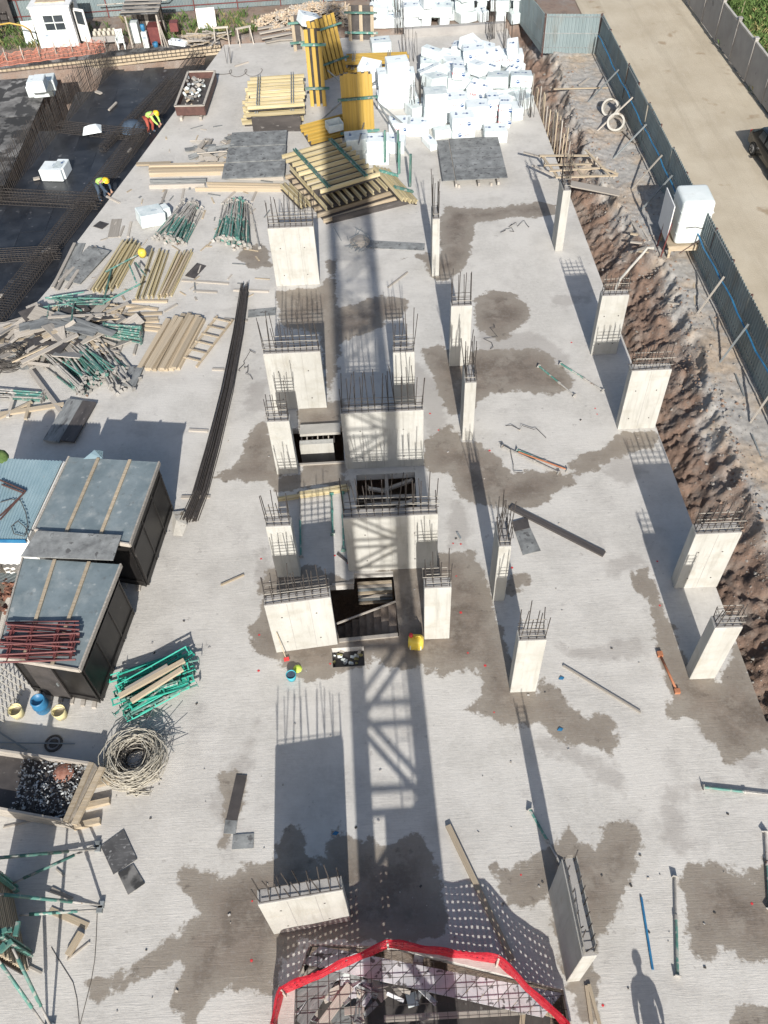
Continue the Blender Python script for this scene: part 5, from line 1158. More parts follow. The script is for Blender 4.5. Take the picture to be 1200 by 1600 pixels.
# ---------------------------------------------------------------- planks and props lying on the open floor
def plank_px(a, b_, wd, h, m, label, z=0.0, cat='plank', name='plank'):
    board(name, at(*a, z + h / 2), at(*b_, z + h / 2), wd, h, m, label, cat)
plank_px((880,1040), (1001,1113), .055, .06, 'grey_timber', 'single thin timber lying between the square column and the orange prop')
plank_px((798,792), (944,866), .22, .08, 'dark_plywood', 'long dark green-grey plank leaning from the narrow column')
plank_px((606,449), (637,425), .06, .05, 'grey_timber', 'short dark stick behind the slim pier')
plank_px((700,1290), (800,1500), .14, .1, 'timber', 'long timber beam reaching over the net shadow to the pit')
plank_px((714,832), (720,842), .05, .05, 'grey_steel', 'tiny dark stub right of the lower lift wall')
plank_px((345,914), (381,898), .06, .05, 'timber', 'short thin stick left of the core')
def ground_prop(a, b_, m, label):
    p = at(*a, .07); q = at(*b_, .07); prop(p, q, 0 if m == 'green' else 2, label)
ground_prop((1099,1230), (1215,1243), 'green', 'green prop lying across the column shadow at the right edge')
ground_prop((1059,1525), (1055,1370), 'green', 'dark green prop lying upright in frame at the lower right')
ground_prop((828,1265), (877,1352), 'green', 'green prop leaning beside the end-on wall pier')
ground_prop((1203,1420), (1196,1300), 'green', 'green prop end at the right frame edge beside the big stain')
b = MB(); b.tube([at(1002, 1402, .03), at(1020, 1515, .03)], .03, 8); b.build('pipe', 'blue_paint', label='thin blue pipe lying beside the dark green prop', cat='pipe')
ground_prop((785,697), (873,738), 'grey', 'grey-red prop lying behind the pair, upper one'); ground_prop((808,703), (886,735), 'green', 'prop lying beside the grey-red one, its twin')
b = MB(); b.tube([at(810, 706, .1), at(884, 733, .1)], .03, 6); b.build('pipe', 'orange_rust', label='rusty tube lying along the pair of props', cat='tube')
ground_prop((842,572), (898,618), 'green', 'thin pale green prop on the brown stain, left one'); ground_prop((876,568), (942,610), 'green', 'thin pale green prop on the brown stain, right one')
t = thing('orange_prop', 'orange rusty prop lying beside the nearest right row column', 'prop', (0, 0, 0)); p, q = at(1031, 1022, .05), at(1058, 1080, .05)
b = MB(); b.tube([p, q], .036, 8); b.build('tube', 'orange_rust', t, True); b = MB(); b.box(p, (.16, .16, .1)); b.build('end_plate', 'orange_rust', t); b = MB(); b.box(q, (.16, .14, .1)); b.build('end_plate', 'orange_rust', t)
for i, (x, y, dx, dy) in enumerate([(790,665,40,10),(785,690,10,30),(375,580,12,-20),(382,572,8,12),(766,545,8,-25),(800,350,18,4),(790,360,10,2)]):
    pp = [at(x, y, .03)]
    for k in range(7): pp.append(pp[0] + Vector((k * dx * .006 + rnd.gauss(0, .12), -k * dy * .01 + rnd.gauss(0, .12), rnd.uniform(0, .12))))
    b = MB(); b.tube(pp, .012, 4); b.build('tie_wire', 'dark_wire', label=['bent tie wire near the long prop pair', 'second bent tie wire near the long prop pair', 'bent wires left of the core', 'small bent wires beside the rebar bundle', 'crooked wire on the round brown stain', 'wire scrap on the far wet streak', 'second wire scrap on the far wet streak'][i], cat='wire')
# red paint marks sprayed on the floor
SP = [(1027,877),(800,887),(1031,946),(708,849),(720,850),(731,1020),(758,1040),(772,1113),(1175,1412),(942,1571),(795,1509),(814,1367),(394,1408),(393,1501),(404,1048),(516,1037),(543,880),(523,868),(408,873),(893,535),(933,647),(672,646),(765,704),(685,672),(930,638),(405,992),(720,957),(713,900)]
b = MB()
for k in range(8):
    a_ = k * .785; 
    b.box((.05 * math.cos(a_), .05 * math.sin(a_), .0), (.05, .03, .002), a_)
b.box((0, 0, 0), (.06, .06, .003)); spm = b.mesh('paint_mark', 'red_plastic')
for x, y in SP: put(spm, 'paint_mark', None, at(x, y, .006), (0, 0, rnd.uniform(0, 3)), (rnd.uniform(.3, .6),) * 2 + (1,), 'small red spray paint mark on the slab', 'paint mark', 'red spray marks on the slab')
# ---------------------------------------------------------------- inside and around the core
t = thing('stair_flight', 'concrete stair flight descending to the left in the stairwell', 'stairs', (0, 0, 0))
for k in range(9):
    b = MB(); x = .2 - k * .24; b.box((x - .12, 14.22, -.17 * (k + 1) - .3), (.24, 1.3, .6)); b.build('step', 'dirty_concrete', t)
boards([(390 / 3.72 + 400 + 20, 975, 618, 940)], -.15, .05, .05, 'grey_timber', 'timber handrail pole slanting across the stairwell', 'pole')
for i in range(7): 
    z = -.25 - .12 * i; y = 15.75 - .05 * i
    board('shuttering_plank', (-1.0, y, z), (.12, y, z), .09, .05, ('timber', 'grey_timber', 'grey_steel')[i % 3], ['topmost shuttering plank under the stairwell head', 'second shuttering plank in the stairwell', 'third shuttering plank in the stairwell', 'fourth shuttering plank in the stairwell', 'fifth shuttering plank in the stairwell', 'sixth shuttering plank in the stairwell', 'lowest shuttering plank in the stairwell'][i], 'plank')
plank_px((530,1001), (622,992), .12, .06, 'grey_timber', 'grey plank along the near edge of the stairwell')
plank_px((519,914), (553,911), .1, .05, 'grey_timber', 'short plank along the rear edge of the stairwell')
plank_px((466,726), (538,722), .08, .06, 'grey_timber', 'plank along the near edge of the square opening behind')
for i, (a_, b_, z) in enumerate([((603,735),(606,790),-.1), ((575,763),(605,768),-.3), ((600,766),(645,750),-.25), ((570,790),(650,785),-.2), ((610,800),(648,780),-.12), ((560,778),(650,775),-.5)]):
    board('timber_post', at(*a_, z), at(*b_, z), .12, .1, 'grey_timber', ['timber running from the lift wall over the dark lift shaft', 'short timber in the left of the lift shaft', 'slanted timber in the right of the lift shaft', 'timber across the near end of the lift shaft', 'slanted timber near the lower lift wall bars', 'deep timber lower down in the lift shaft'][i], 'timber')
# concrete stub and timber in the square opening
b = MB(); b.box((0, 0, 0), (1.25, .22, 1.15)); q = at(504, 668); b.build('low_wall', 'column_concrete', None, loc=(-2.35, 22.0, -.55), label='low concrete wall inside the square opening beside the slim pier', cat='wall'); 
b = MB(); b.box((0, 0, 0), (1.5, .5, .12)); b.build('lintel_slab', 'shaft_concrete', None, loc=(-2.2, 22.55, .1), label='concrete lintel strip between the wide pier and the upper lift wall', cat='lintel')
for k in range(7):
    board('shutter_stick', (-2.9 + k * .2, 22.24, -.25), (-2.9 + k * .2, 22.24, .02), .13, .04, ('dark_plywood', 'grey_timber')[k % 2], 'short shuttering board under the concrete lintel strip', 'board', 'short boards under the lintel')
# yellow beams across the lift lobby
ibeam('timber_beam', at(434, 780, .12), at(546, 764, .12), 'yellow_timber', label='front weathered yellow beam lying across the lift lobby', cat='beam')
ibeam('timber_beam', at(468, 772, .12), at(543, 760, .12), 'yellow_timber', label='rear shorter yellow beam lying across the lift lobby', cat='beam')
for i, (x, y0_, y1_) in enumerate([(470,770,870), (520,772,835), (537,770,860)]):
    prop(at(x, y1_, .06), at(x - 2, y0_, .06), 1 if i else 0, ['green prop lying in the lift lobby, left', 'green prop lying in the lift lobby, middle', 'green prop lying beside the lower lift wall'][i])
for i in range(2):
    for k in range(1): pass
slab_board([(528,862), (545,876), (543,879), (526,866)], 'thin dark splinter on the lobby floor', 'dark_plywood')
# bits in the sump
for i in range(16):
    p = at(rnd.uniform(522, 566), rnd.uniform(1016, 1038), -.2); s = rnd.uniform(.05, .16); b = MB(); b.box((0, 0, 0), (s, s * .6, s * .5)); b.build('rubbish_piece', rnd.choice(('silver_scrap', 'white_plastic', 'dry_grass', 'grey_timber')), None, loc=p, rot=(rnd.random(), rnd.random(), rnd.random() * 3), label='scrap of rubbish lying in the small floor sump', cat='rubbish', group='rubbish in the floor sump')
b = MB(); b.add([(x, y, -.25) for x, y in HOLES['sump']], [(0, 1, 2, 3)]); b.build('sump_floor', 'dark_plywood', kind='structure')
# yellow canister
t = thing('canister', 'yellow plastic canister with red cap standing right of the stairwell', 'canister', at(650, 1010), R(-8))
b = MB(); b.box((0, 0, .25), (.46, .36, .5)); b.build('body', 'yellow_plastic', t, True, bevel=.085)
b = MB(); b.lathe([(0, .6), (.06, .6), (.06, .5)], 10, (-.15, .05, 0)); b.build('cap', 'red_plastic', t, True)
b = MB(); b.tube([(-.04, 0, .5), (0, 0, .6), (.12, 0, .6), (.17, 0, .48)], .022, 6); b.build('handle', 'yellow_plastic', t, True)
b = MB(); b.box((0, -.172, .2), (.34, .01, .22)); b.build('label_strip', 'white_plastic', t)
# teal clothes and lime cloth
tb = t = thing('bucket', 'teal bucket with dark rim near the wide pier by the stairs', 'bucket', at(456, 1060)); b = MB(); b.lathe([(0, .01), (.2, .01), (.25, .4), (.23, .4), (.19, .06), (0, .06)], 16); b.build('pail', 'teal_cloth', t, True); b = MB(); b.lathe([(0, .34), (.23, .34)], 16); b.build('contents', 'navy_cloth', t); tb.scale = (.62, .62, .62)
b = MB(); b.lathe([(0, .1), (.07, .09), (.12, .04), (.14, 0)], 9); b.build('lime_bag', 'lime_cloth', None, True, loc=at(465, 1045), label='crumpled lime green cloth beside the teal bucket', cat='cloth')
# shovel leaning on the wide pier
c, rz, wd, hh = CB[7]; q = at(447, 1018); top = Vector((q.x - .12, q.y - .02, 1.25))
t = thing('shovel', 'shovel with red blade leaning on the wide pier by the stairs', 'shovel', (0, 0, 0)); b = MB(); b.tube([Vector((q.x, q.y - .25, .12)), top + Vector((0, -.05, 0))], .015, 6); b.build('handle', 'timber', t)
b = MB(); b.box((q.x + .03, q.y - .3, .06), (.16, .12, .03), .2); b.build('blade', 'red_plastic', t)
for i, (x, y) in enumerate([(875,1140), (877,1060), (524,1302)]):
    b = MB(); b.add([(-.09, -.03, .005), (.03, -.06, .02), (.1, .02, .005), (0, .05, .03), (-.05, .015, .02)], [(0, 1, 4), (1, 2, 3), (1, 3, 4), (0, 4, 3)]); b.build('plastic_scrap', 'blue_plastic', None, loc=at(x, y, .01), label=['scrap of blue plastic below the square column', 'small blue scrap beside the thin timber', 'tiny bright blue scrap in the pier shadow'][i], cat='scrap')
for i in range(120):
    p = at(rnd.uniform(180, 1150), rnd.uniform(650, 1590), .015)
    if not pip(p.x, p.y, OUT) or any(sdist(p.x, p.y, h_) > -.3 for h_ in HOLES.values()): continue
    s = rnd.uniform(.02, .07); b = MB(); b.box((0, 0, 0), (s, s * .7, s * .4)) ; b.build('concrete_crumb', rnd.choice(('wall_concrete', 'grey_timber', 'dark_wire')), None, loc=p, rot=(rnd.gauss(0, .3), 0, rnd.random() * 3), label='tiny crumb of debris on the open slab', cat='crumb', group='crumbs on the open slab')

# ================================================================ PIT OF THE CRANE AND RED NETTING
def pt(x, y, z): return at(x, y, z)
# boards on the pit rim
q = [pt(480,1472,-.12), pt(620,1482,-.12), pt(880,1556,-.12), pt(862,1580,-.12), pt(620,1530,-.12), pt(478,1498,-.12)]
n = 15
mat('splashed_board', (.40, .405, .42), (.60, .60, .61), 2.2, .8, rand=.14, spots=((.12, .115, .115), 6, .585))
up0, up1, lo0, lo1 = pt(500,1478,-.12), pt(880,1552,-.12), pt(470,1505,-.12), pt(850,1590,-.12)
for k in range(n):
    a_ = up0.lerp(up1, k / n); b_ = up0.lerp(up1, (k + .95) / n); c_ = lo0.lerp(lo1, (k + .95) / n); d_ = lo0.lerp(lo1, k / n); dz = Vector((0, 0, rnd.uniform(-.02, .02)))
    b = MB(); b.add([v + dz for v in (a_, b_, c_, d_)] + [v + dz + Vector((0, 0, -.04)) for v in (a_, b_, c_, d_)], [(0, 3, 2, 1), (4, 5, 6, 7), (0, 1, 5, 4), (1, 2, 6, 5), (2, 3, 7, 6), (3, 0, 4, 7)])
    b.build('cover_board', 'splashed_board', label='splashed board in the row along the pit edge under the netting', cat='board', group='boards along the pit edge')
for i, (a_, b_, wd, m_) in enumerate([((450,1570),(560,1490),.35,'dusty_plywood'),((470,1600),(530,1505),.3,'dusty_plywood'),((500,1605),(548,1540),.22,'grey_timber'),((440,1600),(500,1500),.3,'grey_timber'),((600,1592),(820,1580),.14,'grey_timber'),((560,1500),(880,1590),.12,'timber'),((480,1475),(462,1520),.3,'dusty_plywood'),((815,1605),(818,1575),.12,'timber'),((520,1600),(580,1560),.4,'dusty_plywood')]):
    board('pit_plank', at(*a_, -.2 - .03 * i), at(*b_, -.2 - .03 * i), wd, .05, m_, ['broad splashed plank at the left of the pit', 'second splashed plank at the left of the pit', 'grey plank end at the left of the pit', 'plank under the left netting corner', 'long plank across the black part of the pit', 'brown timber along the row of pit boards', 'short board at the upper left pit corner', 'short upright plank at the right of the pit', 'pale sheet sagging into the pit'][i], 'plank')
b = MB(); b.add([pt(x, y, -.9) for x, y in ((470,1500),(640,1520),(860,1560),(860,1640),(440,1640))], [(0, 1, 2, 3, 4)]); b.build('pit_ledge', 'dark_plywood', kind='structure')
BOARD['pale_board'] = unit_box('splashed_board')
for i in range(56):
    p = pt(rnd.uniform(465, 600 if i % 3 else 700), rnd.uniform(1505, 1600), -.3); a_ = rnd.random() * 3; s = rnd.uniform(.2, .6); d = Vector((math.cos(a_), math.sin(a_), rnd.gauss(0, .2))) * s / 2
    board('pit_debris', p - d, p + d, rnd.uniform(.08, .25), .03, rnd.choice(('dusty_plywood', 'grey_timber', 'pale_board')), 'splashed scrap of board inside the left part of the pit', 'scrap', 'scraps in the pit', roll=rnd.gauss(0, .3))
for i, (x, y) in enumerate([(545,1525), (644,1562)]):
    b = MB(); b.box((0, 0, 0), (.26, .3, .05)); b.build('foam_offcut', 'white_plastic', None, loc=pt(x, y, -.3 if i == 0 else -.55), rot=(.1, 0, .2), label=['pale crumpled plastic piece in the upper left of the pit', 'small white tile lying in the dark of the pit'][i], cat='offcut')
t = thing('rebar_mesh', 'rebar mesh spanning the pit inside the red netting', 'rebar mesh')
for k in range(30):
    x = 430 + k * 16.5; y0_ = interp(x, [(420, 1520), (480, 1478), (620, 1486), (880, 1560), (930, 1600)]); b = MB(); P0 = pt(x, y0_, -.04); b.beam(P0, Vector((P0.x * .98, 2.2, -.04)), .012, .012); b.build('mesh_bar', 'rebar_steel', t)
for k in range(7):
    b = MB(); y = 4.8 - k * .29; xl, xr = (-2.75 if y < 4.2 else -2.5), min(3.7, 3.55 + (3.75 - y) * 1.0 if y < 3.75 else 3.55 - (y - 3.75) * 3.4); b.beam((xl, y, -.055), (max(xl + .5, xr), y, -.055), .012, .012); b.build('mesh_bar', 'rebar_steel', t)
# netting: tall lattice of red strands hung on stakes
NP = [Vector((-3.22, 2.1, 0)), Vector((-3.16, 3.25, 0)), Vector((-2.97, 3.95, 0)), Vector((-.5, 4.80, 0)), Vector((2.05, 4.33, 0)), Vector((3.42, 2.93, 0)), Vector((3.6, 2.0, 0))]
NH = 1.06
t = thing('safety_netting', 'red plastic safety netting bunched around the crane pit', 'netting', (0, 0, 0))
for si, (a_, b_) in enumerate(zip(NP, NP[1:])):
    ln = (b_ - a_).length; n = max(2, int(ln / .135)); nv = 9; b = MB(); gx = (b_ - a_) / n; nrm = Vector((-(b_ - a_).y, (b_ - a_).x, 0)).normalized()
    def P(i, j):
        f = i / n; sag = (.10 if ln > 1.2 else .03) * math.sin(math.pi * f) + .03 * noise.noise(Vector((i * .35, si, 0))); return a_ + (b_ - a_) * f + nrm * (.018 * math.sin(i * .9 + j * 1.3) * (j / nv) + .055 * (1 - j / nv) + .035 * noise.noise(Vector((i * .4, j * .5, si)))) + Vector((0, 0, .04 + (NH - sag) * j / nv))
    for j in range(nv + 1):
        for i in range(n): b.beam(P(i, j), P(i + 1, j), .014, .074, up=(0, 0, 1))
    for i in range(n + 1):
        for j in range(nv): b.beam(P(i, j), P(i, j + 1), .078, .012, up=tuple(nrm))
    for r_ in range(2):
        pp = [P(i, nv) + nrm * (.012 * math.sin(r_ * 2 + i * .6) + .025 * (r_ - 1.5)) + Vector((0, 0, .01 * r_)) for i in range(n + 1)]; b.tube(pp, .014, 4)
    b.build('net_section', 'net_plastic', t, kind='stuff')
stk = MB(); stk.box((0, 0, .56), (.05, .05, 1.12)); stm2 = stk.mesh('stake', 'grey_timber')
for p in NP: put(stm2, 'stake', t, p)
# planks right of the pit
for i, (a_, b_) in enumerate([((920,1538),(938,1605)), ((916,1540),(925,1605))]): plank_px(a_, b_, .08, .06, 'orange_rust' if 'orange_rust' in BOARD else 'timber', ['right batten beside the end-on wall pier at the bottom', 'left batten beside the end-on wall pier at the bottom'][i])
# ================================================================ RIGHT SIDE: LEDGE, TANK, PIPES, GANGWAY
def lz(p): return ledge_z(p.y)
p0 = at(1046, 402, .3); p1 = at(1092, 400, .3)
t = thing('water_tank', 'white rounded plastic water tank on a timber stand by the hoarding', 'tank', (p0.x + .05, p0.y, .15), R(-2))
TW, TD, TZ, TH = 1.35, 1.5, .75, 2.0
b = MB(); b.box((TW / 2, TD / 2, TZ + TH / 2), (TW, TD, TH)); me = b.mesh('tank_body', 'white_plastic')
bm = bmesh.new(); bm.from_mesh(me); bmesh.ops.bevel(bm, geom=bm.edges[:], offset=.2, segments=5, affect='EDGES', profile=.6); bm.to_mesh(me); bm.free()
me.polygons.foreach_set('use_smooth', [True] * len(me.polygons)); put(me, 'tank_body', t)
for z in (.5, 1.0, 1.5):
    b = MB(); b.box((TW / 2, TD / 2, TZ + z), (TW + .02, TD + .02, .035)); b.build('moulded_band', 'white_plastic', t, bevel=.01)
b = MB(); b.box((TW / 2, TD / 2, TZ - .05), (TW + .5, TD + .1, .08)); b.build('platform', 'timber', t)
b = MB(); b.box((TW / 2, -.02, TZ - .15), (TW + .4, .08, .22)); b.build('front_beam', 'timber', t)
for x in (-.1, TW + .1):
    for y in (.05, TD - .05):
        b = MB(); b.box((x, y, TZ / 2 - .1), (.1, .1, TZ)); b.build('leg', 'timber', t)
b = MB(); b.box((-.33, TD / 2 + .1, TZ + .95), (.04, 1.5, 1.7)); b.build('side_board', 'white_paint', t)
for y, z1 in ((.1, 1.75), (.9, 1.9)):
    b = MB(); b.tube([(-.4, y, .1), (-.28, y, z1)], .03, 6); b.build('red_post', 'maroon_steel', t)
b = MB(); b.tube([(-.35, .1, 1.2), (-.2, .9, 1.5)], .025, 5); b.build('cross_tube', 'grey_steel', t)
b = MB(); b.tube([(.3, -.12, TZ + .9), (.7, -.1, TZ + .92), (1.15, -.02, TZ + .75), (1.35, .1, TZ + .5)], .018, 5); b.build('hose', 'dark_wire', t, True)
b = MB(); b.tube([(.3, -.1, .4), (1.3, -.1, TZ + .5)], .02, 5); b.build('brace_rod', 'brown_steel', t)
b = MB(); pp = [at(1022, 388, 1.1), at(1012, 387, 1.0), at(1003, 398, .8), at(985, 418, .5), at(968, 438, .3), at(962, 452, .35)]; b.tube(pp, .06, 8); b.build('drain_pipe', 'pipe_concrete', None, True, label='pale ribbed pipe running from the tank down to the slab', cat='pipe')
boards([(988,348,1008,378,.1), (996,345,1015,376,.1), (985,365,1000,367,.1), (985,378,1003,380,.1), (985,395,1015,385,.14), (998,392,1016,394,.12), (1085,480,1090,455,.06), (1092,458,1108,474,.08), (1086,494,1084,440,.06), (1100,607,1178,609,.07), (1043,473,1062,475,.05), (865,139,950,137,.07), (905,133,920,122,.1), (975,205,993,222,.15)], .22, .1, .06, ('grey_timber', 'grey_timber', 'timber'), ['grey batten lying left of the tank, upper', 'second grey batten lying left of the tank', 'short pale block left of the tank, upper', 'short pale block left of the tank, lower', 'pale batten at the tank stand foot', 'pale block beside the tank stand foot', 'stick leaning beside the hoarding below the tank', 'slanted stick beside the hoarding below the tank', 'thin stake by the ledge below the tank', 'green-grey tube lying level on the gravel ledge', 'short white stick on the earth bank', 'long pale batten lying across the far ledge', 'short stick near the far concrete rings', 'plank beside the hoarding below the rings'], 'stick')
for i, (x, y) in enumerate([(1122, 525), (1163, 620), (1190, 720), (1122, 572)][:3]):
    p = at(x, y, .3); board('stake', (p.x, p.y, lz(p)), (p.x + .02, p.y + 1.2, lz(p) + .05), .05, .05, 'grey_steel', ['thin tube lying on the gravel ledge, farthest', 'thin tube lying on the gravel ledge, middle', 'thin tube lying on the gravel ledge, nearest'][i], 'tube')
# concrete rings
def ring(px, py, rot, label):
    p = at(px, py, .3); b = MB(); b.lathe([(.36, -.24), (.46, -.24), (.46, .24), (.36, .24), (.36, -.24)], 28)
    b.build('concrete_ring', 'pipe_concrete', None, loc=(p.x, p.y, .42), rot=rot, label=label, cat='ring')
ring(954, 172, (R(62), R(8), R(-35)), 'upper concrete pipe ring lying on the far ledge'); ring(962, 196, (R(48), R(12), R(-35)), 'lower concrete pipe ring lying on the far ledge')
# timber gangway
t = thing('gangway', 'timber slat gangway bridging from the slab to the earth ledge', 'gangway', (0, 0, 0))
for r in ((843,243,925,243), (850,258,925,256), (858,267,945,262), (868,277,965,274), (818,238,848,246), (832,258,868,276)):
    p, q = at(r[0], r[1], .75), at(r[2], r[3], .55); board('plank', p, q, .13, .05, 'timber' if r[0] > 840 else 'grey_timber', parent=t)
for r in ((848,245,872,277), (885,240,912,278), (915,234,955,276), (940,262,966,272)):
    p, q = at(r[0], r[1], .68), at(r[2], r[3], .62); board('cross_plank', p, q, .11, .05, 'timber', parent=t)
for k, (x, y) in enumerate(((850, 262), (875, 285), (930, 262), (958, 282))):
    p = at(x, y, .0); board('post', (p.x, p.y, min(0, ground_z(p.x, p.y)) - .1), (p.x, p.y, .6), .08, .08, 'grey_timber', parent=t)
board('plank', at(892, 287, .8), at(968, 302, .5), .5, .06, 'grey_timber', 'broad grey plank running from the far right row column to the ledge', 'plank')
# stakes of edge shuttering on the far right
for k in range(16):
    f = k / 15; p = at(828 + 55 * f, 152 + 92 * f); h_ = rnd.uniform(.7, 1.35)
    board('shuttering_stake', (p.x + .12, p.y, -.9), (p.x + .12 + rnd.gauss(0, .05), p.y, h_), .12, .05, 'timber' if k % 3 else 'grey_timber', 'upright shuttering stake along the slab edge before the earth bank', 'stake', 'stakes along the slab edge')
# loose starter bars standing in the foam heap and at the far edge
def starters(px, py, n, wd, dp_, h, label):
    t = thing('starter_bars', label, 'rebar', at(px, py))
    for k in range(n): put(rod(h * rnd.uniform(.85, 1.1)), 'rebar', t, (rnd.uniform(-wd, wd) / 2, rnd.uniform(0, dp_), 0), (rnd.gauss(0, .04), rnd.gauss(0, .04), 0))
starters(652, 182, 14, 1.0, .4, 1.9, 'bare starter bars standing between foam stacks of the heap')
starters(628, 52, 12, 1.0, .3, 2.2, 'bare starter bars at the far slab edge before the far foam packs')
starters(640, 98, 8, 1.0, .3, 1.8, 'bare starter bars behind the long yellow beam stack')
starters(770, 66, 12, .6, .6, 2.4, 'bare starter bars standing beside the far end of the bank')
starters(793, 78, 8, .8, .4, 1.8, 'short bare starter bars at the far right slab corner')
starters(822, 186, 12, .9, .4, 1.6, 'bare starter bars at the right end of the foam heap')
starters(355, 100, 4, .5, .2, 1.0, 'two thin bent starter bars alone on the far left slab')
b = MB(); a_ = at(632, 62); b_ = at(790, 52); b.beam((a_.x, a_.y + .5, .2), (b_.x, b_.y + .5, .2), .35, .55); b.build('edge_upstand', 'wall_concrete', None, label='low concrete upstand along the far slab edge', cat='upstand')
# ---------------------------------------------------------------- black car on the dirt road
w0 = at(1174, 240, .2)
t = thing('car', 'black car parked on the dirt road, cut by the right frame edge', 'car', (w0.x + .86, w0.y - 1.35, ledge_z(w0.y) + .06), R(2))
prof = [(2.12, .35), (2.15, .75), (2.02, .98), (1.75, 1.04), (1.25, 1.45), (-.35, 1.5), (-1.0, 1.06), (-2.0, .9), (-2.15, .65), (-2.1, .32)]   # y along, z up: rear is +y
secs = [(-.86, .0), (-.84, .55), (-.70, .99), (0, 1.02), (.70, .99), (.84, .55), (.86, .0)]
b = MB(); W = [(-.87, .86), (-.80, 1.0), (0, 1.015), (.80, 1.0), (.87, .86)]; n = len(prof); vs_ = []
for x, k in W:
    for y, z in prof:
        tuck = .16 * max(0, (z - 1.0) / .5) * (1 if x < 0 else -1) if abs(x) > .5 else 0
        vs_.append((x + tuck, y * (1 if abs(x) < .85 else .985), .3 + (z - .3) * k if abs(x) < .85 else .3 + (z - .3) * (.9 if z > 1.1 else k)))
fs_ = [(i * n + j, i * n + (j + 1) % n, (i + 1) * n + (j + 1) % n, (i + 1) * n + j) for i in range(len(W) - 1) for j in range(n)] + [tuple(range(n)), tuple(reversed(range((len(W) - 1) * n, len(W) * n)))]
b.add(vs_, fs_); me = b.mesh('body', 'car_paint'); bm = bmesh.new(); bm.from_mesh(me); bmesh.ops.recalc_face_normals(bm, faces=bm.faces); bmesh.ops.bevel(bm, geom=[e for e in bm.edges], offset=.03, segments=2, affect='EDGES'); bm.to_mesh(me); bm.free()
me.polygons.foreach_set('use_smooth', [True] * len(me.polygons)); put(me, 'body', t)
for s in (-1, 1):
    for y in (1.35, -1.3):
        b = MB(); b.tube([(s * .70, y, .31), (s * .89, y, .31)], .32, 20); wh = b.build('wheel', 'tyre', t); b = MB(); b.tube([(s * .88, y, .31), (s * .905, y, .31)], .21, 12); b.build('rim', 'alloy', wh)
        for k in range(5):
            a_ = k * 1.257; b = MB(); b.beam((s * .91, y, .31), (s * .91, y + .2 * math.cos(a_), .31 + .2 * math.sin(a_)), .012, .05, up=(s, 0, 0)); b.build('spoke', 'tyre', wh)
    for (ya, yb) in ((1.15, .45), (.35, -.55)):
        b = MB(); b.add([(s * .835, ya, 1.02), (s * .835, yb, 1.02), (s * .735, yb + .05, 1.38), (s * .735, ya - .1, 1.38)], [(0, 1, 2, 3)]); b.build('side_window', 'glass_dark', t)
    b = MB(); b.box((s * .95, -.6, 1.0), (.16, .1, .12)); b.build('wing_mirror', 'car_paint', t, bevel=.02)
    b = MB(); b.box((s * .72, 2.11, .82), (.22, .05, .18)); b.build('tail_light', 'red_plastic', t)
    b = MB(); b.box((s * .66, -2.13, .68), (.3, .05, .14)); b.build('headlight', 'white_plastic', t)
# ---------------------------------------------------------------- greenery beyond the wall and by the cabin
gb = MB()
def tuft(b, x, y, z, n, h, mi):
    for k in range(n):
        a_ = rnd.uniform(0, 6.3); l = h * rnd.uniform(.5, 1.2); ox, oy = rnd.gauss(0, .12), rnd.gauss(0, .12); wd = rnd.uniform(.02, .05); dx, dy = math.cos(a_) * l * .5, math.sin(a_) * l * .5
        b.add([(x + ox - dy * wd / l, y + oy + dx * wd / l, z), (x + ox + dy * wd / l, y + oy - dx * wd / l, z), (x + ox + dx * .5 + dy * wd / l * .7, y + oy + dy * .5, z + l * .7), (x + ox + dx, y + oy + dy, z + l * .85)], [(0, 1, 2), (0, 2, 3)], mi)
mat('turf', (.035, .06, .018), (.08, .105, .035), 1.2, .95, .4, 12)
b = MB(); b.add([(21.75, -20, .12), (70, -20, .12), (70, 100, .12), (21.75, 100, .12)], [(0, 1, 2, 3)]); b.build('grass_field', 'turf', kind='structure')
for i in range(1700): tuft(gb, 21.9 + 5.5 * rnd.random() ** 1.3, rnd.uniform(44, 64), .1, 7, .55, 0 if rnd.random() < .85 else 1)
gb.build('grass', ['leaf_green', 'dry_grass'], label='rough green grass growing beyond the grey panel wall', cat='grass', kind='stuff')
gb = MB()
for i in range(420):
    x = rnd.choice((rnd.uniform(-26, -20.5), rnd.uniform(-15, -6.5), rnd.uniform(-26, -7))); tuft(gb, x, rnd.uniform(58.6, 62.2), -.03, 7, rnd.uniform(.25, .6), 0 if rnd.random() < .7 else 1)
for i in range(120): tuft(gb, rnd.uniform(-27, -22.5), rnd.uniform(55.2, 57.5), -.05, 6, .4, 0)
gb.build('weeds', ['leaf_green', 'dry_grass'], label='weeds growing along the far hoarding near the guard cabin', cat='weeds', kind='stuff')
for i in range(9):
    p = Vector((rnd.uniform(22.5, 26), rnd.uniform(46, 62), .1)); t = thing('sapling', 'thin bare-stemmed plant in the grass beyond the panel wall', 'plant', p, 0, 'plants beyond the panel wall')
    b = MB(); b.tube([(0, 0, 0), (.05, .05, .8), (.1, .0, 1.5)], [.03, .02, .01], 5); b.build('stem', 'rubble_wood', t); b = MB()
    for k in range(26): tuft(b, rnd.gauss(0, .15), rnd.gauss(0, .15), rnd.uniform(.5, 1.4), 1, .5, 0)
    b.build('leaves', 'leaf_green', t)

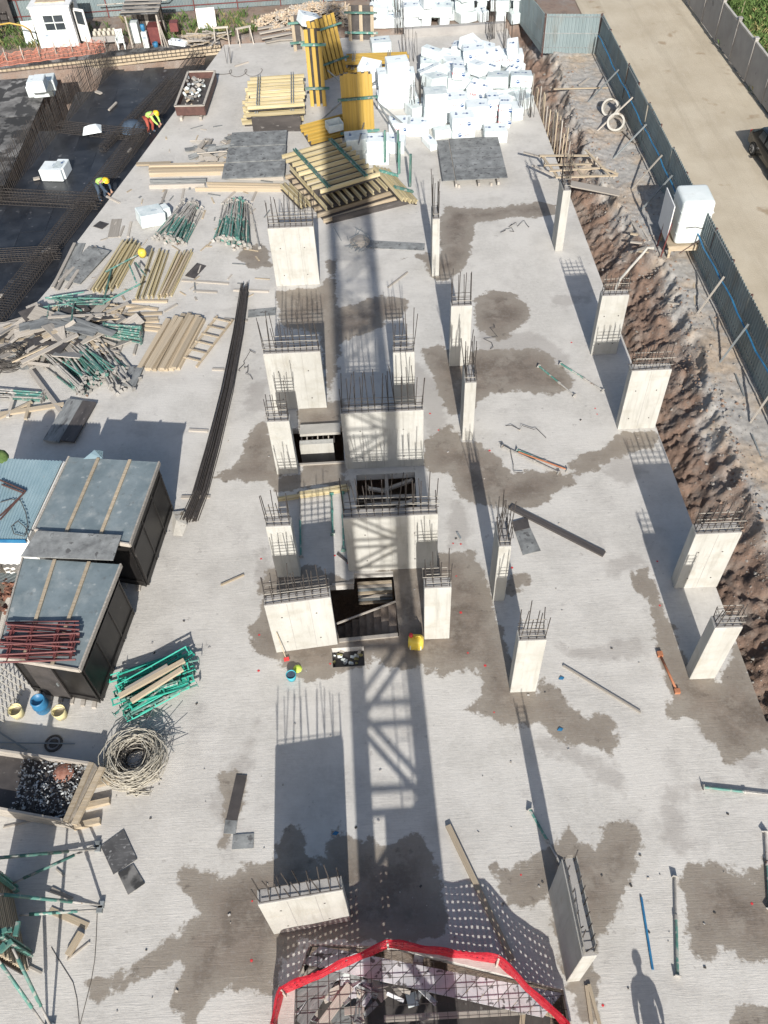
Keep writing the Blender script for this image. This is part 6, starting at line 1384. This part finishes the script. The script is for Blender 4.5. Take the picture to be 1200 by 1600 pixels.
# ================================================================ FAR LEFT: CABIN, SHACK, CHAIR, RUBBLE
c0 = at(66, 78); c1 = at(125, 76)
t = thing('guard_cabin', 'white guard cabin with a window and an open door', 'cabin', (c0.x, c0.y, 0), R(-1)); CW = (c1 - c0).length; CH = 2.45; CD = 1.9
wi = (.28 * CW, .80 * CW, 1.12, 2.02)
for nm, cx, cz, sx, sz in (('wall_below_window', CW / 2, wi[2] / 2 + .06, CW, wi[2] - .12), ('wall_above_window', CW / 2, (wi[3] + CH) / 2, CW, CH - wi[3]), ('wall_left_of_window', wi[0] / 2, (wi[2] + wi[3]) / 2, wi[0], wi[3] - wi[2]), ('wall_right_of_window', (wi[1] + CW) / 2, (wi[2] + wi[3]) / 2, CW - wi[1], wi[3] - wi[2])):
    b = MB(); b.box((cx, 0, cz), (sx, .08, sz)); b.build(nm, 'white_paint', t)
for nm, cx, cy, sx, sy in (('left_wall', .04, CD / 2, .08, CD - .08), ('back_wall', CW / 2, CD, CW, .08)):
    b = MB(); b.box((cx, cy, CH / 2 + .03), (sx, sy, CH - .06)); b.build(nm, 'white_paint', t)
b = MB(); b.box((CW - .04, CD * .82, CH / 2 + .03), (.08, CD * .3, CH - .06)); b.box((CW - .04, CD * .1, CH / 2 + .03), (.08, CD * .12, CH - .06)); b.build('right_wall', 'white_paint', t)
win = MB(); win.box(((wi[0] + wi[1]) / 2, .0, (wi[2] + wi[3]) / 2), (wi[1] - wi[0], .02, wi[3] - wi[2])); wn_ = win.build('window', 'glass_dark', t)
for a_ in ((wi[0], wi[2], wi[0], wi[3]), (wi[1], wi[2], wi[1], wi[3]), (wi[0], wi[2], wi[1], wi[2]), (wi[0], wi[3], wi[1], wi[3]), ((wi[0] + wi[1]) / 2, wi[2], (wi[0] + wi[1]) / 2, wi[3]), (wi[0], (wi[2] + wi[3]) / 2, wi[1], (wi[2] + wi[3]) / 2)):
    b = MB(); b.beam((a_[0], -.045, a_[1]), (a_[2], -.045, a_[3]), .05, .06, up=(0, 1, 0)); b.build('window_bar', 'white_plastic', wn_)
b = MB(); b.box((CW / 2, CD / 2, CH + .02), (CW + .16, CD + .16, .1)); rf = b.build('roof', 'white_paint', t); b = MB(); b.box((CW / 2, CD / 2 + .1, CH + .1), (CW * .75, CD * .6, .06)); b.build('roof_deck', 'rubble_wood', rf)
b = MB(); b.box((0, 0, 1.05), (.85, .05, 1.95)); d_ = b.build('door', 'white_paint', t, loc=(CW + .36, CD * .30, .06), rot=(0, 0, R(-28))); b = MB(); b.box((0, -.03, 1.5), (.6, .03, .75)); b.build('door_pane', 'glass_dark', d_)
b = MB(); b.box((CW * .25, -.05, .85), (.22, .02, .12)); b.build('name_plate', 'print_grey', t)
for k in range(5):
    b = MB(); b.box((.2 + k * (CW - .4) / 4, CD / 2, -.04), (.12, CD + .3, .16)); b.build('skid', 'grey_timber', t)
# bench/tipped sheet left of the cabin, ladder, hose
b = MB(); b.box((0, 0, .7), (.75, .06, 1.3)); b.build('leaning_panel', 'dirty_foam', None, loc=at(51, 70), rot=(R(-15), 0, R(5)), label='pale panel leaning at the left of the guard cabin', cat='panel')
b = MB(); b.tube([at(-10, 40, 2.0), at(15, 36, 2.1), at(35, 40, 2.0), at(47, 47, 1.6), at(52, 60, .6)], .05, 6); b.build('yellow_hose', 'yellow_paint', None, True, label='yellow hose arching left of the guard cabin', cat='hose')
tl_ = ladder(at(-8, 78), at(8, 55), .5, 'white_paint', 'pale ladder leaning at the far left edge', 5, .8); tl_.rotation_euler.y = R(-25)
for k, x in enumerate((-26.2, -24.6, -23.2)):
    p = Vector((x, 61.9, 0)); board('gate_leaf', p + Vector((-.6, 0, 1.2)), p + Vector((.6, 0, 1.2)), .08, 2.5, 'dark_plywood', ['dark timber gate leaf at the far left, leftmost', 'dark timber gate leaf at the far left, middle', 'dark timber gate leaf at the far left, nearest the cabin'][k], 'gate')
# orange ground netting
t = thing('orange_netting', 'faded orange netting strip along the edge behind the deck', 'netting', (0, 0, 0)); b = MB(); A = at(-40, 112, .0); B = at(165, 84, 0); n = 120
for j in (0, 2, 4, 6):
    for i in range(n):
        f = i / n; g = (i + 1) / n; zz = .1 + j * (.07 + .05 * noise.noise(Vector((i * .2, 0, 0)))); b.beam(A.lerp(B, f) + Vector((0, .12 * j + .05 * math.sin(i * .5), zz)), A.lerp(B, g) + Vector((0, .12 * j + .05 * math.sin(i * .5 + .5), zz)), .012, .03)
for i in range(n + 1): q_ = A.lerp(B, i / n); b.beam(q_ + Vector((0, 0, .08)), q_ + Vector((0, .72, .5 + .3 * noise.noise(Vector((i * .2, 0, 0))))), .025, .012)
b.build('net_strip', 'orange_net', t, kind='stuff')
stk2 = MB(); stk2.box((0, .3, .5), (.05, .05, 1.0)); s3 = stk2.mesh('stake', 'grey_timber')
for i in range(9): put(s3, 'stake', t, A.lerp(B, i / 8))
# shelf with pale sacks
t = thing('sack_shelf', 'low grey bench stacked with pale sacks right of the cabin', 'bench', at(166, 72)); b = MB(); b.box((0, .4, .5), (1.5, .9, .06)); b.build('bench_top', 'grey_timber', t)
for x in (-.65, .65):
    for y in (.05, .75): b = MB(); b.box((x, y, .24), (.08, .08, .48)); b.build('leg', 'grey_timber', t)
b = MB(); b.box((0, -.05, .42), (1.5, .04, .35)); b.build('apron', 'wall_concrete', t)
for i in range(10):
    b = MB(); b.lathe([(0, .3), (.08, .28), (.12, .12), (.12, 0), (0, 0)], 9); b.build('sack', 'rope', None, True, loc=at(166, 72) + Vector((-.6 + (i % 5) * .3, .25 + (i // 5) * .35, .535)), label='small pale sack standing on the grey bench', cat='sack', group='sacks on the grey bench')
# white plastic chair
t = thing('plastic_chair', 'white plastic garden chair beside the grey bench', 'chair', at(191, 78), R(8))
b = MB(); b.box((0, .22, .43), (.46, .46, .04)); b.build('seat', 'white_plastic', t, bevel=.01)
for k in range(5): b = MB(); b.box((-.18 + k * .09, .46, .72), (.055, .03, .56)); b.build('back_slat', 'white_plastic', t)
b = MB(); b.box((0, .47, 1.02), (.46, .04, .08)); b.build('top_rail', 'white_plastic', t)
for x in (-.2, .2):
    for y in (.02, .42): b = MB(); b.box((x, y, .21), (.05, .05, .42)); b.build('leg', 'white_plastic', t)
    b = MB(); b.box((x * 1.15, .22, .64), (.05, .46, .04)); b.build('armrest', 'white_plastic', t); b = MB(); b.box((x * 1.15, .02, .53), (.04, .04, .2)); b.build('arm_post', 'white_plastic', t)
# shack
s0 = at(208, 74); t = thing('tool_shack', 'rickety timber shack with plank roof behind the deck', 'shack', s0, R(-3))
for x, y in ((0, 0), (1.9, 0), (0, 1.5), (1.9, 1.5)): b = MB(); b.beam((x, y, 0), (x + rnd.gauss(0, .06), y, 2.0), .1, .1); b.build('post', 'grey_timber', t)
for k in range(9): b = MB(); b.beam((-.2, -.3 + k * .25, 2.05 + .02 * k + rnd.uniform(0, .04)), (2.15, -.3 + k * .25, 2.05 + .02 * k + rnd.uniform(0, .04)), .22, .04); b.build('roof_plank', ('pale_ply', 'grey_timber')[k % 2], t)
for k in range(8): b = MB(); b.box((.1 + k * .25, 1.55, 1.0), (.22, .04, 1.9)); b.build('back_plank', ('dark_plywood', 'grey_timber')[k % 3 == 0], t)
b = MB(); b.box((1.4, .8, .5), (.8, .9, 1.0)); b.build('cabinet', 'maroon_steel', t)
b = MB(); b.box((.15, .9, .6), (.5, .6, 1.2)); b.build('shelf_box', 'dirty_foam', t)
for k in range(3): b = MB(); b.beam((1.95 + k * .2, -.2 - .1 * k, 0), (1.9, .1, 1.6), .06, .06); b.build('raking_pole', 'grey_timber', t)
t = thing('water_dispenser', 'white water dispenser with a blue bottle in front of the shack', 'dispenser', s0 + Vector((.95, -.25, 0))); b = MB(); b.box((0, 0, .5), (.34, .32, 1.0)); b.build('cabinet', 'white_plastic', t, bevel=.02); b = MB(); b.lathe([(.05, 1.0), (.14, 1.08), (.14, 1.38), (.1, 1.42), (0, 1.42)], 14); b.build('bottle', 'blue_plastic', t, True); b = MB(); b.box((0, -.17, .7), (.2, .03, .15)); b.build('tap_recess', 'print_grey', t)
b = MB(); b.lathe([(0, 0), (.16, 0), (.19, .3), (.17, .32)], 12); b.build('blue_pail', 'blue_plastic', None, True, loc=s0 + Vector((1.5, -.25, 0)), label='small blue pail in front of the shack', cat='pail')
b = MB(); b.box((0, 0, .3), (.5, .6, .5)); b.build('red_canister', 'maroon_steel', None, loc=s0 + Vector((2.7, .9, .5)), label='dark red box hung behind the shack poles', cat='box')
p = at(279, 73); foam(p + Vector((0, .2, .0)), 4, R(-24), 'white foam slab lying beside the shack', None)
b = MB(); b.box((0, 0, .65), (1.2, .06, 1.15)); b.build('white_board', 'white_paint', None, loc=at(325, 46), rot=(R(-12), 0, R(2)), label='white board leaning against the far hoarding', cat='board')
b = MB(); b.box((0, 0, .0), (2.0, .03, .9)); p = Vector((-13.2, 62.3, 2.1)); b.build('pale_sheet', 'dirty_foam', None, loc=p, label='pale corrugated sheet hung on the far hoarding above the shack', cat='sheet')
for i in range(46):
    p = at(rnd.uniform(290, 350), rnd.uniform(50, 70), .1 + .3 * rnd.random()); a_ = rnd.uniform(-.5, .5) + (1.3 if rnd.random() < .2 else 0); l = rnd.uniform(.4, 1.6); d = Vector((math.cos(a_), math.sin(a_), rnd.gauss(0, .2))) * l / 2
    board('offcut', p - d, p + d, rnd.uniform(.05, .14), .04, rnd.choice(('timber', 'grey_timber')), 'timber offcut in the scatter under the white board', 'offcut', 'offcuts under the white board')
for i, (x, y) in enumerate([(348, 70), (385, 70)]):
    p = at(x, y); t = thing('sawhorse', ['timber sawhorse at the slab corner behind the deck', 'timber sawhorse standing before the rubble heap'][i], 'sawhorse', p, R(20 * i)); b = MB(); b.beam((-.5, .2, .95), (.5, .2, .95), .08, .1); b.build('top_bar', 'grey_timber', t)
    for x_ in (-.4, .4):
        for y_ in (-.15, .55): b = MB(); b.beam((x_, .2, .92), (x_ * 1.1, y_, 0), .06, .06); b.build('leg', 'grey_timber', t)
# pole rail and sticks against the far hoarding
b = MB(); b.tube([(-17, 62.2, 1.0), (-12.4, 62.25, 1.05), (-11.8, 62.2, 1.5), (-4, 62.3, 1.55)], .04, 6); b.build('rail_pipe', 'pipe_concrete', None, True, label='pale pipe fixed along the far hoarding', cat='pipe')
b = MB(); b.tube([(-19.5 + .28 * math.cos(a_), 62.2, 1.7 + .55 * math.sin(a_)) for a_ in [k * .4 for k in range(16)]], .03, 5, closed=True); b.build('rope_loop', 'rope', None, True, label='loop of rope hanging on the far hoarding', cat='rope')
# rubble heap
b = MB(); ct = at(480, 48)
for i in range(1500):
    a_ = rnd.uniform(0, 6.3); rr = rnd.random() ** .6; x = ct.x + 4.2 * rr * math.cos(a_) + .6; y = ct.y + 1.6 + 1.5 * rr * math.sin(a_); z = max(.03, .95 * (1 - rr ** 1.4) + rnd.gauss(0, .05)); l = rnd.uniform(.12, .5)
    mm = Matrix.Translation((x, y, z)) @ Matrix.Rotation(rnd.uniform(0, 6), 4, 'Z') @ Matrix.Rotation(rnd.gauss(0, .4), 4, 'Y'); b.box(None, (l, rnd.uniform(.05, .12), rnd.uniform(.03, .08)), 0, rnd.choice((0, 0, 1)), mm)
b.build('wood_rubble', ['rubble_wood', 'grey_timber'], label='heap of broken wood offcuts before the far hoarding', cat='rubble', kind='stuff')
boards([(405,52,455,42), (408,60,460,50), (415,66,455,58), (402,45,440,38), (425,62,470,60)], .1, .25, .08, 'grey_timber', 'grey plank lying at the left of the rubble heap', 'plank', 'planks by the rubble heap')
# bag and dark heap on the deck
b = MB(); b.add([(-.55, -.4, .03), (.5, -.45, .03), (.6, .4, .05), (-.4, .45, .03), (0, 0, .35), (-.35, .1, .25), (.3, .15, .28), (.1, -.3, .22)], [(0, 1, 7), (0, 7, 5), (5, 7, 4), (1, 6, 7), (7, 6, 4), (1, 2, 6), (2, 3, 6), (6, 3, 4), (4, 3, 5), (3, 0, 5), (3, 2, 1, 0)]); b.build('white_bag', 'white_foam', None, loc=at(147, 216, DZ), rot=(0, 0, .3), label='crumpled white bag lying on the dark deck cage', cat='bag'); bpy.data.objects['white_bag'].location.z += .42
b = MB(); b.lathe([(0, .45), (.4, .38), (.7, .1), (.75, 0)], 9); b.build('dark_bundle', 'navy_cloth', None, True, loc=at(208, 204, DZ), label='dark plastic bundle on the deck left of the upper worker', cat='bundle'); bpy.data.objects['dark_bundle'].location.z += .1
boards([(62,278,52,280,.2), (150,143,158,146,.2), (170,172,182,160,.1), (200,238,205,232,.1), (65,395,78,386,.12), (-4,462,5,462,.2)], DZ + .05, .15, .08, ('dirty_foam' if 0 else 'grey_timber'), ['small pale piece beside the foam pack on the deck', 'short pale block near the mesh wall end', 'thin dark stick on the far deck', 'short stick near the cross cage', 'pale stick on the near deck', 'pale block at the left edge of the deck'], 'stick')

# ================================================================ PEOPLE
def skin_mesh(V, E_, m, sub=2):
    names = list(V); me = bpy.data.meshes.new('figure'); me.from_pydata([V[k][0] for k in names], [(names.index(a_), names.index(b_)) for a_, b_ in E_], [])
    o = bpy.data.objects.new('figure', me); COL.objects.link(o); o.modifiers.new('s', 'SKIN'); o.modifiers.new('u', 'SUBSURF').levels = sub
    for i, k in enumerate(names):
        sv_ = me.skin_vertices[0].data[i]; r_ = V[k][1]; sv_.radius = (r_, r_) if not isinstance(r_, tuple) else r_; sv_.use_root = i == 0
    bpy.context.view_layer.update(); dg = bpy.context.evaluated_depsgraph_get(); out = bpy.data.meshes.new_from_object(o.evaluated_get(dg)); bpy.data.objects.remove(o)
    out.materials.clear(); out.materials.append(M(m)); out.polygons.foreach_set('use_smooth', [True] * len(out.polygons)); return out
def person(label, loc, rz, pose, vest, trousers, shirt, helmet=True, hair=False):
    t = thing('person', label, 'person', loc, rz); J = pose
    body = {'pelvis': (J['pelvis'], .13), 'spine': (J['spine'], .125), 'chest': (J['chest'], .14), 'neck': (J['neck'], .055), 'head': (J['head'], .085), 'crown': (J['crown'], .075)}
    Eb = [('pelvis', 'spine'), ('spine', 'chest'), ('chest', 'neck'), ('neck', 'head'), ('head', 'crown')]
    for s in 'lr':
        for k, r_ in (('hip', .095), ('knee', .06), ('ankle', .042), ('toe', .035), ('shoulder', .065), ('elbow', .045), ('wrist', .03), ('palm', .032)): body[k + s] = (J[k + s], r_)
        Eb += [('pelvis', 'hip' + s), ('hip' + s, 'knee' + s), ('knee' + s, 'ankle' + s), ('ankle' + s, 'toe' + s), ('chest', 'shoulder' + s), ('shoulder' + s, 'elbow' + s), ('elbow' + s, 'wrist' + s), ('wrist' + s, 'palm' + s)]
        w_, p_ = Vector(J['wrist' + s]), Vector(J['palm' + s]); d = (p_ - w_).normalized(); sd_ = d.orthogonal().normalized()
        for f in range(5):
            off = sd_ * (.028 * (f - 2)); l = (.055, .08, .088, .08, .06)[f]; q = p_ + off * (1 if f else 1.6) + d * (l * (.7 if f == 0 else 1))
            body['f%d%s' % (f, s)] = (tuple(q), .009); Eb.append(('palm' + s, 'f%d%s' % (f, s)))
    put(skin_mesh(body, Eb, 'skin'), 'body', t)
    vt = {k: (J[k], r_) for k, r_ in (('pelvis', .165), ('spine', .165), ('chest', .175))}; Ev = [('pelvis', 'spine'), ('spine', 'chest')]
    for s in 'lr': vt['shoulder' + s] = (J['shoulder' + s], .095); Ev.append(('chest', 'shoulder' + s))
    put(skin_mesh(vt, Ev, vest), 'vest', t)
    tr_ = {'pelvis': (J['pelvis'], .155)}; Et = []
    for s in 'lr':
        for k, r_ in (('hip', .115), ('knee', .085), ('ankle', .07)): tr_[k + s] = (J[k + s], r_)
        Et += [('pelvis', 'hip' + s), ('hip' + s, 'knee' + s), ('knee' + s, 'ankle' + s)]
        put(skin_mesh({'a': (J['ankle' + s], .06), 't': (J['toe' + s], .05)}, [('a', 't')], 'navy_cloth', 1), 'boot', t)
        put(skin_mesh({'a': (J['shoulder' + s], .08), 'b': (J['elbow' + s], .062), 'c': (J['wrist' + s], .045)}, [('a', 'b'), ('b', 'c')], shirt), 'sleeve', t)
    put(skin_mesh(tr_, Et, trousers), 'trousers', t)
    hd = Vector(J['head']); cr = Vector(J['crown']); q = (cr - hd).normalized().to_track_quat('Z', 'Y')
    for e in (-1, 1):      # facial features
        b = MB(); b.lathe([(0, .012), (.012, 0)], 6); o = b.build('eye', 'black_void', t, loc=hd + Vector((.08, .035 * e, .02)))
        b = MB(); b.lathe([(0, .02), (.02, .0)], 6); b.build('ear', 'skin', t, loc=hd + Vector((0, .085 * e, 0)))
    b = MB(); b.lathe([(0, .03), (.014, 0)], 6); b.build('nose', 'skin', t, loc=hd + Vector((.085, 0, -.01)), rot=(0, R(70), 0))
    b = MB()
    if helmet:
        b.lathe([(.175, 0), (.17, .015), (.125, .02), (.12, .07), (.09, .12), (.04, .145), (0, .15)], 16); b.box((.13, 0, .008), (.12, .16, .012)); o = b.build('helmet', 'helmet', t, True)
    else:
        b.lathe([(.1, -.03), (.105, .04), (.08, .09), (.03, .115), (0, .12)], 14); o = b.build('hair', 'navy_cloth', t, True)
    o.location = hd.lerp(cr, .45); o.rotation_mode = 'QUATERNION'; o.rotation_quaternion = q
    return t
bend = dict(pelvis=(-.12, 0, .92), spine=(.08, 0, 1.08), chest=(.30, 0, 1.16), neck=(.45, 0, 1.2), head=(.56, 0, 1.19), crown=(.64, 0, 1.27),
    hipl=(-.12, .1, .88), hipr=(-.12, -.1, .88), kneel=(.05, .15, .48), kneer=(-.05, -.15, .48), anklel=(-.05, .16, .09), ankler=(-.15, -.16, .09), toel=(.12, .18, .05), toer=(.02, -.18, .05),
    shoulderl=(.33, .2, 1.13), shoulderr=(.33, -.2, 1.13), elbowl=(.45, .24, .86), elbowr=(.48, -.22, .86), wristl=(.58, .14, .65), wristr=(.62, -.12, .63), palml=(.61, .12, .57), palmr=(.65, -.1, .55))
p = at(236, 199, DZ + .35); person('upper worker bending over the rebar in lime vest and rust-red trousers', (p.x, p.y, DZ + .02), R(-25), bend, 'hivis', 'red_cloth', 'hivis')
p = at(160, 303, DZ + .35); person('lower worker bending over the rebar in lime vest and dark trousers', (p.x, p.y, DZ + .02), R(-35), bend, 'hivis', 'navy_cloth', 'navy_cloth')
stand = dict(pelvis=(0, 0, .95), spine=(.0, 0, 1.15), chest=(.0, 0, 1.36), neck=(.0, 0, 1.52), head=(.03, 0, 1.63), crown=(.02, 0, 1.72),
    hipl=(0, .1, .92), hipr=(0, -.1, .92), kneel=(.03, .12, .5), kneer=(.02, -.12, .5), anklel=(0, .13, .09), ankler=(0, -.13, .09), toel=(.18, .15, .05), toer=(.18, -.15, .05),
    shoulderl=(0, .2, 1.42), shoulderr=(0, -.2, 1.42), elbowl=(-.05, .28, 1.15), elbowr=(-.05, -.28, 1.15), wristl=(.05, .3, .92), wristr=(.08, -.27, .92), palml=(.07, .29, .84), palmr=(.1, -.26, .84))
person('standing person just outside the frame whose shadow falls at the lower right', (5.47, 1.33, 0), R(90), stand, 'navy_cloth', 'navy_cloth', 'navy_cloth', False)
